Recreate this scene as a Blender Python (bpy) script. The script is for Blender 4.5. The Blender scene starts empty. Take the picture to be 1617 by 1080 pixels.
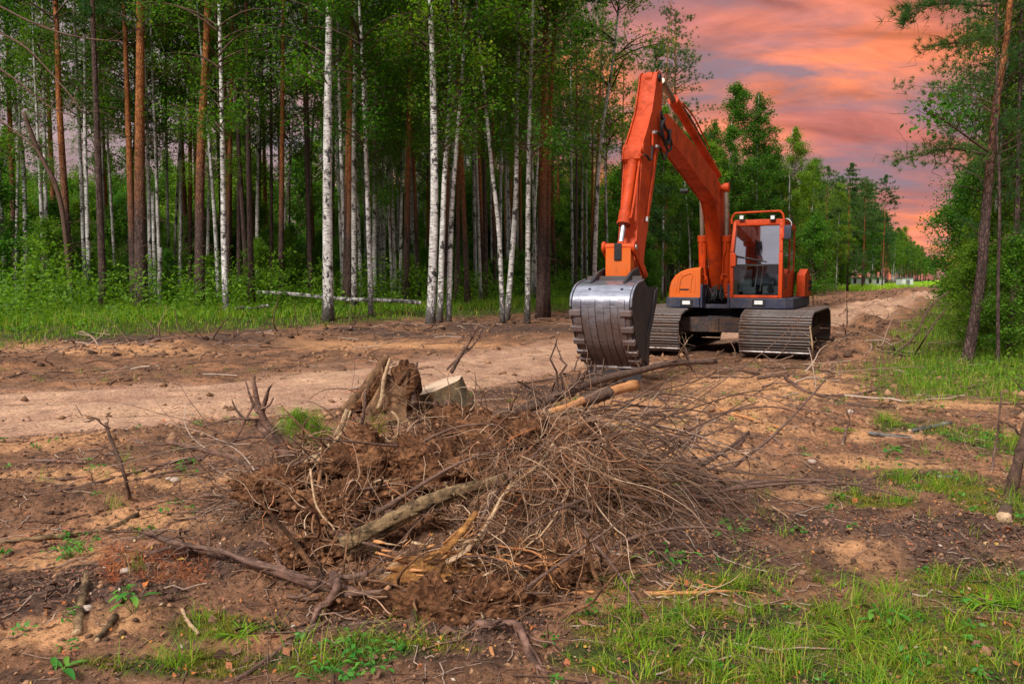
import bpy, bmesh, math, random
import numpy as np
from mathutils import Vector, Matrix, noise as mnoise

random.seed(7)
rng = np.random.default_rng(11)
scene = bpy.context.scene
COL = scene.collection
PI = math.pi

# ------------------------------------------------------------------ camera
CAM_H = 1.45
FPX = 1258.0                       # focal length in pixels of the 1617 px wide photograph
PITCH = math.atan(100.0 / FPX)
cam_data = bpy.data.cameras.new('camera')
cam_data.lens = 36.0 * FPX / 1617.0
cam_data.sensor_width = 36.0
cam_data.clip_start = 0.05
cam_data.clip_end = 3000.0
cam = bpy.data.objects.new('camera', cam_data)
cam.location = (0, 0, CAM_H)
cam.rotation_euler = (PI / 2 - PITCH, 0, 0)
COL.objects.link(cam)
scene.camera = cam

# ------------------------------------------------------------------ world (cloudy evening sky)
SUN_EL, SUN_AZ = math.radians(40), math.radians(212)      # azimuth clockwise from +Y
SKY_STRENGTH = 0.60
world = bpy.data.worlds.new('World')
scene.world = world
world.use_nodes = True
wt = world.node_tree
for n_ in list(wt.nodes):
    wt.nodes.remove(n_)


def N(t, kind, **kw):
    n = t.nodes.new(kind)
    for k, v in kw.items():
        if k.startswith('i_'):
            key = k[2:]
            key = int(key) if key.isdigit() else key.replace('_', ' ')
            n.inputs[key].default_value = v
        else:
            setattr(n, k, v)
    return n


def L(t, a, b):
    t.links.new(a, b)


def ramp(t, fac, stops, interp='LINEAR'):
    r = N(t, 'ShaderNodeValToRGB')
    cr = r.color_ramp
    cr.interpolation = interp
    while len(cr.elements) > 1:
        cr.elements.remove(cr.elements[-1])
    cr.elements[0].position = stops[0][0]
    cr.elements[0].color = tuple(stops[0][1]) + (1,)
    for p, c in stops[1:]:
        e = cr.elements.new(p)
        e.color = tuple(c) + (1,)
    if fac is not None:
        L(t, fac, r.inputs[0])
    return r.outputs[0]


def mixc(t, fac, a, b, mode='MIX'):
    m = N(t, 'ShaderNodeMix', data_type='RGBA', blend_type=mode)
    for sock, v in ((m.inputs[0], fac), (m.inputs[6], a), (m.inputs[7], b)):
        if isinstance(v, (int, float)):
            sock.default_value = v
        elif isinstance(v, (tuple, list)):
            sock.default_value = tuple(v) + (1,) if len(v) == 3 else v
        else:
            L(t, v, sock)
    return m.outputs[2]


def math_(t, op, a, b=None, clamp=False):
    m = N(t, 'ShaderNodeMath', operation=op, use_clamp=clamp)
    for i, v in enumerate((a, b)):
        if v is None:
            continue
        if isinstance(v, (int, float)):
            m.inputs[i].default_value = v
        else:
            L(t, v, m.inputs[i])
    return m.outputs[0]


def g3(v):
    return (v, v, v)


tc = N(wt, 'ShaderNodeTexCoord')
sep = N(wt, 'ShaderNodeSeparateXYZ')
L(wt, tc.outputs['Generated'], sep.inputs[0])
zc = math_(wt, 'MAXIMUM', sep.outputs[2], 0.0)
den = math_(wt, 'ADD', zc, 0.30)
cx = math_(wt, 'DIVIDE', sep.outputs[0], den)
cy = math_(wt, 'DIVIDE', sep.outputs[1], den)
comb = N(wt, 'ShaderNodeCombineXYZ')
L(wt, cx, comb.inputs[0]); L(wt, cy, comb.inputs[1])


def cloud(scale, rotz, stretch, detail, off, rough=0.55, dist=0.4):
    mp = N(wt, 'ShaderNodeMapping')
    mp.inputs['Rotation'].default_value = (0, 0, rotz)
    mp.inputs['Scale'].default_value = (1.0, stretch, 1.0)
    mp.inputs['Location'].default_value = off
    L(wt, comb.outputs[0], mp.inputs[0])
    nz = N(wt, 'ShaderNodeTexNoise', i_Scale=scale, i_Detail=detail, i_Roughness=rough, i_Distortion=dist)
    L(wt, mp.outputs[0], nz.inputs[0])
    return nz.outputs[0]


n_big = cloud(1.15, math.radians(-22), 1.9, 5, (3.1, 1.7, 0))
n_mid = cloud(2.6, math.radians(-18), 2.6, 7, (7.3, 2.2, 0), 0.6, 0.7)
n_grey = cloud(1.7, math.radians(-25), 1.8, 6, (1.1, 9.4, 0), 0.58, 0.5)
base_sun = ramp(wt, zc, [(0.0, (0.40, 0.115, 0.070)), (0.06, (0.42, 0.12, 0.075)), (0.16, (0.36, 0.115, 0.095)),
                         (0.30, (0.29, 0.115, 0.115)), (0.5, (0.27, 0.16, 0.17)), (1.0, (0.45, 0.42, 0.45))])
streak = ramp(wt, n_big, [(0.45, g3(0)), (0.62, g3(1))])
col_a = mixc(wt, streak, base_sun, (0.66, 0.185, 0.090))
fine = ramp(wt, n_mid, [(0.34, g3(0.60)), (0.66, g3(1.22))])
col_b = mixc(wt, 1.0, col_a, fine, 'MULTIPLY')
greym = ramp(wt, n_grey, [(0.44, g3(0)), (0.60, g3(0.9))])
col_c = mixc(wt, greym, col_b, (0.165, 0.125, 0.155))
# away from the glow the cloud deck is a plain pale grey lilac
glow = N(wt, 'ShaderNodeVectorMath', operation='DOT_PRODUCT')
gd = Vector((0.52, 0.83, 0.2)).normalized()
glow.inputs[1].default_value = gd
L(wt, tc.outputs['Generated'], glow.inputs[0])
gmask = ramp(wt, glow.outputs['Value'], [(0.55, g3(0)), (0.93, g3(1))], 'EASE')
deck = ramp(wt, zc, [(0.0, (0.27, 0.185, 0.19)), (0.12, (0.28, 0.19, 0.20)), (0.35, (0.32, 0.27, 0.29)), (0.6, (0.62, 0.61, 0.64)), (1.0, (0.85, 0.86, 0.90))])
deck = mixc(wt, 1.0, deck, ramp(wt, n_mid, [(0.3, g3(0.82)), (0.7, g3(1.15))]), 'MULTIPLY')
sky_cloud = mixc(wt, gmask, deck, col_c)
nish = N(wt, 'ShaderNodeTexSky', sky_type='NISHITA')
nish.sun_disc = False
nish.sun_elevation = SUN_EL
nish.sun_rotation = SUN_AZ
nishs = mixc(wt, 1.0, nish.outputs[0], (0.1, 0.1, 0.1), 'MULTIPLY')
holes = ramp(wt, n_grey, [(0.60, g3(0)), (0.80, g3(0.35))])
sky_all = mixc(wt, holes, sky_cloud, nishs)
bg = N(wt, 'ShaderNodeBackground')
bg.inputs['Strength'].default_value = SKY_STRENGTH
L(wt, sky_all, bg.inputs[0])
wo = N(wt, 'ShaderNodeOutputWorld')
L(wt, bg.outputs[0], wo.inputs[0])

# ------------------------------------------------------------------ sun behind thin cloud
sd = bpy.data.lights.new('sun', 'SUN')
sd.energy = 1.5
sd.angle = math.radians(10)
sd.color = (1.0, 0.95, 0.87)
so = bpy.data.objects.new('sun', sd)
sdir = Vector((math.sin(SUN_AZ) * math.cos(SUN_EL), math.cos(SUN_AZ) * math.cos(SUN_EL), math.sin(SUN_EL)))
so.rotation_euler = sdir.to_track_quat('Z', 'Y').to_euler()
so.location = (0, 0, 30)
COL.objects.link(so)
scene.view_settings.view_transform = 'Standard'
scene.view_settings.look = 'None'
scene.view_settings.gamma = 1.0
scene.view_settings.use_curve_mapping = False
scene.view_settings.exposure = 1.55
try:
    scene.cycles.max_bounces = 6
    scene.cycles.diffuse_bounces = 3
    scene.cycles.transparent_max_bounces = 8
    scene.cycles.use_denoising = True
except Exception:
    pass

# ------------------------------------------------------------------ picture <-> place
SP, CP = math.sin(PITCH), math.cos(PITCH)


def ray(px, py):
    x = (px - 808.5) / FPX
    y = -(py - 540.0) / FPX
    return x, CP + y * SP, -SP + y * CP


def at(px, py, Y):
    dx, dy, dz = ray(px, py)
    t = Y / dy
    return Vector((dx * t, Y, CAM_H + dz * t))


# ------------------------------------------------------------------ numpy noise
_perm = np.random.default_rng(5).permutation(512)
_perm = np.concatenate([_perm, _perm, _perm])
_ga = np.random.default_rng(6).uniform(0, 2 * PI, 512)
_gx, _gy = np.cos(_ga), np.sin(_ga)


def gnoise(x, y):
    xi = np.floor(x).astype(np.int64); yi = np.floor(y).astype(np.int64)
    xf = x - xi; yf = y - yi
    xi &= 511; yi &= 511
    u = xf * xf * xf * (xf * (xf * 6 - 15) + 10); v = yf * yf * yf * (yf * (yf * 6 - 15) + 10)

    def g(ix, iy, dx, dy):
        h = _perm[_perm[ix & 511] + (iy & 511)]
        return _gx[h] * dx + _gy[h] * dy
    a = g(xi, yi, xf, yf); b = g(xi + 1, yi, xf - 1, yf)
    c = g(xi, yi + 1, xf, yf - 1); d = g(xi + 1, yi + 1, xf - 1, yf - 1)
    return (a + u * (b - a) + v * (c - a) + u * v * (a - b - c + d)) * 1.5


def fbm(x, y, f, octv=4, gain=0.5, off=0.0):
    s = np.zeros(np.shape(x)); a = 1.0; t = 0
    for k in range(octv):
        s = s + a * gnoise(x * f + 17.3 * k + off, y * f - 9.1 * k + off * 1.7)
        t += a; a *= gain; f *= 2.03
    return s / t


def billow(x, y, f, octv=3, gain=0.5, off=0.0):
    s = np.zeros(np.shape(x)); a = 1.0; t = 0
    for k in range(octv):
        s = s + a * np.abs(gnoise(x * f + 11.7 * k + off, y * f - 5.1 * k + off))
        t += a; a *= gain; f *= 2.1
    return s / t


def sst(a, b, x):
    t = np.clip((x - a) / (b - a), 0, 1)
    return t * t * (3 - 2 * t)


# ------------------------------------------------------------------ the lie of the land
EDGE_Y = np.array([-20, 0, 13, 18.0, 22.5, 30, 45, 69, 126, 450, 900])
EDGE_X = np.array([-32, -20, -11.5, -8.6, -5.2, 1.0, 10.5, 24.0, 57, 234, 483])


def left_n(X, Y):                 # >0 clearing, <0 inside the left forest
    return X - np.interp(Y, EDGE_Y, EDGE_X)


def right_n(X, Y):                # >0 inside the right forest
    return X - (0.55 * Y + 0.2 + 1.5 * sst(12, 5, Y))


def flat(px, py):
    Y = CAM_H * FPX / (py - 440.0)
    return ((px - 808.5) / FPX * Y, Y)


ROAD = np.array([(-30, 3.0), (-14, 8.6), flat(0, 645), flat(300, 628), flat(560, 603), flat(760, 575), flat(900, 553), flat(1060, 532),
                 (9.5, 25.0), flat(1330, 500), flat(1405, 478), (33, 58), (48, 84), (220, 396)])


def road_d(X, Y):
    best = np.full(np.shape(X), 1e9)
    for (ax, ay), (bx, by) in zip(ROAD[:-1], ROAD[1:]):
        vx, vy = bx - ax, by - ay
        t = np.clip(((X - ax) * vx + (Y - ay) * vy) / (vx * vx + vy * vy), 0, 1)
        best = np.minimum(best, np.hypot(X - ax - t * vx, Y - ay - t * vy))
    return best


MOUNDS = [  # x, y, sx, sy, amp
    (-0.45, 4.75, 0.80, 0.62, 0.42), (0.35, 4.6, 0.75, 0.50, 0.22), (-0.15, 3.85, 0.62, 0.32, 0.16), (0.45, 4.0, 0.4, 0.3, 0.12), (-0.85, 5.35, 0.45, 0.45, 0.22), (0.05, 5.5, 0.7, 0.4, 0.20),
    (1.55, 6.6, 1.0, 0.9, 0.20), (2.6, 8.6, 1.5, 0.8, 0.16), (0.9, 8.2, 0.9, 0.6, 0.14), (3.5, 7.2, 0.8, 0.9, 0.08),
    (-1.9, 3.6, 0.7, 0.5, 0.07), (-2.9, 5.2, 0.9, 0.6, 0.08), (1.9, 4.1, 0.6, 0.35, 0.07),
]
for _px, _py, _s, _a in [(1345, 560, .8, .30), (1330, 528, .8, .22), (1375, 520, 1.0, .42), (1400, 498, 1.5, .50), (1425, 483, 2.2, .6),
                         (1440, 472, 3.0, .7), (1470, 462, 4.0, .8), (1385, 545, .7, .30), (1240, 466, 1.6, .30), (1310, 462, 2.6, .35), (1370, 460, 3.0, .4),
                         (1190, 600, .8, .12), (1330, 600, 1.2, .10)]:
    _x, _y = flat(_px, _py)
    MOUNDS.append((_x, _y, _s, _s * 1.3, _a))


def height(X, Y, fine=True):
    X = np.asarray(X, float); Y = np.asarray(Y, float)
    ln = left_n(X, Y); rn = right_n(X, Y); rd = road_d(X, Y)
    z = 0.36 * sst(1.8, -2.0, ln) + 0.010 * np.clip(-ln, 0, 60) + 0.12 * sst(-0.5, 2.5, rn)
    z = z + 0.05 * fbm(X, Y, 0.35, 3)
    berm = 0.20 * np.exp(-((ln - 2.6) / 1.1) ** 2) * sst(40, 15, Y) * (0.6 + 0.9 * billow(X, Y, 0.8, 2))
    z = z + berm
    z = z - 0.06 * sst(2.2, 1.4, rd)
    ex = np.zeros_like(z)
    for mx, my, sx, sy, a in MOUNDS:
        ex += a * np.exp(-((X - mx) / sx) ** 2 - ((Y - my) / sy) ** 2)
    z = z + ex * (0.85 + 0.5 * fbm(X, Y, 1.7, 3, off=3.3))
    rough = sst(1.4, 2.6, rd) * sst(-0.6, 0.6, ln) * (1 - 0.6 * sst(-0.5, 1.0, rn))
    z = z + rough * 0.07 * (billow(X, Y, 1.3, 3, off=2.0) - 0.25)
    if fine:
        patch = sst(-0.15, 0.35, fbm(X, Y, 0.9, 2, off=8.0))
        near = sst(60, 20, Y)
        amp = near * (0.004 + rough * (0.016 + 0.036 * patch) + 0.07 * np.clip(ex, 0, .5) * np.where(Y < 7, 1.0, 3.0))
        z = z + amp * (1.9 * (billow(X, Y, 5.5, 4, 0.62, off=5.0) * sst(12, 7, Y) + billow(X, Y, 1.6, 4, 0.62, off=5.0) * sst(7, 12, Y)) - 0.5)
        # tyre and crawler ruts along the road
        z = z + near * sst(2.0, 1.3, rd) * 0.022 * (np.sin(rd * 7.0 + 2.0 * fbm(X, Y, 0.4, 2)) + .4 * np.sin(rd * 23.0 + 3 * fbm(X, Y, 0.8, 2)))
        z = z + near * 0.006 * fbm(X, Y, 24.0, 2, off=1.0)
    return z


def hz(x, y, fine=True):
    return float(height(np.array([x]), np.array([y]), fine)[0])


def gnd(px, py, dz=0.0):
    """ground point seen at a pixel of the photograph"""
    dx, dy, dz_ = ray(px, py)
    Ys = np.concatenate([np.linspace(2.2, 12, 400), np.geomspace(12, 400, 700)[1:]])
    Xs = dx / dy * Ys
    Zs = CAM_H + dz_ / dy * Ys
    H = height(Xs, Ys, False) + dz
    hit = np.nonzero(Zs <= H)[0]
    i = hit[0] if len(hit) else len(Ys) - 1
    return Vector((Xs[i], Ys[i], H[i]))


# ------------------------------------------------------------------ object helpers
def tag(o, label=None, cat=None, group=None, kind=None):
    if label:
        o['label'] = label
    if cat:
        o['category'] = cat
    if group:
        o['group'] = group
    if kind:
        o['kind'] = kind
    return o


def empty(name, loc, rz=0.0):
    o = bpy.data.objects.new(name, None)
    o.location = loc
    o.rotation_euler = (0, 0, rz)
    o.empty_display_size = 0.2
    COL.objects.link(o)
    return o


def link(name, me, parent=None, mats=None):
    if mats is not None and not me.materials:
        for m in (mats if isinstance(mats, (list, tuple)) else [mats]):
            me.materials.append(m)
    o = bpy.data.objects.new(name, me)
    COL.objects.link(o)
    if parent:
        o.parent = parent
    return o


def np_mesh(name, verts, faces, smooth=False):
    """verts (n,3); faces (m,3) or (m,4)"""
    me = bpy.data.meshes.new(name)
    verts = np.ascontiguousarray(verts, dtype=np.float32); faces = np.ascontiguousarray(faces, dtype=np.int32)
    k = faces.shape[1]
    me.vertices.add(len(verts)); me.vertices.foreach_set('co', verts.ravel())
    me.loops.add(faces.size); me.loops.foreach_set('vertex_index', faces.ravel())
    me.polygons.add(len(faces))
    me.polygons.foreach_set('loop_start', np.arange(0, faces.size, k, dtype=np.int32))
    if smooth:
        me.polygons.foreach_set('use_smooth', np.ones(len(faces), dtype=bool))
    me.update(calc_edges=True)
    return me


def np_join(parts):
    vs, fs, o = [], [], 0
    for v, f in parts:
        vs.append(v); fs.append(f + o); o += len(v)
    return np.concatenate(vs), np.concatenate(fs)


class MB:
    def __init__(s):
        s.v = []; s.f = []; s.m = []

    def add(s, vs, fs, mi=0):
        o = len(s.v)
        s.v += [tuple(p) for p in vs]
        s.f += [tuple(i + o for i in f) for f in fs]
        s.m += [mi] * len(fs)
        return s

    def box(s, x0, x1, y0, y1, z0, z1, mi=0):
        vs = [(x, y, z) for x in (x0, x1) for y in (y0, y1) for z in (z0, z1)]
        return s.add(vs, [(0, 1, 3, 2), (4, 6, 7, 5), (0, 4, 5, 1), (2, 3, 7, 6), (0, 2, 6, 4), (1, 5, 7, 3)], mi)

    def obox(s, c, ax, h, mi=0):
        c = Vector(c)
        vs = []
        for i in (-1, 1):
            for j in (-1, 1):
                for k in (-1, 1):
                    vs.append(c + ax[0] * (h[0] * i) + ax[1] * (h[1] * j) + ax[2] * (h[2] * k))
        return s.add(vs, [(0, 1, 3, 2), (4, 6, 7, 5), (0, 4, 5, 1), (2, 3, 7, 6), (0, 2, 6, 4), (1, 5, 7, 3)], mi)

    def tube(s, pts, rad, sides=10, rough=0.0, capm=0, mi=0, rnd=random, closed=True, flat_=1.0):
        pts = [Vector(p) for p in pts]
        n = len(pts)
        if not isinstance(rad, (list, tuple)):
            rad = [rad] * n
        t0 = (pts[1] - pts[0]).normalized()
        u = t0.orthogonal().normalized()
        vs = []
        ph = [1 + rough * rnd.uniform(-1, 1) for _ in range(sides)]
        for i, p in enumerate(pts):
            t = ((pts[min(i + 1, n - 1)] - pts[max(i - 1, 0)])).normalized()
            u = (u - t * u.dot(t)).normalized()
            w = t.cross(u)
            for k in range(sides):
                a = 2 * PI * k / sides
                r = rad[i] * ph[k] * (1 + rough * 0.6 * rnd.uniform(-1, 1))
                vs.append(p + (u * math.cos(a) + w * (math.sin(a) * flat_)) * r)
        fs = []
        for i in range(n - 1):
            for k in range(sides):
                k2 = (k + 1) % sides
                fs.append((i * sides + k, i * sides + k2, (i + 1) * sides + k2, (i + 1) * sides + k))
        s.add(vs, fs, mi)
        if closed:
            o = len(s.v) - len(vs)
            s.f.append(tuple(o + k for k in reversed(range(sides)))); s.m.append(capm)
            s.f.append(tuple(o + (n - 1) * sides + k for k in range(sides))); s.m.append(capm)
        return s

    def cyl(s, a, b, r, sides=16, mi=0, capm=None):
        return s.tube([a, b], [r, r], sides, 0, mi if capm is None else capm, mi)

    def prism(s, loop_a, loop_b, mi=0, caps=True):
        n = len(loop_a)
        vs = list(loop_a) + list(loop_b)
        fs = [(i, (i + 1) % n, n + (i + 1) % n, n + i) for i in range(n)]
        if caps:
            fs += [tuple(reversed(range(n))), tuple(range(n, 2 * n))]
        return s.add(vs, fs, mi)

    def build(s, name, mats, parent=None, smooth=False, bevel=0.0, weld=False):
        me = bpy.data.meshes.new(name)
        me.from_pydata([tuple(v) for v in s.v], [], s.f)
        mats = mats if isinstance(mats, (list, tuple)) else [mats]
        for m in mats:
            me.materials.append(m)
        if any(s.m):
            me.polygons.foreach_set('material_index', s.m)
        bm = bmesh.new(); bm.from_mesh(me)
        if weld:
            bmesh.ops.remove_doubles(bm, verts=bm.verts, dist=1e-5)
        bmesh.ops.recalc_face_normals(bm, faces=bm.faces)
        if bevel > 0:
            es = [e for e in bm.edges if len(e.link_faces) == 2 and e.calc_face_angle(0) > 0.5]
            bmesh.ops.bevel(bm, geom=es, offset=bevel, segments=2, affect='EDGES', profile=0.6, clamp_overlap=True)
        bm.to_mesh(me); bm.free()
        if smooth:
            me.polygons.foreach_set('use_smooth', [True] * len(me.polygons))
            if smooth != 'all':
                me.set_sharp_from_angle(angle=math.radians(38))
        me.update()
        o = bpy.data.objects.new(name, me)
        COL.objects.link(o)
        if parent:
            o.parent = parent
        return o


def tubes_np(P, R, sides=4):
    """P (N,K,3) polylines, R (N,K) radii -> verts, quads"""
    Nn, K, _ = P.shape
    T = np.gradient(P, axis=1)
    T /= np.linalg.norm(T, axis=2, keepdims=True) + 1e-9
    ref = rng.normal(size=(Nn, 1, 3))
    U = np.cross(T, ref); U /= np.linalg.norm(U, axis=2, keepdims=True) + 1e-9
    W = np.cross(T, U)
    a = np.arange(sides) * 2 * PI / sides
    V = P[:, :, None, :] + R[:, :, None, None] * (U[:, :, None, :] * np.cos(a)[None, None, :, None] + W[:, :, None, :] * np.sin(a)[None, None, :, None])
    idx = np.arange(Nn * K * sides).reshape(Nn, K, sides)
    nx = np.roll(idx, -1, axis=2)
    F = np.stack([idx[:, :-1], nx[:, :-1], nx[:, 1:], idx[:, 1:]], axis=-1).reshape(-1, 4)
    return V.reshape(-1, 3), F


def catmull(pts, per=5):
    pts = [Vector(p) for p in pts]
    if len(pts) < 3:
        a, b = pts[0], pts[-1]
        return [a.lerp(b, i / per) for i in range(per + 1)]
    q = [pts[0] * 2 - pts[1]] + pts + [pts[-1] * 2 - pts[-2]]
    out = []
    for i in range(1, len(q) - 2):
        for k in range(per):
            t = k / per
            a, b, c, d = q[i - 1], q[i], q[i + 1], q[i + 2]
            out.append(0.5 * ((2 * b) + (c - a) * t + (2 * a - 5 * b + 4 * c - d) * t * t + (3 * b - a - 3 * c + d) * t ** 3))
    out.append(pts[-1])
    return out


# ------------------------------------------------------------------ materials
def mat(name):
    m = bpy.data.materials.new(name)
    m.use_nodes = True
    t = m.node_tree
    b = t.nodes['Principled BSDF']
    return m, t, b


def texco(t, kind='Object', scale=(1, 1, 1)):
    c = N(t, 'ShaderNodeTexCoord')
    mp = N(t, 'ShaderNodeMapping')
    mp.inputs['Scale'].default_value = scale
    L(t, c.outputs[kind], mp.inputs[0])
    return mp.outputs[0]


def noise_(t, vec, scale, detail=4, rough=0.55, dist=0.0):
    n = N(t, 'ShaderNodeTexNoise', i_Scale=scale, i_Detail=detail, i_Roughness=rough, i_Distortion=dist)
    L(t, vec, n.inputs[0])
    return n.outputs[0]


def bump_(t, b, h, strength, dist):
    bp = N(t, 'ShaderNodeBump', i_Strength=strength, i_Distance=dist)
    L(t, h, bp.inputs['Height'])
    L(t, bp.outputs[0], b.inputs['Normal'])
    return bp


def mat_ground():
    m, t, b = mat('soil and turf')
    at_ = N(t, 'ShaderNodeAttribute', attribute_name='soil')
    co = texco(t)
    n1 = noise_(t, co, 3.0, 6, 0.65)
    n2 = noise_(t, co, 26.0, 6, 0.7)
    n3 = noise_(t, co, 140.0, 3, 0.6)
    c = mixc(t, 1.0, at_.outputs['Color'], ramp(t, n1, [(0.3, g3(0.72)), (0.7, g3(1.25))]), 'MULTIPLY')
    c = mixc(t, 1.0, c, ramp(t, n2, [(0.28, (0.30, 0.26, 0.24)), (0.5, g3(1.0)), (0.75, g3(1.45))]), 'MULTIPLY')
    c = mixc(t, 1.0, c, ramp(t, n3, [(0.3, g3(0.7)), (0.7, g3(1.3))]), 'MULTIPLY')
    L(t, c, b.inputs['Base Color'])
    b.inputs['Roughness'].default_value = 0.95
    b.inputs['Specular IOR Level'].default_value = 0.15
    s = math_(t, 'ADD', math_(t, 'MULTIPLY', n2, 1.0), math_(t, 'MULTIPLY', n3, 0.35))
    bump_(t, b, s, 0.9, 0.03)
    return m


def mat_birch():
    m, t, b = mat('birch bark')
    co = texco(t, 'Object', (5, 5, 30))
    lent = ramp(t, noise_(t, co, 1.3, 4, 0.6, 0.3), [(0.53, g3(0)), (0.59, g3(1))])
    co2 = texco(t, 'Object', (3, 3, 2.2))
    blot = ramp(t, noise_(t, co2, 1.6, 5, 0.65), [(0.545, g3(0)), (0.60, g3(1))])
    c0 = ramp(t, noise_(t, texco(t, 'Object', (8, 8, 4)), 1.0, 3), [(0.3, (0.42, 0.39, 0.36)), (0.7, (0.78, 0.75, 0.72))])
    c = mixc(t, lent, c0, (0.06, 0.05, 0.045))
    c = mixc(t, blot, c, (0.035, 0.03, 0.028))
    sep_ = N(t, 'ShaderNodeSeparateXYZ')
    L(t, texco(t), sep_.inputs[0])
    zz = math_(t, 'MULTIPLY', sep_.outputs[2], 0.9)
    nn = noise_(t, texco(t, 'Object', (6, 6, 2)), 2.0, 4, 0.7)
    low = math_(t, 'LESS_THAN', zz, math_(t, 'MULTIPLY', math_(t, 'SUBTRACT', nn, 0.33), 4.5))
    c = mixc(t, math_(t, 'MULTIPLY', low, 0.85), c, (0.05, 0.042, 0.036))
    oi = N(t, 'ShaderNodeObjectInfo')
    c = mixc(t, 1.0, c, ramp(t, oi.outputs['Random'], [(0.0, (0.60, 0.58, 0.56)), (0.5, g3(0.85)), (1.0, g3(1.0))]), 'MULTIPLY')
    L(t, c, b.inputs['Base Color'])
    b.inputs['Roughness'].default_value = 0.75
    bump_(t, b, noise_(t, co, 1.3, 4, 0.6, 0.3), 0.3, 0.02)
    return m


def mat_pine(z_lo, z_hi):
    m, t, b = mat('pine bark')
    sep_ = N(t, 'ShaderNodeSeparateXYZ')
    L(t, texco(t), sep_.inputs[0])
    nn = noise_(t, texco(t, 'Object', (1.5, 1.5, 0.8)), 1.2, 3)
    h = math_(t, 'ADD', sep_.outputs[2], math_(t, 'MULTIPLY', nn, 3.0))
    mr = N(t, 'ShaderNodeMapRange')
    mr.inputs['From Min'].default_value = z_lo + 1.2
    mr.inputs['From Max'].default_value = z_hi + 1.8
    L(t, h, mr.inputs[0])
    vor = N(t, 'ShaderNodeTexVoronoi', i_Scale=1.0, feature='DISTANCE_TO_EDGE')
    L(t, texco(t, 'Object', (22, 22, 7)), vor.inputs[0])
    crack = ramp(t, vor.outputs[0], [(0.0, g3(0.35)), (0.18, g3(1.1))])
    dark = ramp(t, noise_(t, texco(t, 'Object', (9, 9, 3)), 1.5, 4), [(0.3, (0.045, 0.028, 0.024)), (0.7, (0.13, 0.08, 0.068))])
    org = ramp(t, noise_(t, texco(t, 'Object', (6, 6, 3)), 1.5, 4), [(0.3, (0.20, 0.062, 0.02)), (0.7, (0.44, 0.17, 0.055))])
    c = mixc(t, mr.outputs[0], dark, org)
    c = mixc(t, 1.0, c, crack, 'MULTIPLY')
    L(t, c, b.inputs['Base Color'])
    b.inputs['Roughness'].default_value = 0.9
    b.inputs['Specular IOR Level'].default_value = 0.2
    bump_(t, b, vor.outputs[0], 0.7, 0.04)
    return m


def mat_leaf(name, stops, trans=0.45, rough=0.6, obj_var=0.25):
    m = bpy.data.materials.new(name)
    m.use_nodes = True
    t = m.node_tree
    b = t.nodes['Principled BSDF']
    geo = N(t, 'ShaderNodeNewGeometry')
    oi = N(t, 'ShaderNodeObjectInfo')
    r = geo.outputs['Random Per Island']
    c = ramp(t, r, stops)
    hsv = N(t, 'ShaderNodeHueSaturation')
    L(t, c, hsv.inputs['Color'])
    v = math_(t, 'ADD', math_(t, 'MULTIPLY', oi.outputs['Random'], obj_var * 2), 1 - obj_var)
    L(t, v, hsv.inputs['Value'])
    hh = math_(t, 'ADD', math_(t, 'MULTIPLY', oi.outputs['Random'], -0.05), 0.515)
    L(t, hh, hsv.inputs['Hue'])
    L(t, hsv.outputs[0], b.inputs['Base Color'])
    b.inputs['Roughness'].default_value = rough
    b.inputs['Specular IOR Level'].default_value = 0.25
    tr = N(t, 'ShaderNodeBsdfTranslucent')
    c2 = mixc(t, 1.0, hsv.outputs[0], (1.5, 1.6, 0.6), 'MULTIPLY')
    L(t, c2, tr.inputs[0])
    mx = N(t, 'ShaderNodeMixShader', i_0=trans)
    L(t, b.outputs[0], mx.inputs[1]); L(t, tr.outputs[0], mx.inputs[2])
    L(t, mx.outputs[0], t.nodes['Material Output'].inputs[0])
    return m


def mat_wood(name, lo, hi, sc=(14, 14, 14), bump=0.5, rough=0.85, dark=None, dscale=4.0):
    m, t, b = mat(name)
    co = texco(t, 'Object', sc)
    n1 = noise_(t, co, 1.0, 6, 0.65, 0.4)
    c = ramp(t, n1, [(0.28, lo), (0.72, hi)])
    if dark:
        n2 = noise_(t, texco(t), dscale, 5, 0.6)
        c = mixc(t, ramp(t, n2, [(0.46, g3(0)), (0.6, g3(0.85))]), c, dark)
    n3 = noise_(t, texco(t), 90, 4, 0.7)
    c = mixc(t, 1.0, c, ramp(t, n3, [(0.3, g3(0.6)), (0.7, g3(1.3))]), 'MULTIPLY')
    L(t, c, b.inputs['Base Color'])
    b.inputs['Roughness'].default_value = rough
    b.inputs['Specular IOR Level'].default_value = 0.2
    bump_(t, b, math_(t, 'ADD', n1, math_(t, 'MULTIPLY', n3, 0.5)), bump, 0.015)
    return m


def mat_island(name, stops, rough=0.85, spec=0.2):
    m, t, b = mat(name)
    geo = N(t, 'ShaderNodeNewGeometry')
    c = ramp(t, geo.outputs['Random Per Island'], stops)
    n3 = noise_(t, texco(t), 60, 4, 0.7)
    c = mixc(t, 1.0, c, ramp(t, n3, [(0.3, g3(0.65)), (0.7, g3(1.3))]), 'MULTIPLY')
    L(t, c, b.inputs['Base Color'])
    b.inputs['Roughness'].default_value = rough
    b.inputs['Specular IOR Level'].default_value = spec
    return m


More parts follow.
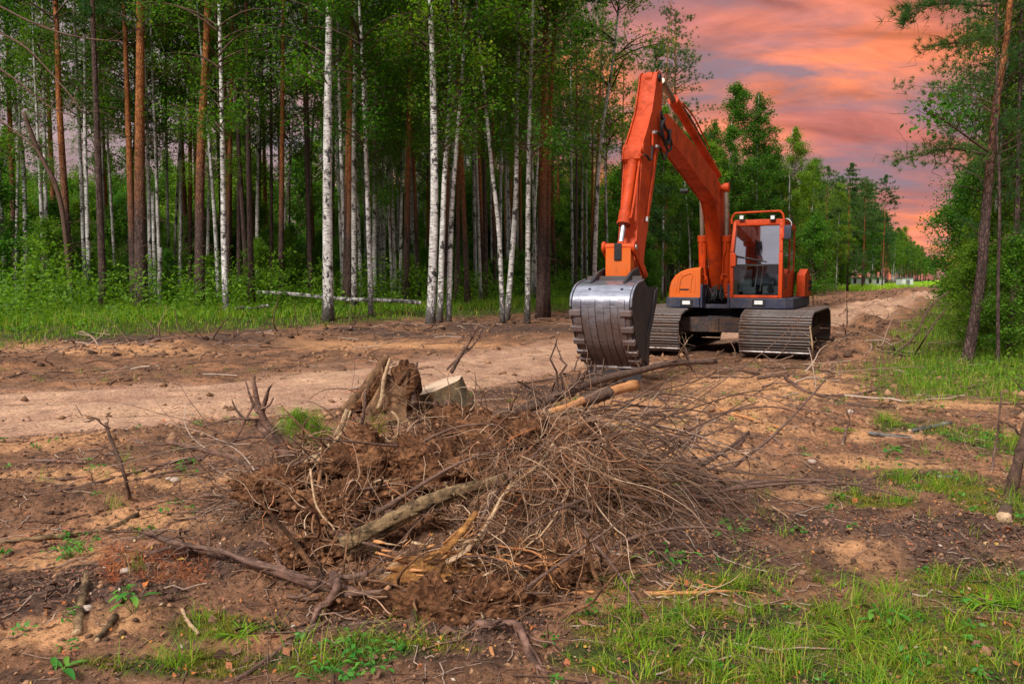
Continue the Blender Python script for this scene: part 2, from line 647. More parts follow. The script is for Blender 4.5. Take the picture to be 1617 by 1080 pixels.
def mat_paint(name, base, dirt, rough=0.38, amount=0.5, scale=3.0, metal=0.0, chips=None):
    m, t, b = mat(name)
    co = texco(t)
    n1 = noise_(t, co, scale, 7, 0.68, 0.3)
    n2 = noise_(t, co, scale * 7, 5, 0.7)
    s = math_(t, 'ADD', math_(t, 'MULTIPLY', n1, 0.65), math_(t, 'MULTIPLY', n2, 0.35))
    f = ramp(t, s, [(0.47, g3(0.04)), (0.62, g3(amount))])
    c = mixc(t, f, base, dirt)
    if chips:
        n4 = noise_(t, co, 22.0, 3, 0.5)
        c = mixc(t, ramp(t, n4, [(0.70, g3(0)), (0.74, g3(0.9))]), c, chips)
    L(t, c, b.inputs['Base Color'])
    rr = ramp(t, s, [(0.42, g3(rough)), (0.65, g3(min(1, rough + 0.35)))])
    L(t, rr, b.inputs['Roughness'])
    if name.startswith(('orange', 'faded')):
        st = noise_(t, texco(t, 'Object', (9, 9, 1.3)), 2.2, 6, 0.7)
        c = mixc(t, ramp(t, st, [(0.56, g3(0)), (0.72, g3(0.55))]), c, (0.16, 0.035, 0.012))
        n5 = noise_(t, co, 60.0, 3, 0.6)
        c = mixc(t, ramp(t, n5, [(0.62, g3(0)), (0.72, g3(0.35))]), c, (0.30, 0.12, 0.05))
        L(t, c, b.inputs['Base Color'])
    b.inputs['Metallic'].default_value = metal
    b.inputs['Specular IOR Level'].default_value = 0.3
    bump_(t, b, n2, 0.12, 0.004)
    return m


M_GROUND = mat_ground()
M_BIRCH = mat_birch()
M_PINE = mat_pine(3.2, 6.0)
M_PINE_DARK = mat_pine(9.0, 16.0)
M_LEAF_BIRCH = mat_leaf('birch leaves', [(0, (0.038, 0.115, 0.009)), (0.5, (0.072, 0.195, 0.013)), (0.9, (0.125, 0.27, 0.018)), (1, (0.20, 0.28, 0.02))], 0.5, 0.6, 0.3)
M_LEAF_UNDER = mat_leaf('undergrowth leaves', [(0, (0.035, 0.115, 0.010)), (0.5, (0.075, 0.205, 0.014)), (1, (0.15, 0.30, 0.02))])
M_NEEDLE = mat_leaf('pine needles', [(0, (0.020, 0.072, 0.018)), (0.6, (0.038, 0.115, 0.022)), (1, (0.070, 0.16, 0.025))], 0.3)
M_GRASS = mat_leaf('grass blades', [(0, (0.045, 0.14, 0.008)), (0.45, (0.11, 0.27, 0.012)), (0.8, (0.22, 0.38, 0.018)), (0.92, (0.36, 0.36, 0.05)), (1, (0.40, 0.27, 0.11))], 0.4)
M_MOSS = mat_leaf('moss', [(0, (0.10, 0.13, 0.012)), (0.6, (0.20, 0.21, 0.018)), (1, (0.33, 0.25, 0.03))], 0.2)
M_HERB = mat_leaf('herb leaves', [(0, (0.035, 0.17, 0.02)), (1, (0.09, 0.30, 0.03))], 0.35, 0.45)
M_TWIG = mat_island('dry twigs', [(0, (0.07, 0.038, 0.026)), (0.4, (0.14, 0.08, 0.055)), (0.75, (0.26, 0.16, 0.11)), (1, (0.42, 0.32, 0.25))])
M_ROOT = mat_island('fine roots', [(0, (0.07, 0.034, 0.020)), (0.35, (0.15, 0.075, 0.040)), (0.7, (0.30, 0.165, 0.095)), (0.92, (0.50, 0.35, 0.24)), (1, (0.46, 0.14, 0.04))])
M_ROOT_THICK = mat_wood('thick root bark', (0.085, 0.036, 0.018), (0.34, 0.17, 0.085), (12, 12, 12), 0.8, 0.8, (0.05, 0.028, 0.018), 9)
M_LITTER = mat_island('dead leaves', [(0, (0.055, 0.030, 0.022)), (0.45, (0.13, 0.065, 0.04)), (0.7, (0.24, 0.13, 0.085)), (0.90, (0.30, 0.10, 0.045)),
                                      (0.965, (0.42, 0.13, 0.03)), (0.985, (0.45, 0.28, 0.06)), (1, (0.42, 0.36, 0.33))])
M_CLOD = mat_island('soil crumbs', [(0, (0.13, 0.070, 0.040)), (0.5, (0.22, 0.12, 0.065)), (1, (0.36, 0.20, 0.11))], 0.95, 0.1)
M_CLOD_HEAP = mat_island('crumbs of soil on roots', [(0, (0.06, 0.028, 0.016)), (0.6, (0.17, 0.08, 0.04)), (1, (0.36, 0.19, 0.10))], 0.97, 0.05)
M_CLOD_DARK = mat_island('dark soil crumbs', [(0, (0.045, 0.026, 0.018)), (0.6, (0.11, 0.062, 0.040)), (1, (0.20, 0.11, 0.065))], 0.95, 0.1)
M_BARK = mat_wood('brown branch bark', (0.065, 0.035, 0.025), (0.22, 0.13, 0.095), (10, 10, 40), 0.8, 0.8)
M_BARK_DK = mat_wood('dark log bark', (0.045, 0.027, 0.020), (0.17, 0.10, 0.070), (20, 20, 20), 0.9)
M_BARK_RED = mat_wood('reddish bark', (0.085, 0.038, 0.026), (0.29, 0.165, 0.120), (10, 10, 50), 0.8, 0.7, (0.06, 0.035, 0.025), 12)
M_WOOD_GREY = mat_wood('weathered grey wood', (0.085, 0.048, 0.024), (0.36, 0.235, 0.12), (3, 34, 34), 1.0, 0.9, (0.04, 0.025, 0.014), 15)
M_WOOD_PALE = mat_wood('pale broken wood', (0.28, 0.17, 0.09), (0.62, 0.43, 0.26), (8, 25, 25), 0.8)
M_WOOD_ORANGE = mat_wood('peeled orange wood', (0.34, 0.13, 0.045), (0.62, 0.30, 0.12), (4, 16, 16), 0.4, 0.6)
M_WOOD_YELLOW = mat_wood('rotten yellow wood', (0.13, 0.045, 0.014), (0.46, 0.22, 0.065), (9, 34, 34), 1.0, 0.9, (0.07, 0.030, 0.014), 14)
M_STUMP_DIRT = mat_wood('dirt caked stump wood', (0.085, 0.042, 0.022), (0.36, 0.20, 0.105), (16, 16, 5), 1.0, 0.95, (0.045, 0.024, 0.014), 9)
M_STUMP_TOP = mat_wood('sawn wood face', (0.42, 0.29, 0.19), (0.60, 0.45, 0.32), (6, 6, 6), 0.3)
M_STUMP_SIDE = mat_wood('stump bark', (0.10, 0.065, 0.032), (0.27, 0.18, 0.10), (14, 14, 6), 0.8, 0.9, (0.06, 0.05, 0.03), 5)
def mat_soilmass():
    m, t, b = mat('root ball soil')
    at_ = N(t, 'ShaderNodeNewGeometry')
    co = texco(t)
    n1 = noise_(t, co, 7.0, 6, 0.7)
    n2 = noise_(t, co, 34.0, 6, 0.75)
    vor = N(t, 'ShaderNodeTexVoronoi', i_Scale=38.0)
    L(t, co, vor.inputs[0])
    c = ramp(t, n1, [(0.32, (0.050, 0.022, 0.012)), (0.52, (0.150, 0.066, 0.032)), (0.70, (0.36, 0.17, 0.08))])
    c = mixc(t, 1.0, c, ramp(t, n2, [(0.34, g3(0.35)), (0.55, g3(1.0)), (0.72, g3(1.7))]), 'MULTIPLY')
    L(t, c, b.inputs['Base Color'])
    b.inputs['Roughness'].default_value = 0.97
    b.inputs['Specular IOR Level'].default_value = 0.1
    s = math_(t, 'ADD', math_(t, 'MULTIPLY', n2, 0.6), math_(t, 'MULTIPLY', vor.outputs[0], 0.9))
    bump_(t, b, s, 0.8, 0.03)
    return m


M_SOILMASS = mat_soilmass()
M_STONE = mat_wood('stone', (0.30, 0.22, 0.17), (0.50, 0.40, 0.33), (10, 10, 10), 0.3)
M_ORANGE = mat_paint('orange machine paint', (0.52, 0.050, 0.0016), (0.19, 0.018, 0.003), 0.50, 0.75, 2.2, 0, (0.10, 0.035, 0.02))
M_ORANGE_L = mat_paint('faded orange cover paint', (0.60, 0.105, 0.006), (0.46, 0.12, 0.035), 0.42, 0.55, 2.0)
M_NAVY = mat_paint('dark blue grey frame paint', (0.024, 0.030, 0.060), (0.10, 0.075, 0.055), 0.45, 0.6, 4)
M_BLACK = mat_paint('black rubber and grease', (0.012, 0.012, 0.014), (0.05, 0.035, 0.028), 0.5, 0.6, 5)
M_UNDER = mat_paint('muddy undercarriage steel', (0.030, 0.028, 0.034), (0.16, 0.085, 0.045), 0.6, 0.9, 3, 0.2)
M_SHOE = mat_paint('worn track shoe steel', (0.060, 0.045, 0.038), (0.17, 0.090, 0.055), 0.6, 0.9, 2.6, 0.2)
M_GROUSER = mat_paint('polished grouser steel', (0.32, 0.29, 0.28), (0.12, 0.07, 0.05), 0.40, 0.9, 3.0, 0.6)
M_BUCKET = mat_paint('worn bucket steel', (0.36, 0.36, 0.40), (0.15, 0.095, 0.07), 0.33, 0.85, 2.6, 0.75)
M_BUCKET_DK = mat_paint('blackened bucket cheek', (0.040, 0.038, 0.044), (0.085, 0.058, 0.045), 0.5, 0.8, 4, 0.5)
M_BUCKET_RUST = mat_paint('rusty wear steel', (0.24, 0.20, 0.20), (0.20, 0.095, 0.055), 0.45, 0.9, 3, 0.6)
M_CHROME = mat_paint('chrome rod', (0.62, 0.63, 0.66), (0.45, 0.42, 0.40), 0.16, 0.3, 6, 1.0)
M_ROD_OLD = mat_paint('dusty rod steel', (0.30, 0.25, 0.20), (0.14, 0.09, 0.06), 0.4, 0.7, 6, 0.6)
M_SEAT = mat_paint('grey cab interior', (0.13, 0.14, 0.16), (0.07, 0.06, 0.055), 0.7, 0.5, 5)
M_LAMP = mat_paint('lamp lens', (0.72, 0.72, 0.70), (0.3, 0.3, 0.3), 0.2, 0.4, 30)
M_SILVER = mat_paint('bright bare metal', (0.6, 0.6, 0.6), (0.35, 0.33, 0.3), 0.3, 0.4, 8, 0.9)
M_CONCRETE = mat_paint('pale grey wall', (0.55, 0.55, 0.56), (0.40, 0.39, 0.38), 0.9, 0.5, 1)


def mat_bucket():
    m, t, b = mat('worn bucket steel with mud')
    co = texco(t)
    n1 = noise_(t, co, 2.6, 7, 0.68, 0.3)
    n2 = noise_(t, texco(t, 'Object', (3, 3, 20)), 2.0, 5, 0.7)
    n3 = noise_(t, co, 28, 4, 0.7)
    sep_ = N(t, 'ShaderNodeSeparateXYZ'); L(t, co, sep_.inputs[0])
    zz = math_(t, 'ADD', sep_.outputs[2], math_(t, 'MULTIPLY', math_(t, 'SUBTRACT', n1, 0.5), 0.9))
    mr = N(t, 'ShaderNodeMapRange'); mr.inputs['From Min'].default_value = 1.14; mr.inputs['From Max'].default_value = 0.86
    L(t, zz, mr.inputs[0])
    steel = ramp(t, n2, [(0.3, (0.15, 0.15, 0.18)), (0.7, (0.42, 0.43, 0.50))])
    mud = ramp(t, n3, [(0.3, (0.045, 0.024, 0.018)), (0.7, (0.16, 0.085, 0.055))])
    f = math_(t, 'MULTIPLY', mr.outputs[0], 0.88)
    L(t, mixc(t, f, steel, mud), b.inputs['Base Color'])
    L(t, math_(t, 'SUBTRACT', 0.78, math_(t, 'MULTIPLY', f, 0.65)), b.inputs['Metallic'])
    L(t, math_(t, 'ADD', 0.30, math_(t, 'MULTIPLY', f, 0.45)), b.inputs['Roughness'])
    bump_(t, b, n3, 0.25, 0.004)
    return m


M_BUCKET = mat_bucket()


def mat_curtain():
    m, t, b = mat('striped red and white curtain cloth')
    w = N(t, 'ShaderNodeTexWave', i_Scale=9.0, i_Distortion=1.0)
    w.bands_direction = 'X'
    L(t, texco(t), w.inputs[0])
    L(t, ramp(t, w.outputs['Fac'], [(0.35, (0.35, 0.02, 0.02)), (0.6, (0.62, 0.42, 0.40))]), b.inputs['Base Color'])
    return m


def mat_glass(refl, tint):
    m = bpy.data.materials.new('cab glass')
    m.use_nodes = True
    t = m.node_tree
    t.nodes.remove(t.nodes['Principled BSDF'])
    tr = N(t, 'ShaderNodeBsdfTransparent'); tr.inputs[0].default_value = tint + (1,)
    gl = N(t, 'ShaderNodeBsdfGlossy'); gl.inputs['Roughness'].default_value = 0.03
    gl.inputs['Color'].default_value = (0.9, 0.95, 1.0, 1)
    fr = N(t, 'ShaderNodeFresnel', i_IOR=1.5)
    f = math_(t, 'ADD', fr.outputs[0], refl, True)
    mx = N(t, 'ShaderNodeMixShader')
    L(t, f, mx.inputs[0]); L(t, tr.outputs[0], mx.inputs[1]); L(t, gl.outputs[0], mx.inputs[2])
    L(t, mx.outputs[0], t.nodes['Material Output'].inputs[0])
    return m


M_CURTAIN = mat_curtain()
M_GLASS = mat_glass(0.42, (0.75, 0.8, 0.85))
M_GLASS_LOW = mat_glass(0.03, (0.8, 0.85, 0.85))
M_GLASS_SIDE = mat_glass(0.08, (0.7, 0.8, 0.7))
M_FIELD = mat_leaf('meadow grass', [(0, (0.20, 0.42, 0.02)), (1, (0.36, 0.55, 0.04))], 0.4)
M_DRY_NEEDLE = mat_island('dry red needles', [(0, (0.22, 0.05, 0.015)), (1, (0.52, 0.17, 0.06))])

# ------------------------------------------------------------------ ground sheet
def blob(X, Y, px, py, rx, ry):
    x, y = flat(px, py)
    return np.exp(-((X - x) / rx) ** 2 - ((Y - y) / ry) ** 2)


SAND = [(1080, 660, 1.0, 1.0), (1180, 690, .6, .5), (1000, 690, .5, .5), (1230, 620, 1.2, 1.0), (1100, 730, .6, .4), (1150, 650, .9, .9), (1050, 700, .6, .6), (1090, 640, .8, .6), (1200, 760, .5, .35), (1140, 610, .9, .6), (1340, 600, .8, .5), (930, 700, .6, .5),
        (130, 765, .8, .35), (80, 900, .35, .22), (240, 830, .5, .25), (330, 770, .5, .35), (150, 1010, .25, .18), (90, 1020, .3, .2),
        (430, 770, .4, .3), (450, 800, .3, .25), (1375, 890, .25, .3), (1390, 740, .7, .25), (1500, 640, 1.0, .5), (1430, 700, .8, .2), (600, 545, 3, 1.2), (100, 560, 3, 1.4), (1330, 490, 2, 4),
        (1280, 790, .3, .2), (60, 700, .8, .5)]
DARK = [(60, 960, .6, .35), (150, 930, .3, .2), (1250, 840, .5, .3), (1430, 860, .7, .35), (1130, 800, .6, .3), (1500, 900, .5, .3), (700, 1000, .7, .3), (300, 900, .5, .3),
        (1280, 770, .7, .4), (560, 530, 4, .8), (200, 545, 5, 1.2), (850, 520, 4, 2), (800, 620, 1.6, .8), (1550, 840, .5, .3), (1100, 900, .6, .3)]
TURF = [(1250, 1010, .75, .28), (1450, 1020, .6, .30), (1050, 1010, .45, .22), (350, 1015, .35, .10), (480, 1060, .4, .10), (1590, 800, .35, .6), (1560, 700, .5, .6), (1100, 1075, .5, .2), (1350, 1080, .8, .25), (1550, 1070, .6, .25), (950, 1060, .25, .12), (300, 1075, .5, .1),
        (1150, 940, .3, .12), (1380, 800, .3, .2), (600, 1040, .35, .12), (1600, 950, .4, .3), (1450, 690, .5, .3), (1480, 770, .4, .3)]


def masks(X, Y):
    ln = left_n(X, Y); rn = right_n(X, Y); rd = road_d(X, Y)
    w = fbm(X, Y, 1.1, 4, off=4.0)
    w2 = fbm(X, Y, 3.7, 5, .62, off=6.0)
    road = sst(2.1, 1.3, rd + 0.7 * w)
    sand = np.zeros_like(X); dark = np.zeros_like(X); turf = np.zeros_like(X)
    for b in SAND:
        sand = np.maximum(sand, blob(X, Y, *b))
    for b in DARK:
        dark = np.maximum(dark, blob(X, Y, *b))
    for b in TURF:
        turf = np.maximum(turf, blob(X, Y, *b))
    sand = sst(0.25, 0.75, sand + 0.45 * w2)
    dark = sst(0.25, 0.8, dark + 0.5 * w2)
    turf = sst(0.30, 0.72, turf + 0.35 * w2)
    side = np.maximum(sst(0.5, -0.5, ln + 0.6 * w), sst(-1.7, -.6, rn + 0.9 * w) * sst(9.0, 10.5, Y + w) * sst(420, 60, Y))
    field = sst(88, 96, Y) * (ln > 0) * (rn < 0)
    turf = np.maximum(turf, np.maximum(side, field))
    return road, sand, dark, turf, w, w2, field


def ground_colour(X, Y):
    road, sand, dark, turf, w, w2, field = masks(X, Y)

    def lerp(a, b, f):
        return a * (1 - f[:, None]) + b * f[:, None]
    c = np.tile(np.array([0.205, 0.102, 0.056]), (len(X), 1))
    c = lerp(c, np.array([0.37, 0.175, 0.088]), sst(-0.05, 0.35, w) * 0.8)
    c = lerp(c, np.array([0.080, 0.046, 0.032]), sst(0.0, 0.35, fbm(X, Y, 3.4, 5, .62, off=12.0)) * 0.85)
    c = lerp(c, np.array([0.52, 0.265, 0.125]), sand * .85)
    c = lerp(c, np.array([0.095, 0.055, 0.040]), dark * (1 - 0.4 * sand))
    rc = lerp(np.tile(np.array([0.40, 0.225, 0.145]), (len(X), 1)), np.array([0.50, 0.30, 0.185]), sst(-0.1, 0.4, fbm(X, Y, 0.8, 3, off=9)))
    ss_ = .5 + .5 * np.sin(road_d(X, Y) * 7.0 + 2.0 * fbm(X, Y, 0.4, 2))
    rc = lerp(rc, np.array([0.50, 0.31, 0.20]), ss_ * .45)
    rc = lerp(rc, np.array([0.27, 0.150, 0.090]), sst(0.1, 0.5, fbm(X * 0.7, Y * 1.6, 1.3, 4, off=2)) * 0.7)
    c = c * (1 - road[:, None]) + rc * road[:, None]
    tc_ = lerp(np.tile(np.array([0.055, 0.060, 0.018]), (len(X), 1)), np.array([0.11, 0.11, 0.022]), sst(-0.1, 0.35, w2))
    tc_ = tc_ * (1 - field[:, None]) + np.array([0.22, 0.42, 0.03]) * field[:, None]
    c = c * (1 - turf[:, None]) + tc_ * turf[:, None]
    return c


def make_ground():
    near = np.arange(1.8, 9.5, 0.023)
    mid = [9.5]
    while mid[-1] < 700:
        r = mid[-1]
        mid.append(r + 0.025 * (r / 9.5) ** 2.1 if r < 60 else r * 1.03)
    R = np.concatenate([near, np.array(mid)])
    A = np.concatenate([np.radians(np.linspace(-100, -40, 30)[:-1]), np.radians(np.linspace(-40, 40, 620)), np.radians(np.linspace(40, 100, 30)[1:])])
    RR, AA = np.meshgrid(R, A, indexing='ij')
    X = (RR * np.sin(AA)).ravel(); Y = (RR * np.cos(AA)).ravel()
    Z = height(X, Y)
    nr, na = RR.shape
    idx = np.arange(nr * na).reshape(nr, na)
    F = np.stack([idx[:-1, :-1], idx[:-1, 1:], idx[1:, 1:], idx[1:, :-1]], axis=-1).reshape(-1, 4)
    me = np_mesh('ground', np.stack([X, Y, Z], 1), F, smooth=True)
    cols = ground_colour(X, Y)
    at_ = me.color_attributes.new('soil', 'FLOAT_COLOR', 'POINT')
    at_.data.foreach_set('color', np.concatenate([cols, np.ones((len(cols), 1))], 1).astype(np.float32).ravel())
    o = link('ground', me, None, M_GROUND)
    tag(o, kind='structure')
    # the rest of the land, behind and below the detailed sheet
    m = MB().add([(-900, -900, -0.6), (900, -900, -0.6), (900, 900, -0.6), (-900, 900, -0.6)], [(0, 1, 2, 3)])
    o2 = m.build('terrain', M_GROUND)
    ca = o2.data.color_attributes.new('soil', 'FLOAT_COLOR', 'POINT')
    ca.data.foreach_set('color', np.tile(np.array([0.08, 0.075, 0.03, 1.0]), (4, 1)).astype(np.float32).ravel())
    tag(o2, kind='structure')
    return nr * na


print('ground verts', make_ground())


# ------------------------------------------------------------------ leaves, needles, crowns
def leaf_quads(C, size, flat_=0.5, aspect=0.55):
    """rhombic leaves at centres C"""
    n = len(C)
    nrm = rng.normal(size=(n, 3)); nrm[:, 2] = np.abs(nrm[:, 2]) + flat_
    nrm /= np.linalg.norm(nrm, axis=1, keepdims=True)
    a = np.cross(nrm, rng.normal(size=(n, 3))); a /= np.linalg.norm(a, axis=1, keepdims=True)
    b = np.cross(nrm, a)
    s = size * rng.uniform(0.6, 1.3, (n, 1))
    fold = nrm * s * 0.12
    V = np.stack([C - a * s, C - b * s * aspect + fold, C + a * s, C + b * s * aspect + fold], 1).reshape(-1, 3)
    F = np.arange(n * 4).reshape(n, 4)
    return V, F


def needle_quads(C, length, width, per=20, dirs=None, spread=1.0):
    n = len(C)
    D = rng.normal(size=(n, per, 3)) * spread
    D[:, :, 2] += 0.25
    if dirs is not None:
        D += dirs[:, None, :] * 1.1
    D /= np.linalg.norm(D, axis=2, keepdims=True)
    s = length * rng.uniform(0.6, 1.2, (n, per, 1))
    W = np.cross(D, rng.normal(size=(n, per, 3))); W /= np.linalg.norm(W, axis=2, keepdims=True)
    base = C[:, None, :] + D * 0.01
    V = np.stack([base - W * width * .5, base + W * width * .5, base + D * s], 2).reshape(-1, 3)
    F = np.arange(n * per * 3).reshape(-1, 3)
    return V, F


def limbs(H, z_lo, n, reach, up=0.6, droop=0.5, K=7, prof=None):
    z0 = z_lo + (H * 0.98 - z_lo) * rng.uniform(0, 1, n) ** 0.85
    az = rng.uniform(0, 2 * PI, n)
    u = (z0 - z_lo) / (H - z_lo)
    Ln = reach * (prof(u) if prof else (0.35 + 0.9 * np.sin(PI * np.clip(u * 0.85 + 0.12, 0, 1)) * (1 - 0.55 * u))) * rng.uniform(0.55, 1.15, n)
    t = np.linspace(0, 1, K)[None, :]
    hr = Ln[:, None] * t
    wob = rng.normal(0, 0.10, (n, K)).cumsum(1) * t * Ln[:, None] * 0.35
    x = hr * np.cos(az)[:, None] - wob * np.sin(az)[:, None]
    y = hr * np.sin(az)[:, None] + wob * np.cos(az)[:, None]
    z = z0[:, None] + Ln[:, None] * (up * t - droop * t * t) + rng.normal(0, 0.03, (n, K)) * t
    P = np.stack([x, y, z], -1)
    Rr = (0.010 + 0.011 * Ln[:, None]) * (1 - 0.85 * t)
    return P, Rr, Ln


def pick_on(P, Ln, n, tmin=0.25):
    w = Ln / Ln.sum()
    i = rng.choice(len(P), n, p=w)
    t = tmin + (1 - tmin) * rng.uniform(0, 1, n) ** 0.8
    K = P.shape[1]
    f = t * (K - 1); k = np.minimum(f.astype(int), K - 2); fr = (f - k)[:, None]
    return P[i, k] * (1 - fr) + P[i, k + 1] * fr, i, t


def crown_birch(H, z_lo, reach, n_limb, n_clus, per, leaf, droop=0.55):
    P, Rr, Ln = limbs(H, z_lo, n_limb, reach, 0.75, droop)
    bv, bf = tubes_np(P, Rr, 4)
    c, i, t = pick_on(P, Ln, n_clus)
    drop = np.abs(rng.normal(0, 1, (n_clus, 1))) * np.array([[0.12, 0.12, 0.0]]) * rng.choice([-1, 1], (n_clus, 3))
    c = c + drop + rng.normal(0, 0.10, (n_clus, 3))
    # hanging twig per cluster
    # leader twigs dress the very top
    nt = n_clus // 9
    zt = H * (1.0 - 0.24 * rng.uniform(0, 1, nt) ** 1.3)
    w_ = (H * 1.0 - zt) * 0.22 + 0.05
    c[:nt] = np.stack([rng.normal(0, 1, nt) * w_, rng.normal(0, 1, nt) * w_, zt], 1)
    tw = np.stack([c, c + np.array([0, 0, -0.22]) + rng.normal(0, .05, (n_clus, 3)), c + np.array([0, 0, -0.5]) + rng.normal(0, .09, (n_clus, 3))], 1)
    k = max(1, n_clus // 2)
    tv, tf = tubes_np(tw[:k], np.tile(np.array([[0.006, 0.004, 0.002]]), (k, 1)), 3)
    v, f = np_join([(bv, bf), (tv, tf)])
    off = rng.normal(0, 1, (n_clus, per, 3)) * np.array([0.16, 0.16, 0.22])
    off[:, :, 2] -= 0.12
    C = (c[:, None, :] + off).reshape(-1, 3)
    lv, lf = leaf_quads(C, leaf)
    return np_mesh('limbs', v, f, True), np_mesh('crown', lv, lf)


def crown_pine(H, z_lo, reach, n_limb, n_clus, per, length, width, layered=False):
    prof = (lambda u: 1.05 - 0.85 * u) if layered else None
    P, Rr, Ln = limbs(H, z_lo, n_limb, reach, 0.15 if layered else 0.55, 0.35 if layered else 0.25, prof=prof)
    if layered:
        q = np.round(P[:, :1, 2] / 0.55) * 0.55 - P[:, :1, 2]
        P[:, :, 2] += q
    v, f = tubes_np(P, Rr * (0.45 if H < 16 and not layered else 0.9), 4)
    c, i, t = pick_on(P, Ln, n_clus, 0.3)
    nt = n_clus // 10
    zt = H * (1.0 - 0.2 * rng.uniform(0, 1, nt) ** 1.3)
    w_ = (H - zt) * 0.25 + 0.04
    c = c + rng.normal(0, 1, (n_clus, 3)) * np.array([0.22, 0.22, 0.07]) * (0.45 if H < 16 and not layered else 1.0) * (0.5 + 0.5 * Ln[i][:, None])
    c[:nt] = np.stack([rng.normal(0, 1, nt) * w_, rng.normal(0, 1, nt) * w_, zt], 1)
    d = P[i, -1] - P[i, 0]
    d /= np.linalg.norm(d, axis=1, keepdims=True)
    nv, nf = needle_quads(c, length, width, per, d, 0.9)
    return np_mesh('limbs', v, f, True), np_mesh('crown', nv, nf)


CR = {'birch': [], 'birch_near': [], 'pine': [], 'pine_near': [], 'spruce': [], 'sapling': [], 'birch_far': [], 'pine_far': []}
for s in range(4):
    CR['birch'].append(crown_birch(19, 4.8 + s * 0.9, 2.3, 70, 850, 16, 0.054))
for s in range(2):
    CR['birch_near'].append(crown_birch(13, 1.8 + s * 1.0, 1.7, 80, 1500, 15, 0.036))
for s in range(3):
    CR['pine'].append(crown_pine(20, 8.2 + s, 2.6, 60, 900, 22, 0.22, 0.022))
for s in range(2):
    CR['pine_near'].append(crown_pine(15, 1.8 + 1.2 * s, 1.9, 75, 1500, 24, 0.11, 0.007))
for s in range(2):
    CR['spruce'].append(crown_pine(15, 2.0 + s, 2.4, 95, 1300, 18, 0.24, 0.035, True))
for s in range(3):
    CR['sapling'].append(crown_birch(7.0, 0.6, 1.9, 55, 800, 14, 0.075, 0.35))
for s in range(3):
    CR['birch_far'].append(crown_birch(17.5, 3.5 + 1.3 * s, 2.0, 60, 620, 12, 0.11))
for s in range(3):
    CR['pine_far'].append(crown_pine(17.5, 5 + 1.5 * s, 2.3, 55, 620, 16, 0.36, 0.055, s == 0))
CR['thin_birch'] = [crown_birch(19, 8 + s, 1.5, 40, 330, 15, 0.07) for s in range(2)]
CR['thin_pine'] = [crown_pine(20, 10 + s, 1.6, 36, 300, 20, 0.22, 0.022) for s in range(2)]
CR['birch_tall'] = [crown_birch(19, 5.0, 2.6, 80, 1300, 14, 0.09) for s in range(3)]
for k, lst in CR.items():
    for a, b in lst:
        a.materials.append(M_BARK_DK)
        b.materials.append(M_NEEDLE if ('pine' in k or 'spruce' in k) else (M_LEAF_UNDER if k == 'sapling' else M_LEAF_BIRCH))


def trunk_mesh(path, r0, r1, bark, sides=10, swell=1.35):
    n = len(path)
    rad = []
    for i in range(n):
        t = i / (n - 1)
        rad.append((r0 * (1 - t) + r1 * t) * (1 + (swell - 1) * math.exp(-t * 40)))
    m = MB().tube(path, rad, sides, 0.05)
    me = bpy.data.meshes.new('trunk')
    me.from_pydata([tuple(v) for v in m.v], [], m.f)
    me.materials.append(bark)
    me.polygons.foreach_set('use_smooth', [True] * len(me.polygons))
    return me


def gen_trunk(H, r0, bark, bend=0.25, seed=0):
    rd = random.Random(seed)
    a, b = rd.uniform(-bend, bend), rd.uniform(-bend, bend)
    ph = rd.uniform(0, 6)
    path = [Vector((a * math.sin(z / H * 3.2 + ph) - a * math.sin(ph), b * math.sin(z / H * 2.6 + ph) - b * math.sin(ph), z)) for z in np.linspace(0, H, 15)]
    return trunk_mesh(path, r0, r0 * 0.15, bark, 8)


TR = {'birch': [gen_trunk(19, 0.13, M_BIRCH, 0.45, s) for s in range(4)],
      'pine': [gen_trunk(20, 0.17, M_PINE, 0.2, 10 + s) for s in range(3)],
      'pine_dark': [gen_trunk(20, 0.14, M_PINE_DARK, 0.2, 20 + s) for s in range(2)],
      'birch_s': [gen_trunk(16.8, 0.12, M_BIRCH, 0.45, 50 + s) for s in range(3)],
      'pine_s': [gen_trunk(16.8, 0.14, M_PINE, 0.2, 60 + s) for s in range(2)],
      'sapling': [gen_trunk(7, 0.04, M_BARK_DK, 0.3, 30 + s) for s in range(3)],
      'near': [gen_trunk(14, 0.09, M_PINE_DARK, 0.3, 40 + s) for s in range(2)]}

DEAD = []
for s in range(3):        # bare lower branches of the pines
    P, Rr, Ln = limbs(9.0, 1.8, 16, 1.5, 0.35, 0.5, 8)
    tP, ti, tt = pick_on(P, Ln, 40, 0.3)
    tw = np.stack([tP, tP + rng.normal(0, .18, (40, 3)), tP + rng.normal(0, .3, (40, 3)) - np.array([0, 0, .12])], 1)
    v, f = np_join([tubes_np(P, Rr * 0.4, 4), tubes_np(tw, np.tile(np.array([[0.006, 0.004, 0.002]]), (40, 1)), 3)])
    me = np_mesh('dead_branches', v, f, True); me.materials.append(M_BARK_DK); DEAD.append(me)


def tree(name, label, cat, loc, trunk, crown, rz=0.0, sc=1.0, group=None, dead=False, tilt=(0, 0), csc=None):
    e = empty(name, loc, rz)
    e.rotation_euler = (tilt[0], tilt[1], rz)
    e.scale = (sc, sc, sc)
    tag(e, label, cat, group)
    t = link('trunk', trunk, e)
    if crown:
        l_ = tag(link('limbs', crown[0], e), kind='stuff')
        c = link('crown', crown[1], e)
        if csc:
            l_.scale = csc; c.scale = csc
            r_ = random.uniform(0, 6.28)
            l_.rotation_euler = (0, 0, r_); c.rotation_euler = (0, 0, r_)
    if dead:
        d = link('dead_branches', random.choice(DEAD), e)
        d.rotation_euler = (0, 0, random.uniform(0, 6))
        tag(d, kind='stuff')
    return e


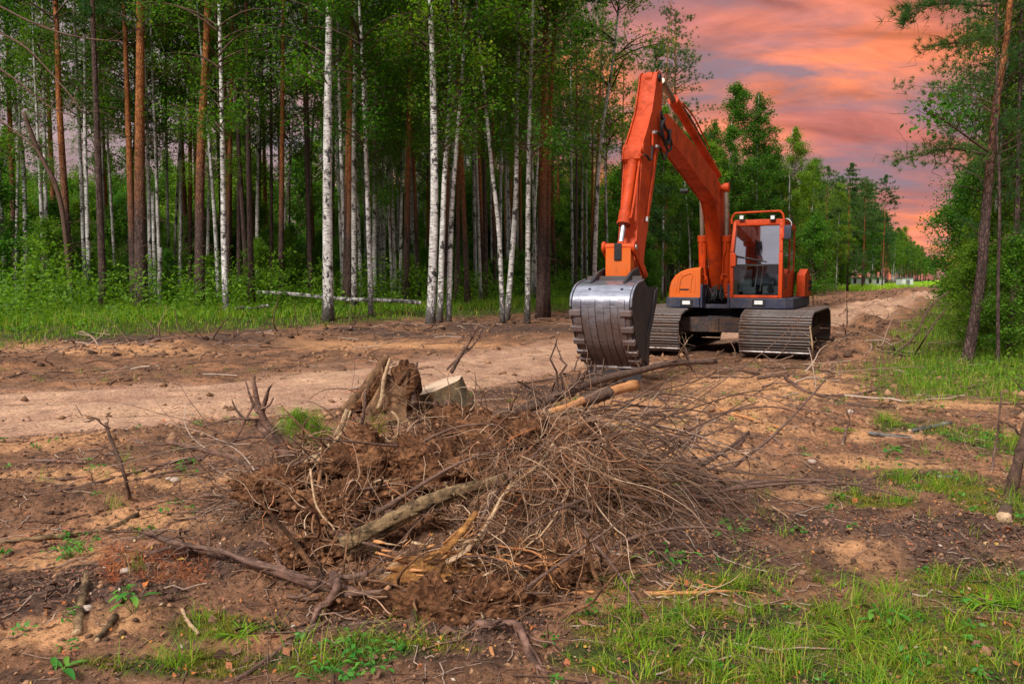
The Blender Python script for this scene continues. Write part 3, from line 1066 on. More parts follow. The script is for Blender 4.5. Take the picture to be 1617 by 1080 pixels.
def traced_tree(name, label, pts, wpx, Y, bark, crown, sc_c=1.0, dead=False, group=None, H=18.0, cat=None, swell=1.3, zbase=None):
    """trunk through pixel points (first = base), standing Y metres away"""
    b = at(pts[0][0], pts[0][1], Y)
    zg = hz(b.x, b.y, False)
    pr = [at(px, py, Y) for px, py in pts]
    base = Vector((b.x, Y, zg - 0.12))
    pr[0] = Vector((b.x, Y, zg - 0.12))
    # carry on upwards beyond the frame
    d = (pr[-1] - pr[-2]).normalized()
    top = pr[-1].z - zg
    if crown is not None and top < H:
        pr.append(pr[-1] + Vector((d.x * 0.6, random.uniform(-.05, .05), d.z)).normalized() * (H - top))
    dy = [0.0]
    for k in range(1, len(pr)):
        dy.append(dy[-1] + random.uniform(-0.15, 0.15))
    loc = [p - base + Vector((0, dy[k], 0)) for k, p in enumerate(pr)]
    path = catmull(loc, 6)
    rb = wpx * 0.5 / FPX * Y
    e = empty(name, base)
    tag(e, label, cat or ('pine tree' if 'pine' in name else 'birch tree'), group)
    link('trunk', trunk_mesh(path, rb, rb * (0.35 if crown is not None else 0.8), bark, 12, swell), e)
    if crown is not None:
        l_ = tag(link('limbs', crown[0], e), kind='stuff'); c = link('crown', crown[1], e)
        q = path[-1] / path[-1].z * H
        for o in (l_, c):
            o.scale = (sc_c, sc_c, 1.0)
            # shear free lean: rotate towards the top of the trunk
            ax = Vector((0, 0, 1)).rotation_difference(Vector((q.x, q.y, H)).normalized())
            o.rotation_mode = 'QUATERNION'
            o.rotation_quaternion = ax @ Matrix.Rotation(random.Random(label).uniform(0, 6), 3, 'Z').to_quaternion()
    if dead:
        dd = link('dead_branches', random.choice(DEAD), e)
        dd.rotation_euler = (0, 0, random.uniform(0, 6)); tag(dd, kind='stuff')
    return e


B = CR['birch']; Pn = CR['pine']
LEFT = [
 # name, label, pts, w, Y, bark, crown
 ('pine_tree', 'leftmost pine in the photo, a thin dim trunk at the left edge of the forest', [(24, 425), (14, 200), (5, 0)], 9, 30, M_PINE, Pn[0]),
 ('pine_tree', 'orange topped pine leaning left, second pine from the left edge', [(113, 469), (104, 350), (95, 170), (86, 0)], 13, 27, M_PINE, Pn[1]),
 ('pine_tree', 'dark purple brown slim pine trunk between the leaning pine and the thickest pine', [(163, 474), (155, 220), (149, 0)], 12, 25, M_PINE_DARK, Pn[2]),
 ('pine_tree', 'thickest pine of the left forest, bark turning from dark to bright orange halfway up', [(223, 485), (219, 250), (217, 0)], 20, 25, M_PINE, Pn[0]),
 ('pine_tree', 'second thickest pine of the left forest, orange upper trunk, right of the thickest one', [(315, 490), (318, 250), (327, 0)], 16, 25, M_PINE, Pn[1]),
 ('pine_tree', 'thin orange pine just left of the second thickest pine', [(298, 420), (300, 200), (303, 0)], 7, 33, M_PINE, Pn[2]),
 ('pine_tree', 'slim orange pine right behind the white birch at the fallen log', [(358, 456), (361, 230), (366, 0)], 8, 30, M_PINE, Pn[0]),
 ('pine_tree', 'slim orange brown pine between two white birches left of the centre', [(545, 467), (549, 220), (553, 0)], 10, 28, M_PINE, Pn[1]),
 ('pine_tree', 'thin pine behind the leaning group of three birches', [(719, 456), (724, 300), (729, 120)], 6, 32, M_PINE, Pn[2]),
 ('pine_tree', 'double thick pine with purple foot and orange top left of the excavator arm', [(854, 461), (858, 233), (863, 0)], 15, 28, M_PINE, Pn[0]),
 ('pine_tree', 'orange pine stem touching the double thick pine from behind on its right', [(864, 455), (867, 215), (877, 0)], 10, 29, M_PINE, Pn[1]),
 ('pine_tree', 'slim dark pine far behind between the slim orange pine and the widest birch', [(407, 400), (409, 200), (412, 0)], 6, 38, M_PINE, Pn[1]),
 ('birch_tree', 'white birch nearest to the left edge of the photo, curved at mid height', [(40, 441), (34, 270), (22, 140)], 8, 30, M_BIRCH, B[0]),
 ('birch_tree', 'slender white birch, left one of the close pair between two pines', [(134, 440), (127, 230), (120, 0)], 7, 29, M_BIRCH, B[1]),
 ('birch_tree', 'slender white birch, right one of the close pair between two pines', [(141, 451), (136, 250), (133, 60)], 7, 28, M_BIRCH, B[2]),
 ('birch_tree', 'thin birch hugging the slim dark purple pine on its right', [(162, 425), (160, 200), (158, 0)], 6, 31, M_BIRCH, B[3]),
 ('birch_tree', 'thin birch leaning right, standing alone left of the thickest pine', [(196, 420), (203, 290), (210, 171)], 5, 32, M_BIRCH, B[0]),
 ('birch_tree', 'birch showing just right of the thickest pine', [(236, 425), (232, 200), (228, 0)], 6, 31, M_BIRCH, B[1]),
 ('birch_tree', 'upright thin birch, first to the right of the broken snags', [(265, 405), (262, 200), (260, 60)], 5, 34, M_BIRCH, B[2]),
 ('birch_tree', 'thin birch leaning right behind the broken snags', [(270, 395), (284, 230), (298, 67)], 5, 34, M_BIRCH, B[3]),
 ('birch_tree', 'white birch with gentle bends between the second thickest pine and the fallen log', [(357, 503), (351, 380), (350, 259), (342, 0)], 10, 23.5, M_BIRCH, B[0]),
 ('birch_tree', 'thin birch leaning right above the left end of the fallen birch log', [(438, 438), (452, 320), (462, 228)], 5, 33, M_BIRCH, B[1]),
 ('birch_tree', 'widest white birch, standing at the edge of the dirt, heavily marked bark', [(518, 503), (518, 250), (519, 0)], 17, 23, M_BIRCH, B[2]),
 ('birch_tree', 'white birch second to the right of the widest birch', [(559, 480), (560, 230), (562, 0)], 9, 26, M_BIRCH, B[3]),
 ('birch_tree', 'slim birch leaning left at the dirt edge, third right of the widest birch', [(586, 490), (578, 280), (571, 52), (568, 0)], 7, 24.5, M_BIRCH, B[0]),
 ('birch_tree', 'thin birch of the dim pair behind, right stem', [(640, 415), (642, 250), (647, 88)], 6, 33, M_BIRCH, B[1]),
 ('birch_tree', 'thin birch of the dim pair behind, left stem', [(631, 410), (634, 270), (639, 155)], 5, 34, M_BIRCH, B[2]),
 ('birch_tree', 'thick white birch with red paint mark at its foot, left of the three fanned birches', [(679, 498), (686, 320), (683, 100), (680, 0)], 14, 23.5, M_BIRCH, B[3]),
 ('birch_tree', 'middle birch of the three that fan out, dark mossy foot', [(694, 487), (701, 300), (709, 171), (712, 0)], 10, 25, M_BIRCH, B[0]),
 ('birch_tree', 'right birch of the three that fan out, leaning right', [(708, 495), (713, 330), (722, 207), (735, 0)], 9, 24, M_BIRCH, B[1]),
 ('birch_tree', 'bent birch bowing left at the top, left foot of the birch V', [(794, 487), (788, 370), (776, 259), (764, 130), (755, 40)], 8, 24.5, M_BIRCH, B[2]),
 ('birch_tree', 'birch rising straight from the right foot of the birch V', [(800, 476), (814, 320), (816, 180), (820, 0)], 9, 25.5, M_BIRCH, B[3]),
 ('birch_tree', 'clean white birch alone between the birch V and the double thick pine', [(833, 484), (835, 250), (841, 0)], 9, 25, M_BIRCH, B[0]),
 ('birch_tree', 'slim birch leaning right, last birch before the excavator arm', [(937, 440), (943, 300), (950, 207), (971, 57)], 7, 30, M_BIRCH, B[1]),
]
for i, (nm, lab, pts, w, Y, bk, cr) in enumerate(LEFT):
    traced_tree(nm, lab, pts, w, Y, bk, cr, dead=(nm == 'pine_tree'), sc_c=random.uniform(0.85, 1.15))
traced_tree('birch_snag', 'taller broken birch snag without a crown behind the thickest pine', [(244, 425), (242, 303)], 6, 31, M_BIRCH, None, cat='dead tree')
traced_tree('birch_snag', 'short thick broken birch snag without a crown right of the thickest pine', [(251, 461), (254, 391)], 8, 27, M_BIRCH, None, cat='dead tree')
traced_tree('dead_tree', 'dark crooked bare tree leaning left across the second pine', [(113, 440), (95, 320), (60, 240), (40, 180)], 8, 26, M_BARK_DK, None, cat='dead tree')

# red paint mark on the birch foot is part of that birch
# fallen birch log in the grass
for nm, lab, a, b, w, Y in [('fallen_birch_log', 'long white fallen birch log lying in the grass behind the widest birch', (405, 462), (665, 479), 6, 25.5),
                            ('fallen_birch_log', 'short whitish fallen log low in the grass left of the widest birch', (372, 488), (425, 484), 4, 23.5)]:
    pa, pb = at(*a, Y), at(*b, Y)
    pts = [pa.lerp(pb, t) + Vector((0, 0, 0.03 * math.sin(t * 9))) for t in np.linspace(0, 1, 10)]
    o = MB().tube(pts, w * .5 / FPX * Y, 10, 0.06).build(nm, M_BIRCH, smooth=True)
    tag(o, lab, 'log')

# right side of the clearing
NB, NP = CR['birch_near'], CR['pine_near']
RIGHT = [
 ('pine_tree', 'tall leaning pine with reddish trunk, nearest tree on the right of the road', [(1525, 574), (1543, 450), (1562, 300), (1577, 150), (1591, 5)], 18, 13.6, M_PINE, NP[0]),
 ('pine_tree', 'very thin pine stem right of the leaning reddish pine', [(1576, 585), (1580, 450), (1584, 300), (1588, 100)], 6, 13.0, M_PINE_DARK, NP[1]),
 ('pine_tree', 'dark medium pine trunk at the right edge behind the very thin stem', [(1590, 553), (1600, 450), (1607, 330), (1618, 100)], 11, 14.8, M_PINE_DARK, NP[0]),
 ('birch_tree', 'leafy young birch right behind the foot of the leaning reddish pine', [(1560, 540), (1568, 400), (1576, 250)], 6, 16.0, M_BIRCH, NB[0]),
 ('birch_tree', 'leafy birch with thin stem directly behind the leaning reddish pine', [(1551, 520), (1566, 380), (1580, 200)], 5, 18.0, M_BIRCH, NB[1]),
]
for nm, lab, pts, w, Y, bk, cr in RIGHT:
    traced_tree(nm, lab, pts, w, Y, bk, cr, H=13.5, sc_c=.8)

# tall trees that rise over the far treeline behind the excavator: px, top py, Y, kind, label
FAR = [(1160, 132, 58, 'b', 'tallest birch behind the excavator, left of the tall pair'), (1192, 146, 59, 'b', 'tall birch behind the excavator, right of the tall pair'),
       (1124, 190, 56, 'b', 'birch right behind the boom with yellowish hanging twigs'), (1250, 200, 64, 'b', 'single birch standing above the treeline right over the cab'),
       (1280, 250, 70, 'b', 'birch crown right of the single high birch over the cab'), (1302, 262, 76, 'p', 'dark pine left of the pointed spruce behind the cab'),
       (1338, 256, 84, 's', 'pointed spruce in the middle of the far treeline'), (1362, 278, 90, 'p', 'slim pine between the pointed spruce and the red trunk pine'),
       (1393, 276, 92, 'p', 'red trunked pine at the end of the near treeline, tall and isolated'), (1222, 240, 66, 'b', 'birch half hidden between the tall pair and the single high birch'),
       (1095, 250, 50, 'b', 'low leafy birch under the boom'), (1320, 290, 80, 'b', 'birch in front of the pointed spruce')]
for px, py, Y, k, lab in FAR:
    b = at(px, 456, Y); zg = hz(b.x, Y, False)
    topz = at(px, py, Y).z
    Hh = topz - zg
    if k == 'b':
        tree('birch_tree', lab, 'birch tree', (b.x, Y, zg - .1), random.choice(TR['birch']), random.choice(CR['birch_tall']), random.uniform(0, 6), Hh / 19.0)
    elif k == 's':
        tree('spruce_tree', lab, 'spruce tree', (b.x, Y, zg - .1), TR['pine_s'][0], CR['spruce'][0], random.uniform(0, 6), Hh / 16.9, csc=(1.25, 1.25, 1.12))
    else:
        tree('pine_tree', lab, 'pine tree', (b.x, Y, zg - .1), TR['pine_s'][random.randrange(2)], CR['pine_far'][random.randrange(1, 3)], random.uniform(0, 6), Hh / 17.5)

# the body of the forest
cnt = 0
placed = []


def far_enough(x, y, d):
    for a, b in placed:
        if (a - x) ** 2 + (b - y) ** 2 < d * d:
            return False
    return True


LBL = {'birch': 'dim birch deep in the left forest behind the front row of trunks',
       'pine': 'dim pine deep in the left forest behind the front row of trunks'}
rs = random.Random(21)
tries = 0
while cnt < 62 and tries < 6000:
    tries += 1
    Y = rs.uniform(27, 62)
    n = -rs.uniform(4.5, 26)
    x = float(np.interp(Y, EDGE_Y, EDGE_X)) + n
    if abs(x) > 0.80 * Y + 3 or x > 0.35 * Y or not far_enough(x, Y, 1.9):
        continue
    placed.append((x, Y)); cnt += 1
    k = 'birch' if rs.random() < 0.5 else 'pine'
    z = hz(x, Y, False) - 0.1
    sc = rs.uniform(0.55, 0.95)
    if k == 'birch':
        tree('birch_tree', LBL[k], 'birch tree', (x, Y, z), rs.choice(TR['birch']), rs.choice(CR['birch']), rs.uniform(0, 6), sc, 'birches deep in the left forest', tilt=(rs.uniform(-.04, .04), rs.uniform(-.06, .06)))
    else:
        tree('pine_tree', LBL[k], 'pine tree', (x, Y, z), rs.choice(TR['pine'] + TR['pine_dark']), rs.choice(CR['pine']), rs.uniform(0, 6), sc, 'pines deep in the left forest')
cnt = 0; tries = 0
while cnt < 85 and tries < 5000:
    tries += 1
    Y = rs.uniform(26, 50)
    x = float(np.interp(Y, EDGE_Y, EDGE_X)) - rs.uniform(3.0, 20)
    if abs(x) > 0.70 * Y + 2 or x > 0.25 * Y or not far_enough(x, Y, 1.0):
        continue
    placed.append((x, Y)); cnt += 1
    bi = rs.random() < .55
    e = empty('birch_tree' if bi else 'pine_tree', (x, Y, hz(x, Y, False) - .1), rs.uniform(0, 6))
    s_ = rs.uniform(.5, .8); e.scale = (s_, s_, rs.uniform(.75, .95)); e.rotation_euler = (rs.uniform(-.03, .03), rs.uniform(-.05, .05), rs.uniform(0, 6))
    tag(e, 'slender white birch stem among the crowded thin trunks of the left forest' if bi else 'slender pine stem among the crowded thin trunks of the left forest', 'birch tree' if bi else 'pine tree',
        'slender birches of the left forest' if bi else 'slender pines of the left forest')
    link('trunk', rs.choice(TR['birch'] if bi else TR['pine'] + TR['pine_dark']), e)
    cr_ = rs.choice(CR['thin_birch'] if bi else CR['thin_pine'])
    tag(link('limbs', cr_[0], e), kind='stuff'); link('crown', cr_[1], e)
# leafy young trees filling the lower storey
cnt = 0
while cnt < 165:
    Y = rs.uniform(24, 60)
    Y = rs.uniform(26, 64)
    dn_ = rs.uniform(5.0, 32)
    x = float(np.interp(Y, EDGE_Y, EDGE_X)) - dn_
    if abs(x) > 0.74 * Y + 3 or x > 0.5 * Y:
        continue
    cnt += 1
    sc = rs.uniform(0.2, 0.36) if dn_ < 9 else rs.uniform(0.25, 0.5) if dn_ < 15 else rs.uniform(0.4, 0.8)
    tree('young_tree', 'leafy green young tree in the understorey of the left forest', 'young tree', (x, Y, hz(x, Y, False) - 0.05), rs.choice(TR['sapling']), rs.choice(CR['sapling']),
         rs.uniform(0, 6), sc, 'young trees in the understorey of the left forest')
# a low curtain of trees far behind closes the wood
for i in range(70):
    Y = rs.uniform(52, 68); x = -.72 * Y + i / 69 * .93 * Y + rs.uniform(-1, 1)
    if left_n(x, Y) > -8:
        continue
    tree('young_tree', 'leafy green young tree in the understorey of the left forest', 'young tree', (x, Y, hz(x, Y, False) - .1), rs.choice(TR['sapling']), rs.choice(CR['sapling']), rs.uniform(0, 6), rs.uniform(.9, 1.35),
         'young trees in the understorey of the left forest')
for i in range(84):
    x = -62 + i * 1.36 + rs.uniform(-.8, .8); Y = 62 + rs.uniform(0, 10) + max(0, x) * 0.9
    if left_n(x, Y) > -3:
        x = float(np.interp(Y, EDGE_Y, EDGE_X)) - 4 - rs.uniform(0, 8)
    tree('background_tree', 'leafy tree at the far back of the left forest, reads as the green backdrop', 'tree', (x, Y, hz(x, Y, False) - .1), rs.choice(TR['pine_s']), rs.choice(CR['birch_far']),
         rs.uniform(0, 6), rs.uniform(0.5, 0.72), 'backdrop trees of the left forest')
# edge of the wood behind the excavator and along the road to the vanishing point
cnt = 0
while cnt < 235:
    Y = 34 + 330 * rs.random() ** 2.0
    x = float(np.interp(Y, EDGE_Y, EDGE_X)) - rs.uniform(0.5, 9 if Y < 100 else 5)
    if x < 0.16 * Y:
        continue
    cnt += 1
    sp = x - float(np.interp(Y, EDGE_Y, EDGE_X))
    k = rs.random()
    cap = (11.5 if Y < 62 else 12.5 if Y < 100 else 14.0) * rs.uniform(0.65, 1.0)
    if k < 0.55:
        H_ = 17; cr = rs.choice(CR['birch_far']); trk = rs.choice(TR['birch_s']); nm, ct = 'birch_tree', 'birch tree'
    else:
        H_ = 17; cr = rs.choice(CR['pine_far']); trk = rs.choice(TR['pine_s']); nm, ct = 'pine_tree', 'pine tree'
    far = Y > 110
    g = ('treeline far along the road' if far else 'wood behind the excavator')
    tree(nm, (('birch' if k < .55 else 'pine') + (' in the distant treeline that runs to the vanishing point' if far else ' in the green wood behind the excavator and right of it')), ct,
         (x, Y, hz(x, Y, False) - .1), trk, cr, rs.uniform(0, 6), cap / H_, ('birches in the ' if k < .55 else 'pines in the ') + g)
cnt = 0
while cnt < 60:
    Y = 110 + 520 * rs.random() ** 1.3
    x = float(np.interp(Y, EDGE_Y, EDGE_X)) - rs.uniform(-.5, 5)
    cnt += 1
    tree('pine_tree', 'pine in the last visible stretch of treeline before the vanishing point', 'pine tree', (x, Y, hz(x, Y, False) - .1), TR['pine_s'][0], rs.choice(CR['pine_far'] + CR['birch_far']), rs.uniform(0, 6), rs.uniform(.6, .95), 'far end pines of the treeline')
for i in range(60):
    Y = 30 + 75 * rs.random()
    x = float(np.interp(Y, EDGE_Y, EDGE_X)) - rs.uniform(0.3, 2.2)
    if x < 0.14 * Y:
        continue
    tree('young_tree', 'leafy young tree on the wood edge behind the excavator', 'young tree', (x, Y, hz(x, Y, False) - .05), rs.choice(TR['sapling']), rs.choice(CR['sapling']), rs.uniform(0, 6), rs.uniform(.35, .75),
         'young trees on the wood edge behind the excavator')
# lime coloured young tree right of the cab
b = at(1285, 455, 40)
tree('young_tree', 'bright lime green young tree right of the excavator cab', 'young tree', (b.x, 40, hz(b.x, 40, False)), TR['sapling'][1], CR['sapling'][1], 1.0, 0.66)
# right forest
cnt = 0
while cnt < 105:
    Y = 15.0 + 230 * rs.random() ** 2.9
    rx = 0.55 * Y + 1.3
    x = rx + rs.uniform(0.2, 9)
    if x > 0.72 * Y + 5:
        continue
    cnt += 1
    sc = rs.uniform(0.8, 1.05)
    if rs.random() < .3:
        tree('birch_tree', 'leafy birch in the dense wood on the right side of the road', 'birch tree', (x, Y, hz(x, Y, False) - .1), rs.choice(TR['near']), rs.choice(CR['birch_near'] if Y < 30 else CR['birch']), rs.uniform(0, 6),
             sc * (1.0 if Y < 30 else .7), 'birches of the right wood')
    else:
        tree('pine_tree', 'pine in the dense wood on the right side of the road', 'pine tree', (x, Y, hz(x, Y, False) - .1), rs.choice(TR['near']), rs.choice(CR['pine_near'] if Y < 30 else CR['pine_far']), rs.uniform(0, 6),
             sc * (.95 if Y < 30 else .75), 'pines of the right wood')
for i in range(18):
    Y = 15.5 + 22 * rs.random()
    x = 0.55 * Y + 1.6 + rs.uniform(0, 4.5)
    tree('young_tree', 'leafy young tree in the understorey of the right wood', 'young tree', (x, Y, hz(x, Y, False) - .05), rs.choice(TR['sapling']), rs.choice(CR['sapling']), rs.uniform(0, 6), rs.uniform(.2, .42),
         'young trees in the understorey of the right wood')
# young trees that dress the front of the right wood where boughs reach over the road
for px, Y, s, lab in [(1535, 15.0, .3, 'small leafy young tree nearest to the road at the front of the right wood'), (1550, 19, .4, 'taller leafy young tree behind the leaning reddish pine'),
                      (1530, 26, .7, 'leafy young tree leaning over the road behind the front bushes of the right wood'), (1520, 34, .8, 'leafy young tree farthest along the right road edge'),
                      (1560, 16, .4, 'small leafy bush between the leaning reddish pine and the very thin stem'), (1600, 13.5, .3, 'low leafy bush at the right edge of the photo')]:
    b = at(px, 500, Y)
    tree('young_tree', lab, 'young tree', (b.x, Y, hz(b.x, Y, False) - .05), rs.choice(TR['sapling']), CR['sapling'][0], rs.uniform(0, 6), s)
# pale building glimpsed between trunks far down the road
bb = at(1428, 452, 120)
e = empty('utility_building', (bb.x, 120, hz(bb.x, 120, False)))
tag(e, 'small pale grey building glimpsed between trunks beside the far bright field', 'building')
MB().box(-.8, .8, -1, 1, 0, 1.5).build('wall', M_CONCRETE, e)
MB().box(-.9, .9, -1.12, 1.12, 1.503, 1.62).build('roof', M_SEAT, e)
MB().box(-.3, .3, -1.06, -1.003, 0, 1.3).build('door', M_SEAT, e)
bb = at(1365, 440, 118)
e = empty('long_building', (bb.x, 118, hz(bb.x, 118, False)), 0.4)
tag(e, 'long pale building seen in slivers through the trunks left of the red trunked pine', 'building')
MB().box(-4, 4, 0, 4, 0, 1.3).build('wall', M_CONCRETE, e)
MB().box(-4.2, 4.2, -.2, 4.2, 1.303, 1.45).build('roof', M_SEAT, e)
for i in range(5):
    MB().box(-3.6 + i * 1.5, -3.1 + i * 1.5, -.04, -.003, .5, 1.2).build('window', M_BLACK, e)

# ------------------------------------------------------------------ excavator
EC = Vector((4.43, 16.19, 0.0))
EF = Vector((-0.446, -0.895, 0.0)).normalized(); EL = Vector((-EF.y, EF.x, 0.0))
EZ = hz(4.5, 13.8, False)
LC = -0.14                                     # middle of the boom, metres towards the picture's right
ex = empty('excavator', (EC.x, EC.y, 0.0), math.atan2(-EF.x, EF.y))
tag(ex, 'orange crawler excavator with wide tracks and its bucket resting on the dirt', 'excavator')


def TL(px, py, l):
    """pixel on the plane 'l metres to the side' -> (forward, up)"""
    dx, dy, dz = ray(px, py)
    t = (l + EC.dot(EL)) / (dx * EL.x + dy * EL.y)
    P = Vector((dx * t, dy * t, CAM_H + dz * t))
    return (P - EC).dot(EF), P.z


def TF(px, py, f):
    """pixel on the plane 'f metres forward' -> (side, up)"""
    dx, dy, dz = ray(px, py)
    t = (f + EC.dot(EF)) / (dx * EF.x + dy * EF.y)
    P = Vector((dx * t, dy * t, CAM_H + dz * t))
    return (P - EC).dot(EL), P.z


def V3(l, f, z):
    return Vector((-l, f, z))


def prof(pts, l_from, l_to, lt=None):
    """closed outline of pixels traced on plane lt, extruded sideways"""
    q = [TL(px, py, l_to if lt is None else lt) for px, py in pts]
    return [V3(l_from, f, z) for f, z in q], [V3(l_to, f, z) for f, z in q]


# --- crawler tracks
TW = 1.22
f0, zt = TL(1275, 503, 1.15 + TW / 2)
_, zb = TL(1275, 572, 1.15 + TW / 2)
TH = max(0.72, zt - zb)
TZ = zb


def track_path():
    """(f, z) outline of the shoe pins"""
    half, h = 1.92, TH
    pts = [(-half + .25, 0), (half - .42, 0), (half - .12, .10 * h), (half, .32 * h), (half, .66 * h), (half - .16, .90 * h), (half - .50, h), (-half + .62, h), (-half + .18, .86 * h), (-half, .55 * h), (-half, .25 * h)]
    return [(a, b + TZ + 0.05) for a, b in pts]


def resample(path, step):
    P = [Vector((a, b)) for a, b in path] + [Vector(path[0])]
    seg = [(P[i + 1] - P[i]).length for i in range(len(P) - 1)]
    tot = sum(seg); n = round(tot / step)
    out = []
    for k in range(n):
        d = tot * k / n; i = 0
        while d > seg[i]:
            d -= seg[i]; i += 1
        out.append((P[i].lerp(P[i + 1], d / seg[i]), (P[i + 1] - P[i]).normalized()))
    return out


SHOE_P = resample(track_path(), 0.165)
sm = MB()
sm.box(-TW / 2, TW / 2, -.077, .077, -.012, .012)
for yy in (-.066, 0.0, .060):
    sm.box(-TW / 2 + .002, TW / 2 - .002, yy - .007, yy + .007, .0122, .040, 1)
shoe0 = sm.build('track_shoe', [M_SHOE, M_GROUSER], bevel=0.002)
shoe_me = shoe0.data
bpy.data.objects.remove(shoe0)
for side, lc in ((1, 1.15), (-1, -1.15)):
    fr = MB()
    hw = TW / 2 - .34
    ring = [(a * .93, (b - TZ - .05 - TH / 2) * .72 + TZ + .05 + TH / 2) for a, b in track_path()]
    fr.prism([V3(lc - hw, a, b) for a, b in ring], [V3(lc + hw, a, b) for a, b in ring])
    track = fr.build('crawler_track', M_UNDER, ex, bevel=0.02)
    for P, d in SHOE_P:
        o = link('track_shoe', shoe_me, track)
        tvec = Vector((0, d.x, d.y)); nvec = Vector((0, d.y, -d.x)); xv = Vector((1, 0, 0))
        M4 = Matrix(((xv.x, tvec.x, nvec.x, -lc), (xv.y, tvec.y, nvec.y, P.x), (xv.z, tvec.z, nvec.z, P.y), (0, 0, 0, 1)))
        o.matrix_local = M4
    for k in range(7):
        for s2 in (-1, 1):
            MB().cyl(V3(lc + s2 * (hw + .01), -1.35 + k * .45, TZ + .20), V3(lc + s2 * (hw + .10), -1.35 + k * .45, TZ + .20), .10, 14).build('roller', M_UNDER, track, smooth=True)
    for a, zc_ in ((-1.70, TZ + .42), (1.68, TZ + .42)):
        for s2 in (-1, 1):
            MB().cyl(V3(lc + s2 * (hw + .01), a, zc_), V3(lc + s2 * (hw + .08), a, zc_), .27, 20).build('sprocket' if a < 0 else 'idler', M_UNDER, track, smooth=True)
    ch = MB()
    for P, d in SHOE_P:
        c = V3(lc, P.x, P.y) - Vector((0, d.y, -d.x)) * .05
        for s2 in (-.1, .1):
            ch.obox(c + Vector((s2, 0, 0)), [Vector((1, 0, 0)), Vector((0, d.x, d.y)), Vector((0, d.y, -d.x))], (.025, .085, .035))
    ch.build('chain', M_UNDER, track)
    # side webs that close the track as seen from outside
    gd_ = MB()
    gd_.box(-(lc + .47), -(lc - .47), -1.2, 1.2, TZ + .30, TZ + .46)
    gd_.build('track_beam', M_UNDER, track, bevel=.01)

xf = MB()
xf.box(-.72, .72, .95, 1.15, TZ + .38, TZ + .66)
xf.box(-.72, .72, -1.15, -.95, TZ + .38, TZ + .66)
xf.box(-.50, .50, -.95, .95, TZ + .40, TZ + .68)
xf.box(-.03, .03, 1.152, 1.19, TZ + .38, TZ + .66)
xf.build('undercarriage_frame', M_UNDER, ex, bevel=0.012)
ped = MB().tube([V3(0, 0, TZ + .60), V3(0, 0, TZ + .80), V3(0, 0, TZ + .84), V3(0, 0, .93)], [.62, .58, .56, .56], 32)
ped.build('slewing_pedestal', M_NAVY, ex, smooth=True)
sw = MB().cyl(V3(0, 0, .80), V3(0, 0, .90), .68, 40)
for k in range(32):
    a = 2 * PI * k / 32
    sw.cyl(V3(.64 * math.cos(a), .64 * math.sin(a), .90), V3(.64 * math.cos(a), .64 * math.sin(a), .915), .018, 6)
sw.build('slewing_ring', M_BLACK, ex, smooth=True)

# --- deck
FD = 1.30
lL, zD0 = TF(1052, 485.5, FD)
lM1, _ = TF(1104, 480, FD)
lM2, _ = TF(1152, 480, FD)
lR, zD1 = TF(1240, 470.5, FD)
zD0 = TF(1150, 486.5, FD)[1]; zD1 = TF(1200, 471, FD)[1]
dk = MB()
dk.prism([V3(lL, FD, zD0), V3(lM1, FD, zD0), V3(lM1, -1.3, zD0), V3(lL, -1.3, zD0)], [V3(lL, FD, zD1), V3(lM1, FD, zD1), V3(lM1, -1.3, zD1), V3(lL, -1.3, zD1)])
dk.prism([V3(lM2, FD, zD0), V3(lR, FD, zD0), V3(lR + .13, FD - .10, zD0), V3(lR + .14, -1.3, zD0), V3(lM2, -1.3, zD0)],
         [V3(lM2, FD, zD1), V3(lR, FD, zD1), V3(lR + .13, FD - .10, zD1), V3(lR + .14, -1.3, zD1), V3(lM2, -1.3, zD1)])
dk.prism([V3(lM1 + .003, FD - .25, zD0 - .02), V3(lM2 - .003, FD - .25, zD0 - .02), V3(lM2 - .003, -1.3, zD0 - .02), V3(lM1 + .003, -1.3, zD0 - .02)],
         [V3(lM1 + .003, FD - .25, zD0 + .06), V3(lM2 - .003, FD - .25, zD0 + .06), V3(lM2 - .003, -1.3, zD0 + .06), V3(lM1 + .003, -1.3, zD0 + .06)])
deck = dk.build('deck_frame', M_NAVY, ex, bevel=0.012)
for px in (1084, 1198):
    l0, z0 = TF(px, 478, FD)
    w = MB().box(-(l0 + .12), -(l0 - .12), FD + .002, FD + .02, z0 - .06, z0 + .06)
    wl = w.build('work_lamp', M_BLACK, ex, bevel=0.006)
    w = MB().box(-(l0 + .075), -(l0 - .075), FD + .021, FD + .034, z0 - .035, z0 + .035)
    w.build('lens', M_LAMP, wl, bevel=0.008)
sk = MB()
for l0 in (lM1 + .03, lM2 - .03):
    sk.box(-(l0 + .02), -(l0 - .02), FD - .55, FD - .02, zD0, zD1 + .25)
sk.build('boom_bracket', M_NAVY, ex, bevel=0.008)

# --- rounded tank cover on the picture's left
FH = 1.12
sil = [(1054, 470), (1055, 455), (1058, 444), (1064, 435), (1073, 428.5), (1084, 424.5), (1096, 422.5), (1106, 422), (1106, 470)]
q = [TF(px, py, FH) for px, py in sil]
mid_l = sum(a for a, _ in q) / len(q)


def shrink(qs, s, dz=0):
    l0 = max(a for a, _ in qs); z0 = min(b for _, b in qs)
    return [(l0 + (a - l0) * s, z0 + (b - z0) * s + dz) for a, b in qs]


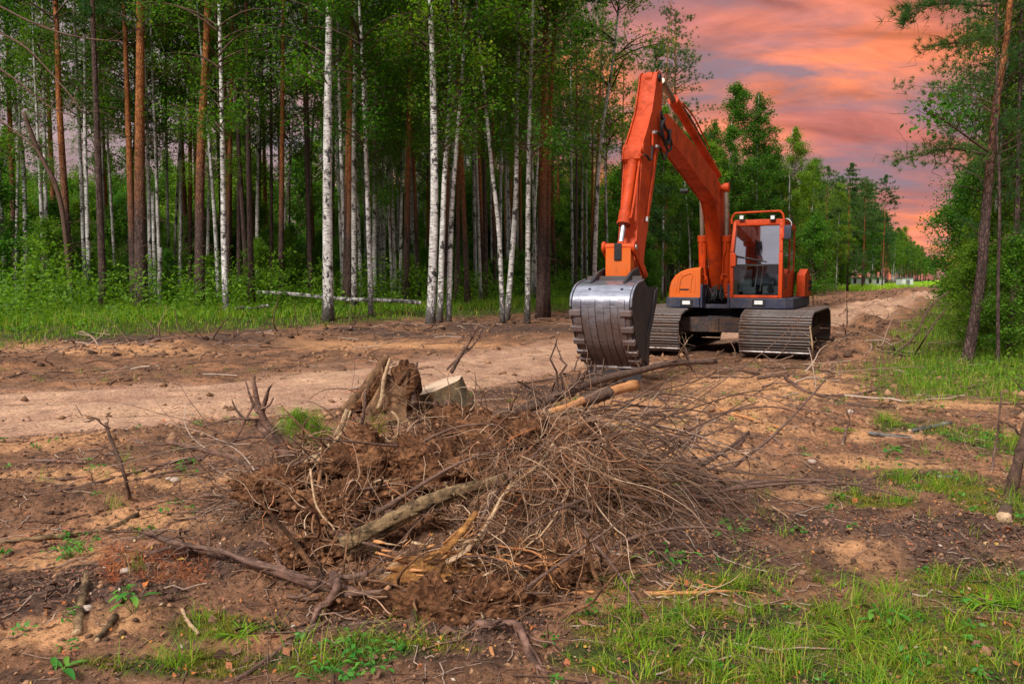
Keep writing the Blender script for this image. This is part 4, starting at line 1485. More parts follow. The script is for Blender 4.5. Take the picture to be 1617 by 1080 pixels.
hb = MB()
loops = [[V3(a, FH - .0, b) for a, b in shrink(q, .93)], [V3(a, FH - .04, b) for a, b in shrink(q, .975)], [V3(a, FH - .12, b) for a, b in q], [V3(a, -1.9, b) for a, b in shrink(q, .98)]]
vs = [v for lp in loops for v in lp]; n = len(sil); fs = []
for r in range(3):
    fs += [(r * n + i, r * n + (i + 1) % n, (r + 1) * n + (i + 1) % n, (r + 1) * n + i) for i in range(n)]
fs += [tuple(reversed(range(n))), tuple(range(3 * n, 4 * n))]
hb.add(vs, fs)
hood = hb.build('tank_cover', M_ORANGE_L, ex, smooth=True)
# raised frame of the recessed hatch
hp = [(1072, 461), (1073, 449), (1076, 439), (1081, 434.5), (1093, 432.5), (1091, 447), (1090, 461)]
hq = [TF(px, py, FH) for px, py in hp]
pts = [V3(a, FH + .004, b) for a, b in hq]
MB().tube(catmull(pts, 5), .012, 8).build('hatch_rim', M_ORANGE_L, hood, smooth=True)
a, b = TF(1080.5, 457, FH)
MB().box(-(a + .09), -(a - .09), FH + .001, FH + .012, b - .013, b + .013).build('hatch_handle', M_BLACK, hood, bevel=.004)
for px in (1067, 1097):
    p1, p2 = TF(px, 462, FH), TF(px + (5 if px < 1080 else 1), 436, FH)
    MB().tube([V3(p1[0], FH + .002, p1[1]), V3(p2[0], FH + .002, p2[1])], .007, 6).build('pressed_rib', M_ORANGE_L, hood, smooth=True)
# house behind the boom and cab: engine bay and counterweight
hs = MB()
l1 = TF(1106, 440, 1.0)[0]
hs.box(-.80, -(l1 + .002), -1.65, -.62, zD1 + .003, 1.50)
hs.build('engine_housing', M_ORANGE, ex, bevel=.05, smooth=True)
cwz = zD0
cw = MB()
arc = [(-1.25, -1.66), (-1.2, -1.9), (-.9, -2.1), (-.4, -2.2), (.0, -2.2), (.45, -2.1), (.68, -1.9), (.72, -1.66)]
cw.prism([V3(l, f, cwz) for l, f in arc], [V3(l, f, 1.46) for l, f in arc])
cw.build('counterweight', M_ORANGE, ex, bevel=.05, smooth=True)
# side panel with grille behind the cab
lp_ = lR + .17
sp = MB()
pp = [TL(px, py, lp_) for px, py in [(1251, 467), (1250, 427), (1261, 441), (1262, 467)]]
fA = [(-.15, zD1 + .003), (-.15, pp[1][1] - .06), (-.6, pp[1][1] + .05), (-.9, pp[1][1] + .0), (-1.3, pp[2][1] - .02), (-1.3, zD1 + .003)]
side = sp.prism([V3(lp_ - .16, a, b) for a, b in fA], [V3(lp_, a, b) for a, b in fA]).build('side_panel', M_ORANGE, ex, bevel=.015)
for r in range(2):
    for k in range(4):
        MB().box(-(lp_ + .012), -(lp_ + .001), -1.27 + k * .13, -1.17 + k * .13, 1.20 + r * .13, 1.29 + r * .13).build('grille_slot', M_BLACK, side)

# --- cab
FC = 1.22
CW = [TF(px, py, FC) for px, py in [(1152, 469.5), (1152.5, 399), (1157, 352), (1161, 348), (1231, 348), (1236, 353), (1235.5, 399), (1235, 469.5)]]
cab = MB().box(-(CW[7][0] - .03), -(CW[0][0] + .03), -.45, FC - .03, zD1 + .003, zD1 + .07).build('cab', M_BLACK, ex)
zr = CW[4][1]
lA, lB = CW[0][0], CW[7][0]
lAt, lBt = CW[2][0], CW[5][0]
ftop = FC - .10
# corner posts as tapered tubes of box section
fm = MB()


def post(a, b, w, d):
    a, b = Vector(a), Vector(b)
    ax = (b - a).normalized(); x = Vector((1, 0, 0)); y = ax.cross(x).normalized(); x = y.cross(ax).normalized()
    fm.obox((a + b) / 2, [x, y, ax], (w / 2, d / 2, (b - a).length / 2))


pw = .068
zm = CW[1][1]
zbm = zD1 + .004
post(V3(lA + pw / 2, FC, zbm), V3(lA + pw / 2, FC + .02, zm), pw, .09)
post(V3(lA + pw / 2, FC + .02, zm), V3(lAt + pw / 2, ftop, zr), pw * .9, .09)
post(V3(lB - pw / 2, FC, zbm), V3(lB - pw / 2, FC + .02, zm), pw, .09)
post(V3(lB - pw / 2, FC + .02, zm), V3(lBt - pw / 2, ftop, zr), pw * .9, .09)
fm.box(-(lB - pw - .002), -(lA + pw + .002), FC - .045, FC + .045, zbm, zbm + .05)          # sill
fm.box(-(lBt - pw * .9), -(lAt + pw * .9), ftop - .05, ftop + .035, zr - .075, zr)              # header
rear = -.42
for l0 in (lA + .04, lB - .04):
    fm.box(-(l0 + .035), -(l0 - .035), rear - .04, rear + .04, zbm, zr - .02)
fm.build('cab_frame', M_ORANGE, cab, bevel=.012, smooth=True)
rf = MB()
rl_ = [(rear - .06, zr - .03), (rear - .06, zr + .03), (ftop - .10, zr + .045), (ftop - .02, zr + .03), (ftop + .03, zr + .002), (ftop - .06, zr + .001)]
rf.prism([V3(lAt + .0, a, b) for a, b in rl_], [V3(lBt - .0, a, b) for a, b in rl_])
rf.build('cab_roof', M_ORANGE, cab, bevel=.015, smooth=True)
# sides: lower door skin and window frame, rear wall
dr = MB()
zdoor = zD1 + .55
dq = [(rear + .05, zbm), (FC - .06, zbm), (FC - .05, zbm + .62), (FC - .30, zbm + .44), (FC - .62, zbm + .40), (rear + .05, zbm + .55)]
for l0, nm in ((lB - .022, 'cab_door'), (lA + .022, 'cab_side_panel')):
    dd = MB().prism([V3(l0 - .018, a, b) for a, b in dq], [V3(l0 + .018, a, b) for a, b in dq])
    side_o = dd.build(nm, M_ORANGE, cab, bevel=.006)
    gq = [(rear + .06, zbm + .552), (FC - .62, zbm + .402), (FC - .30, zbm + .442), (FC - .07, zbm + .622), (ftop - .07, zr - .06), (rear + .06, zr - .06)]
    MB().prism([V3(l0 - .004, a, b) for a, b in gq], [V3(l0 + .004, a, b) for a, b in gq]).build('side_window', M_GLASS_SIDE, cab)
    # mid post and window rails
    rr_ = MB()
    rr_.box(-(l0 + .02), -(l0 - .02), .24, .29, zbm + .48, zr - .06)
    rr_.box(-(l0 + .022), -(l0 - .022), rear + .05, ftop - .06, zr - .10, zr - .04)
    rr_.build('window_post', M_ORANGE, cab, bevel=.004)
MB().box(-(lB - .09), -(lA + .09), rear - .03, rear, zbm, zbm + .62).build('rear_wall', M_SEAT, cab)
MB().box(-(lB - .09), -(lA + .09), rear - .02, rear - .012, zbm + .622, zr - .05).build('rear_window', M_GLASS_SIDE, cab)
# windscreen panes
q1 = [TF(px, py, FC + .01) for px, py in [(1160, 417.5), (1226.5, 417.5), (1229, 351.5), (1161, 354)]]
wl_, wr_ = lA + pw + .003, lB - pw - .003
zs = TF(1190, 419, FC)[1]
ws = MB()
ws.prism([V3(wl_, FC + .008, zs + .02), V3(wr_, FC + .008, zs + .02), V3(wr_ - .01, ftop - .012, zr - .078), V3(wl_ + .01, ftop - .012, zr - .078)],
         [V3(wl_, FC + .016, zs + .02), V3(wr_, FC + .016, zs + .02), V3(wr_ - .01, ftop - .004, zr - .078), V3(wl_ + .01, ftop - .004, zr - .078)])
ws.build('windscreen', M_GLASS, cab)
MB().box(-wr_, -wl_, FC - .02, FC + .025, zs - .018, zs + .018).build('windscreen_bar', M_BLACK, cab, bevel=.004)
MB().box(-wr_, -wl_, FC + .004, FC + .012, zbm + .055, zs - .02).build('lower_windscreen', M_GLASS_LOW, cab)
# interior
it = MB()
lm = (lA + lB) / 2
seat = MB()
seat.box(-(lm + .22), -(lm - .24), .10, .58, zbm + .22, zbm + .36)
seat.box(-(lm + .20), -(lm - .22), -.05, .09, zbm + .30, zbm + .98)
seat.box(-(lm + .10), -(lm - .12), -.04, .06, zbm + .985, zbm + 1.16)
seat.build('operator_seat', M_SEAT, cab, bevel=.03, smooth=True)
con = MB()
for s2 in (-1, 1):
    con.box(-(lm + s2 * .36 + .08), -(lm + s2 * .36 - .08), .15, .75, zbm + .20, zbm + .44)
con.box(-(lm - .12), -(lm - .36), .80, .95, zbm + .10, zbm + .52)
con.box(-(lm + .40), -(lm + .10), .98, 1.10, zbm + .06, zbm + .22)
con.box(-(lm - .02), -(lm - .26), .98, 1.10, zbm + .06, zbm + .20)
con.build('console', M_SEAT, cab, bevel=.02)
for s2, dx_ in ((-.05, .06), (.05, .06)):
    MB().tube([V3(lm + s2, 1.06, zbm + .12), V3(lm + s2 + dx_ * .5, 1.04, zbm + .4), V3(lm + s2 + dx_, 1.02, zbm + .72)], .009, 8).build('travel_lever', M_SILVER, cab, smooth=True)
for s2 in (-.3, .3):
    MB().tube([V3(lm + s2, .72, zbm + .44), V3(lm + s2, .74, zbm + .60), V3(lm + s2, .76, zbm + .66)], [.012, .012, .03], 8).build('joystick', M_BLACK, cab, smooth=True)
MB().cyl(V3(lm + .25, 1.11, zbm + .16), V3(lm + .25, 1.13, zbm + .16), .06, 16).build('fan', M_BLACK, cab)
cu = MB()
cp = [V3(lm - .28 + i * .021, .20 + .025 * math.sin(i * 1.3), 0) for i in range(16)]
lo_, hi_ = zs + .02, zr - .30
vs = [p + Vector((0, 0, lo_ + .06 * math.sin(i))) for i, p in enumerate(cp)] + [p + Vector((0, .0, hi_ + .02 * math.sin(i * 2))) for i, p in enumerate(cp)]
n = len(cp)
vs2 = [v + Vector((0, -.006, 0)) for v in vs]
fs = [(i, i + 1, n + i + 1, n + i) for i in range(n - 1)] + [(2 * n + i, 3 * n + i, 3 * n + i + 1, 2 * n + i + 1) for i in range(n - 1)]
cu.add(vs + vs2, fs)
cu.build('curtain', M_CURTAIN, cab, smooth='all')
# rail, roof lamps, mirror, wiper, handle, side lamp box
a0, a1 = lAt - .02, lBt + .01
zt_ = TF(1195, 335.5, FC)[1]
rail = [V3(a0, FC - .02, zr - .04), V3(a0, FC - .02, zt_ - .10), V3(a0 + .05, FC - .02, zt_ - .02), V3(a0 + .12, FC - .02, zt_), V3(a1 - .12, FC - .02, zt_ + .01), V3(a1 - .05, FC - .02, zt_ - .01), V3(a1, FC - .02, zt_ - .10), V3(a1 + .005, FC - .02, zt_ - .45), V3(a1 - .01, FC + .03, zt_ - .48)]
MB().tube(catmull(rail, 5), .020, 10).build('roof_rail', M_ORANGE, cab, smooth=True)
for px in (1171, 1220):
    l0, z0 = TF(px, 343.5, FC)
    lo = MB().box(-(l0 + .05), -(l0 - .05), FC - .07, FC + .0, z0 - .052, z0 + .048).build('roof_lamp', M_BLACK, cab, bevel=.015, smooth=True)
    MB().box(-(l0 + .034), -(l0 - .034), FC + .001, FC + .008, z0 - .034, z0 + .030).build('lens', M_LAMP, lo, bevel=.01)
l0, z0 = TF(1243.5, 366.5, FC)
mi_ = MB().box(-(l0 + .065), -(l0 - .065), FC - .05, FC, z0 - .125, z0 + .125).build('mirror', M_NAVY, cab, bevel=.02, smooth=True)
MB().tube(catmull([V3(lBt - .02, FC - .12, zr + .0), V3(lBt + .06, FC - .08, zr + .03), V3(l0 + .05, FC - .06, zr - .03), V3(l0 + .06, FC - .055, z0 + .10)], 5), .010, 8).build('mirror_arm', M_SILVER, cab, smooth=True)
p1, p2 = TF(1162, 404, FC), TF(1211, 413.5, FC)
MB().tube([V3(p1[0], FC + .05, p1[1]), V3((p1[0] + p2[0]) / 2, FC + .045, (p1[1] + p2[1]) / 2), V3(p2[0], FC + .035, p2[1])], [.012, .008, .007], 6).build('wiper', M_BLACK, cab)
l0, z0 = TF(1159, 410.5, FC)
MB().box(-(l0 + .045), -(l0 - .045), FC + .047, FC + .10, z0 - .12, z0 + .12).build('wiper_motor_box', M_ORANGE, cab, bevel=.008)
hl = lB + .03
MB().tube([V3(lB, FC - .25, zbm + .38), V3(hl, FC - .25, zbm + .36), V3(hl, FC - .25, zbm + .20), V3(lB, FC - .27, zbm + .18)], .009, 8).build('door_handle', M_BLACK, cab, smooth=True)

# --- boom
BW = .13
lb0, lb1 = LC - BW, LC + BW
side_px = [(1046, 182), (1053, 181), (1069, 198), (1093, 227), (1116, 258), (1134, 285), (1142, 300), (1150, 325), (1155, 370), (1157, 420), (1156, 468),
           (1146, 468), (1142, 440), (1139, 400), (1135, 352), (1129, 318), (1118, 301), (1092, 264), (1067, 229), (1050, 203)]
la, lb_ = prof(side_px, lb0, lb1)
bm_ = MB()
# thin web box with projecting side plates
cen = [TL(px, py, lb1) for px, py in side_px]
cf = sum(a for a, _ in cen) / len(cen)
n = len(side_px)
core = MB().prism([V3(lb0 + .012, f, z) for f, z in cen], [V3(lb1 - .012, f, z) for f, z in cen])
boom = core.build('boom', M_ORANGE, ex, bevel=.008, smooth=True)


def rimmed(poly, l0, l1, name, parent, grow=.012):
    cx_ = sum(a for a, _ in poly) / len(poly); cz_ = sum(b for _, b in poly) / len(poly)
    m_ = MB()
    # outward offset along local normals
    out = []
    k = len(poly)
    ar = sum(poly[i][0] * poly[(i + 1) % k][1] - poly[(i + 1) % k][0] * poly[i][1] for i in range(k))
    sg = 1 if ar > 0 else -1
    for i in range(k):
        p, q_, r_ = Vector(poly[i - 1]), Vector(poly[i]), Vector(poly[(i + 1) % k])
        d1 = (q_ - p).normalized(); d2 = (r_ - q_).normalized()
        nn = Vector((d1.y + d2.y, -(d1.x + d2.x)))
        if nn.length > 1e-6:
            nn.normalize()
        out.append((q_.x + nn.x * grow * sg, q_.y + nn.y * grow * sg))
    m_.prism([V3(l0, a, b) for a, b in out], [V3(l1, a, b) for a, b in out])
    return m_.build(name, M_ORANGE, parent, bevel=.003)


rimmed(cen, lb0 - .004, lb0 + .010, 'side_plate', boom)
rimmed(cen, lb1 - .010, lb1 + .004, 'side_plate', boom)
# doubler plates seen on the side
for pts_ in ([(1052, 187), (1068, 202), (1071, 222), (1066, 232), (1053, 210)], [(1128, 303), (1133, 290), (1140, 296), (1139, 306)], [(1118, 300), (1133, 301), (1140, 320), (1134, 322)]):
    a_, b_ = prof(pts_, lb1 + .005, lb1 + .013)
    MB().prism(a_, b_).build('doubler_plate', M_ORANGE, boom, bevel=.002)
f_, z_ = TL(1138, 297, lb1)
MB().cyl(V3(lb0 - .16, f_, z_), V3(lb1 + .16, f_, z_), .055, 20).build('boom_pin', M_ORANGE, boom, smooth=True)
BOOMPIN = (f_, z_)
f_, z_ = TL(1092, 303, lb0 - .1)
MB().cyl(V3(lb0 - .30, f_ - .0, z_ + .02), V3(lb0 - .16, f_, z_ + .02), .045, 16).build('boom_lamp', M_BLACK, boom, smooth=True)

# boom cylinders
for s_, px_t, px_m, px_b in ((1, 1140, 1143, 1148), (-1, 1098, 1103.5, 1111)):
    l0 = LC + s_ * .235
    ft, ztp = BOOMPIN
    fb, zb_ = TL(px_b, 466, l0)
    A = V3(l0, fb, zb_); Tp = V3(l0, ft, ztp)
    fmid, zmid = TL(px_m, 371, l0)
    tt = (zmid - A.z) / (Tp.z - A.z)
    Mi = A.lerp(Tp, tt)
    cy = MB().tube([A.lerp(Mi, .05), A.lerp(Mi, .9), A.lerp(Mi, .905), Mi], [.078, .078, .092, .092], 24)
    cy.cyl(A + Vector((-.07, 0, 0)), A + Vector((.07, 0, 0)), .075, 16)
    cyo = cy.build('boom_cylinder', M_ORANGE, ex, smooth=True)
    MB().tube([Mi, Tp], .043, 16).build('rod', M_ROD_OLD, cyo, smooth=True)
    MB().cyl(Tp + Vector((-.05, 0, 0)), Tp + Vector((.05, 0, 0)), .085, 20).build('rod_eye', M_ORANGE, cyo, smooth=True)
    fp = Vector((0, .09, 0))
    MB().tube(catmull([A.lerp(Mi, .93) + fp, A.lerp(Mi, .75) + fp * 1.05, A.lerp(Mi, .62) + fp + Vector((s_ * .05, 0, 0)), A.lerp(Mi, .42) + fp + Vector((s_ * .055, 0, 0)), A.lerp(Mi, .26) + fp * 1.1 + Vector((s_ * .07, .02, 0))], 5), .014, 8).build('oil_pipe', M_ORANGE, cyo, smooth=True)
    hp_ = A.lerp(Mi, .26) + fp
    MB().tube(catmull([hp_ + Vector((-s_ * .05, 0, -.02)), hp_ + Vector((-s_ * .04, .02, .07)), hp_ + Vector((s_ * .03, .03, .10)), hp_ + Vector((s_ * .09, .02, .05)), hp_ + Vector((s_ * .10, -.02, -.08))], 5), .014, 8).build('oil_pipe', M_ORANGE, cyo, smooth=True)
    MB().tube(catmull([hp_ + Vector((s_ * .10, -.02, -.08)), hp_ + Vector((s_ * .11, -.03, -.2)), hp_ + Vector((s_ * .16, -.1, -.35)), hp_ + Vector((s_ * .14, -.3, -.46))], 5), .016, 8).build('hose', M_BLACK, cyo, smooth=True)
# valve block clutter between the cylinder feet
vb = MB()
rq = random.Random(3)
for k in range(26):
    l0 = LC + rq.uniform(-.16, .20); f0_ = .62 + rq.uniform(-.2, .25); z0 = zD0 + .05 + rq.uniform(0, .32)
    s_ = rq.uniform(.015, .05)
    vb.box(-l0 - s_, -l0 + s_, f0_ - s_, f0_ + s_, z0 - s_, z0 + s_ * 1.4)
vb.build('valve_block', M_BLACK, ex, bevel=.004)
for k in range(7):
    l0 = LC + rq.uniform(-.15, .18)
    MB().tube(catmull([V3(l0, .95, zD0 + .34 + rq.uniform(0, .1)), V3(l0 + rq.uniform(-.08, .08), 1.05, zD0 + .22), V3(l0 + rq.uniform(-.1, .1), .98, zD0 + .1), V3(l0, .7, zD0 + .06)], 5), .013, 7).build('hose', M_BLACK, ex, smooth=True)

# arm cylinder lying on the boom
lc0 = LC
fa, za = TL(1045, 128, lc0)
fb, zb_ = TL(1133, 281, lc0)
f1, z1 = TL(1061, 178, lc0)
Tt, Bt = V3(lc0, fa, za), V3(lc0, fb, zb_ + .05)
Mt = V3(lc0, f1, z1)
d_ = (Tt - Bt).normalized()
Mt = Bt + d_ * ((Mt - Bt).dot(d_))
ac = MB().tube([Bt, Bt.lerp(Mt, .9), Bt.lerp(Mt, .905), Mt], [.07, .07, .085, .085], 22)
for k in (.12, .55, .92):
    c_ = Bt.lerp(Mt, k); ac.obox(c_ + Vector((0, -.02, .085)), [Vector((1, 0, 0)), d_, Vector((1, 0, 0)).cross(d_)], (.03, .03, .03))
aco = ac.build('arm_cylinder', M_ORANGE, ex, smooth=True)
MB().tube([Mt, Tt], .045, 16).build('rod', M_ROD_OLD, aco, smooth=True)
up_ = Vector((1, 0, 0)).cross(d_)
if up_.z < 0:
    up_ = -up_
MB().tube(catmull([Bt.lerp(Mt, .85) + up_ * .14, Bt.lerp(Mt, .6) + up_ * .17, Bt.lerp(Mt, .35) + up_ * .14, Bt.lerp(Mt, .1) + up_ * .12, Bt + up_ * .05 - d_ * .3], 6), .016, 8).build('hose', M_BLACK, aco, smooth=True)
MB().tube(catmull([Bt.lerp(Mt, .9) + up_ * .10 + Vector((-.05, 0, 0)), Bt.lerp(Mt, .65) + up_ * .20 + Vector((-.05, 0, 0)), Bt.lerp(Mt, .3) + up_ * .13 + Vector((-.05, 0, 0))], 6), .013, 8).build('hose', M_ORANGE, aco, smooth=True)

# --- arm
AW = .125
la1 = LC + AW; la0 = LC - AW
arm_px = [(1037.5, 116), (1034.5, 142), (1029.5, 176), (1023, 201), (1014, 231), (1011.5, 238), (1011, 250), (1013, 258), (1010.5, 300), (1006.5, 360), (1002.5, 410), (1001, 428), (1005, 437), (1012, 438), (1015.5, 428), (1017, 400),
          (1023.5, 349), (1030.5, 304), (1037, 251), (1041, 234), (1043.5, 200), (1045, 160), (1045, 125), (1043.5, 116), (1040.5, 113)]
apoly = [TL(px, py, la1) for px, py in arm_px]
# the webs: plate in front of the tail recessed between flanges
inner = [(a * 1.0, b) for a, b in apoly]
arm = MB().prism([V3(la0 + .014, a - (.028 if b > 3.2 else .0), b) for a, b in apoly], [V3(la1 - .014, a - (.028 if b > 3.2 else .0), b) for a, b in apoly]).build('arm', M_ORANGE, ex, bevel=.004, smooth=True)
rimmed(apoly, la0 - .004, la0 + .012, 'side_plate', arm, .008)
rimmed(apoly, la1 - .012, la1 + .004, 'side_plate', arm, .008)
fp_, zp_ = TL(1040, 123, la1)
MB().cyl(V3(la0 - .03, fp_, zp_), V3(la1 + .03, fp_, zp_), .055, 18).build('arm_pin', M_BLACK, arm, smooth=True)
MB().cyl(V3(LC - .05, fp_, zp_), V3(LC + .05, fp_, zp_), .085, 22).build('rod_eye', M_ORANGE, arm, smooth=True)
fp_, zp_ = TL(1016, 236, la1)
MB().cyl(V3(la0 - .02, fp_ - .0, zp_), V3(la1 + .02, fp_, zp_), .075, 20).build('arm_pin', M_ORANGE, arm, smooth=True)
ARMP = (fp_, zp_)
fp_, zp_ = TL(1044, 196, la1)
MB().cyl(V3(la0 - .04, fp_ - .05, zp_), V3(la1 + .04, fp_ - .05, zp_), .09, 20).build('arm_pin', M_ORANGE, arm, smooth=True)
# pipes and hoses on the side of the arm


def sidepath(pxs, l0, r, m_, nm, par, sides=8):
    pts = [V3(l0 + (p[2] if len(p) > 2 else 0), *TL(p[0], p[1], l0)) for p in pxs]
    return MB().tube(catmull(pts, 6), r, sides).build(nm, m_, par, smooth=True)


sidepath([(1031, 210), (1030, 230)], la1 + .03, .018, M_ORANGE, 'oil_pipe', arm)
sidepath([(1035, 234), (1032, 270), (1026, 310), (1022, 345)], la1 + .03, .014, M_ORANGE, 'oil_pipe', arm)
sidepath([(1021.5, 343), (1021, 350)], la1 + .035, .022, M_SILVER, 'pipe_fitting', arm)
sidepath([(1033, 208), (1039, 210), (1046, 218), (1050, 228), (1055, 238), (1059, 236), (1060, 226), (1056, 212), (1050, 200), (1045, 185), (1044, 176)], la1 + .06, .018, M_BLACK, 'hose', arm)
sidepath([(1037, 232), (1042, 234), (1045, 242), (1047, 250), (1051, 250), (1053, 240)], la1 + .06, .017, M_BLACK, 'hose', arm)
sidepath([(1016, 245), (1021, 246), (1025, 252), (1028, 252), (1029.5, 240), (1030, 231)], la1 + .05, .015, M_BLACK, 'hose', arm)
sidepath([(1010, 245), (1014, 246)], la1 + .05, .022, M_ORANGE, 'pipe_fitting', arm)
sidepath([(1032, 209), (1036, 209)], la1 + .06, .022, M_SILVER, 'pipe_fitting', arm)
sidepath([(1036, 231), (1039, 232)], la1 + .06, .022, M_SILVER, 'pipe_fitting', arm)
for k in range(3):
    sidepath([(1046 + k * 2, 182 + k * 3), (1043.5 + k, 200), (1046 + k * 2, 216 + k * 4), (1053 + k * 2, 222 + k * 2), (1057 + k, 205)], lb1 + .03 + k * .025, .016, M_BLACK, 'hose', boom)

# bucket cylinder on the front of the arm
ct_ = TL(1001.5, 240, LC); cb_ = TL(984.5, 355, LC); ce_ = TL(977, 394, LC)
Tc, Bc, Ec = V3(LC, *ct_), V3(LC, *cb_), V3(LC, *ce_)
dd_ = (Tc - Bc).normalized()
Ec = Bc - dd_ * (Bc - Ec).length
bc = MB().tube([Tc - dd_ * .04, Tc - dd_ * .05, Tc - dd_ * .14, Tc - dd_ * .145, Bc + dd_ * .20, Bc + dd_ * .195, Bc + dd_ * .03, Bc + dd_ * .028, Bc], [.060, .075, .075, .070, .070, .083, .083, .092, .092], 26)
bco = bc.build('bucket_cylinder', M_ORANGE, ex, smooth=True)
MB().cyl(Tc + Vector((-.06, 0, .0)), Tc + Vector((.06, 0, 0)), .075, 20).build('cylinder_eye', M_ORANGE, bco, smooth=True)
MB().tube([Bc, Ec], .034, 18).build('rod', M_CHROME, bco, smooth=True)
MB().tube([Ec + dd_ * .12, Ec + dd_ * .05, Ec, Ec - dd_ * .03], [.045, .055, .055, .03], 16).build('rod_eye', M_ORANGE, bco, smooth=True)
fq = Vector((-.10, .02, 0))
MB().tube(catmull([Tc - dd_ * .06 + fq, Tc - dd_ * .25 + fq, Bc + dd_ * .16 + fq, Bc + dd_ * .10 + fq * .7], 5), .016, 8).build('oil_pipe', M_ORANGE, bco, smooth=True)
bolts = MB()
side_v = dd_.cross(Vector((1, 0, 0))).normalized()
for k in range(16):
    a = 2 * PI * k / 16
    c_ = Bc + (Vector((1, 0, 0)) * math.cos(a) + side_v * math.sin(a)) * .080
    bolts.cyl(c_ - dd_ * .012, c_, .009, 6)
bolts.build('bolts', M_BLACK, bco)

# link and bucket link block
HLW = .17
pin1 = TL(978, 390.5, LC)
lk = MB()
pf, pz = pin1
zlow = TL(975, 441, LC)[1]
fa_ = pf + .05
lk.prism([V3(LC - HLW, fa_, pz + .03), V3(LC - HLW, fa_ + .0, zlow), V3(LC - HLW, fa_ - .22, zlow), V3(LC - HLW, fa_ - .10, pz + .03)],
         [V3(LC + HLW, fa_, pz + .03), V3(LC + HLW, fa_ + .0, zlow), V3(LC + HLW, fa_ - .22, zlow), V3(LC + HLW, fa_ - .10, pz + .03)])
lko = lk.build('bucket_link', M_ORANGE_L, ex, bevel=.006)
MB().cyl(V3(LC - HLW - .055, pf, pz + .0), V3(LC + HLW + .055, pf, pz), .052, 20).build('link_pin', M_ORANGE, lko, smooth=True)
MB().obox(V3(LC, fa_ + .012, pz - .06), [Vector((1, 0, 0)), Vector((0, 1, 0)), Vector((0, 0, 1))], (.05, .010, .11)).build('clevis_slot', M_BLACK, lko, bevel=.01)
for s_ in (-1, 1):
    l0 = LC + s_ * (HLW + .035)
    p2f, p2z = TL(1014, 433, LC + HLW)
    A_, B_ = Vector((pf, pz)), Vector((p2f, p2z))
    ax = (B_ - A_).normalized(); nx_ = Vector((-ax.y, ax.x))
    outl = []
    for k in range(9):
        a = PI / 2 + PI * k / 8
        v = A_ + (ax * math.cos(a) + nx_ * math.sin(a)) * .075
        outl.append(v)
    for k in range(9):
        a = -PI / 2 + PI * k / 8
        v = B_ + (ax * math.cos(a) + nx_ * math.sin(a)) * .055
        outl.append(v)
    MB().prism([V3(l0 - .018, v.x, v.y) for v in outl], [V3(l0 + .018, v.x, v.y) for v in outl]).build('side_link', M_ORANGE, lko, bevel=.004)
    MB().cyl(V3(l0 + s_ * .019, pf, pz), V3(l0 + s_ * .03, pf, pz), .035, 14).build('pin_cap', M_SILVER, lko, smooth=True)
    MB().cyl(V3(l0 - .03, p2f, p2z), V3(l0 + .03, p2f, p2z), .04, 14).build('pin_cap', M_ORANGE, lko, smooth=True)

# --- bucket
HB = .368
lr_ = LC + HB
shell_px = [(1013, 442), (1003, 448), (997.5, 457), (994, 470), (993, 485), (994, 505), (996.5, 525), (1000, 545), (1004.5, 560), (1009, 572), (1012, 580)]
back_px = [(1020, 576), (1021.5, 530), (1028, 500), (1035, 463), (1034.5, 453.5), (1020, 452.5), (1016, 446)]
shell = [TL(px, py, lr_) for px, py in shell_px]
back = [TL(px, py, lr_) for px, py in back_px]
lip_b = (shell[-1][0] - .02, shell[-1][1] - .20)
back[0] = (min(back[0][0], shell[-1][0] - .12), shell[-1][1] - .02)
bk = MB()
th = .03
# curved shell: outer and inner skins
ns = len(shell)
nor = []
for i in range(ns):
    a, b = Vector(shell[max(0, i - 1)]), Vector(shell[min(ns - 1, i + 1)])
    d = (b - a).normalized(); nr_ = Vector((d.y, -d.x))
    if nr_.x < 0:
        nr_ = -nr_
    nor.append(nr_)
dense = catmull([Vector((a, b, 0)) for a, b in shell], 4)
dn = []
for i in range(len(dense)):
    d = (dense[min(i + 1, len(dense) - 1)] - dense[max(i - 1, 0)]).normalized()
    nr_ = Vector((d.y, -d.x, 0))
    if i < 6 and nr_.y < 0 or i >= 6 and nr_.x < 0:
        nr_ = -nr_
    dn.append(nr_)
outer = [(p.x, p.y) for p in dense]
innr = [(p.x - n_.x * th, p.y - n_.y * th) for p, n_ in zip(dense, dn)]
loop = outer + innr[::-1]
bk.prism([V3(LC - HB, a, b) for a, b in loop], [V3(LC + HB, a, b) for a, b in loop])
bucket = bk.build('bucket', M_BUCKET, ex, smooth=True)
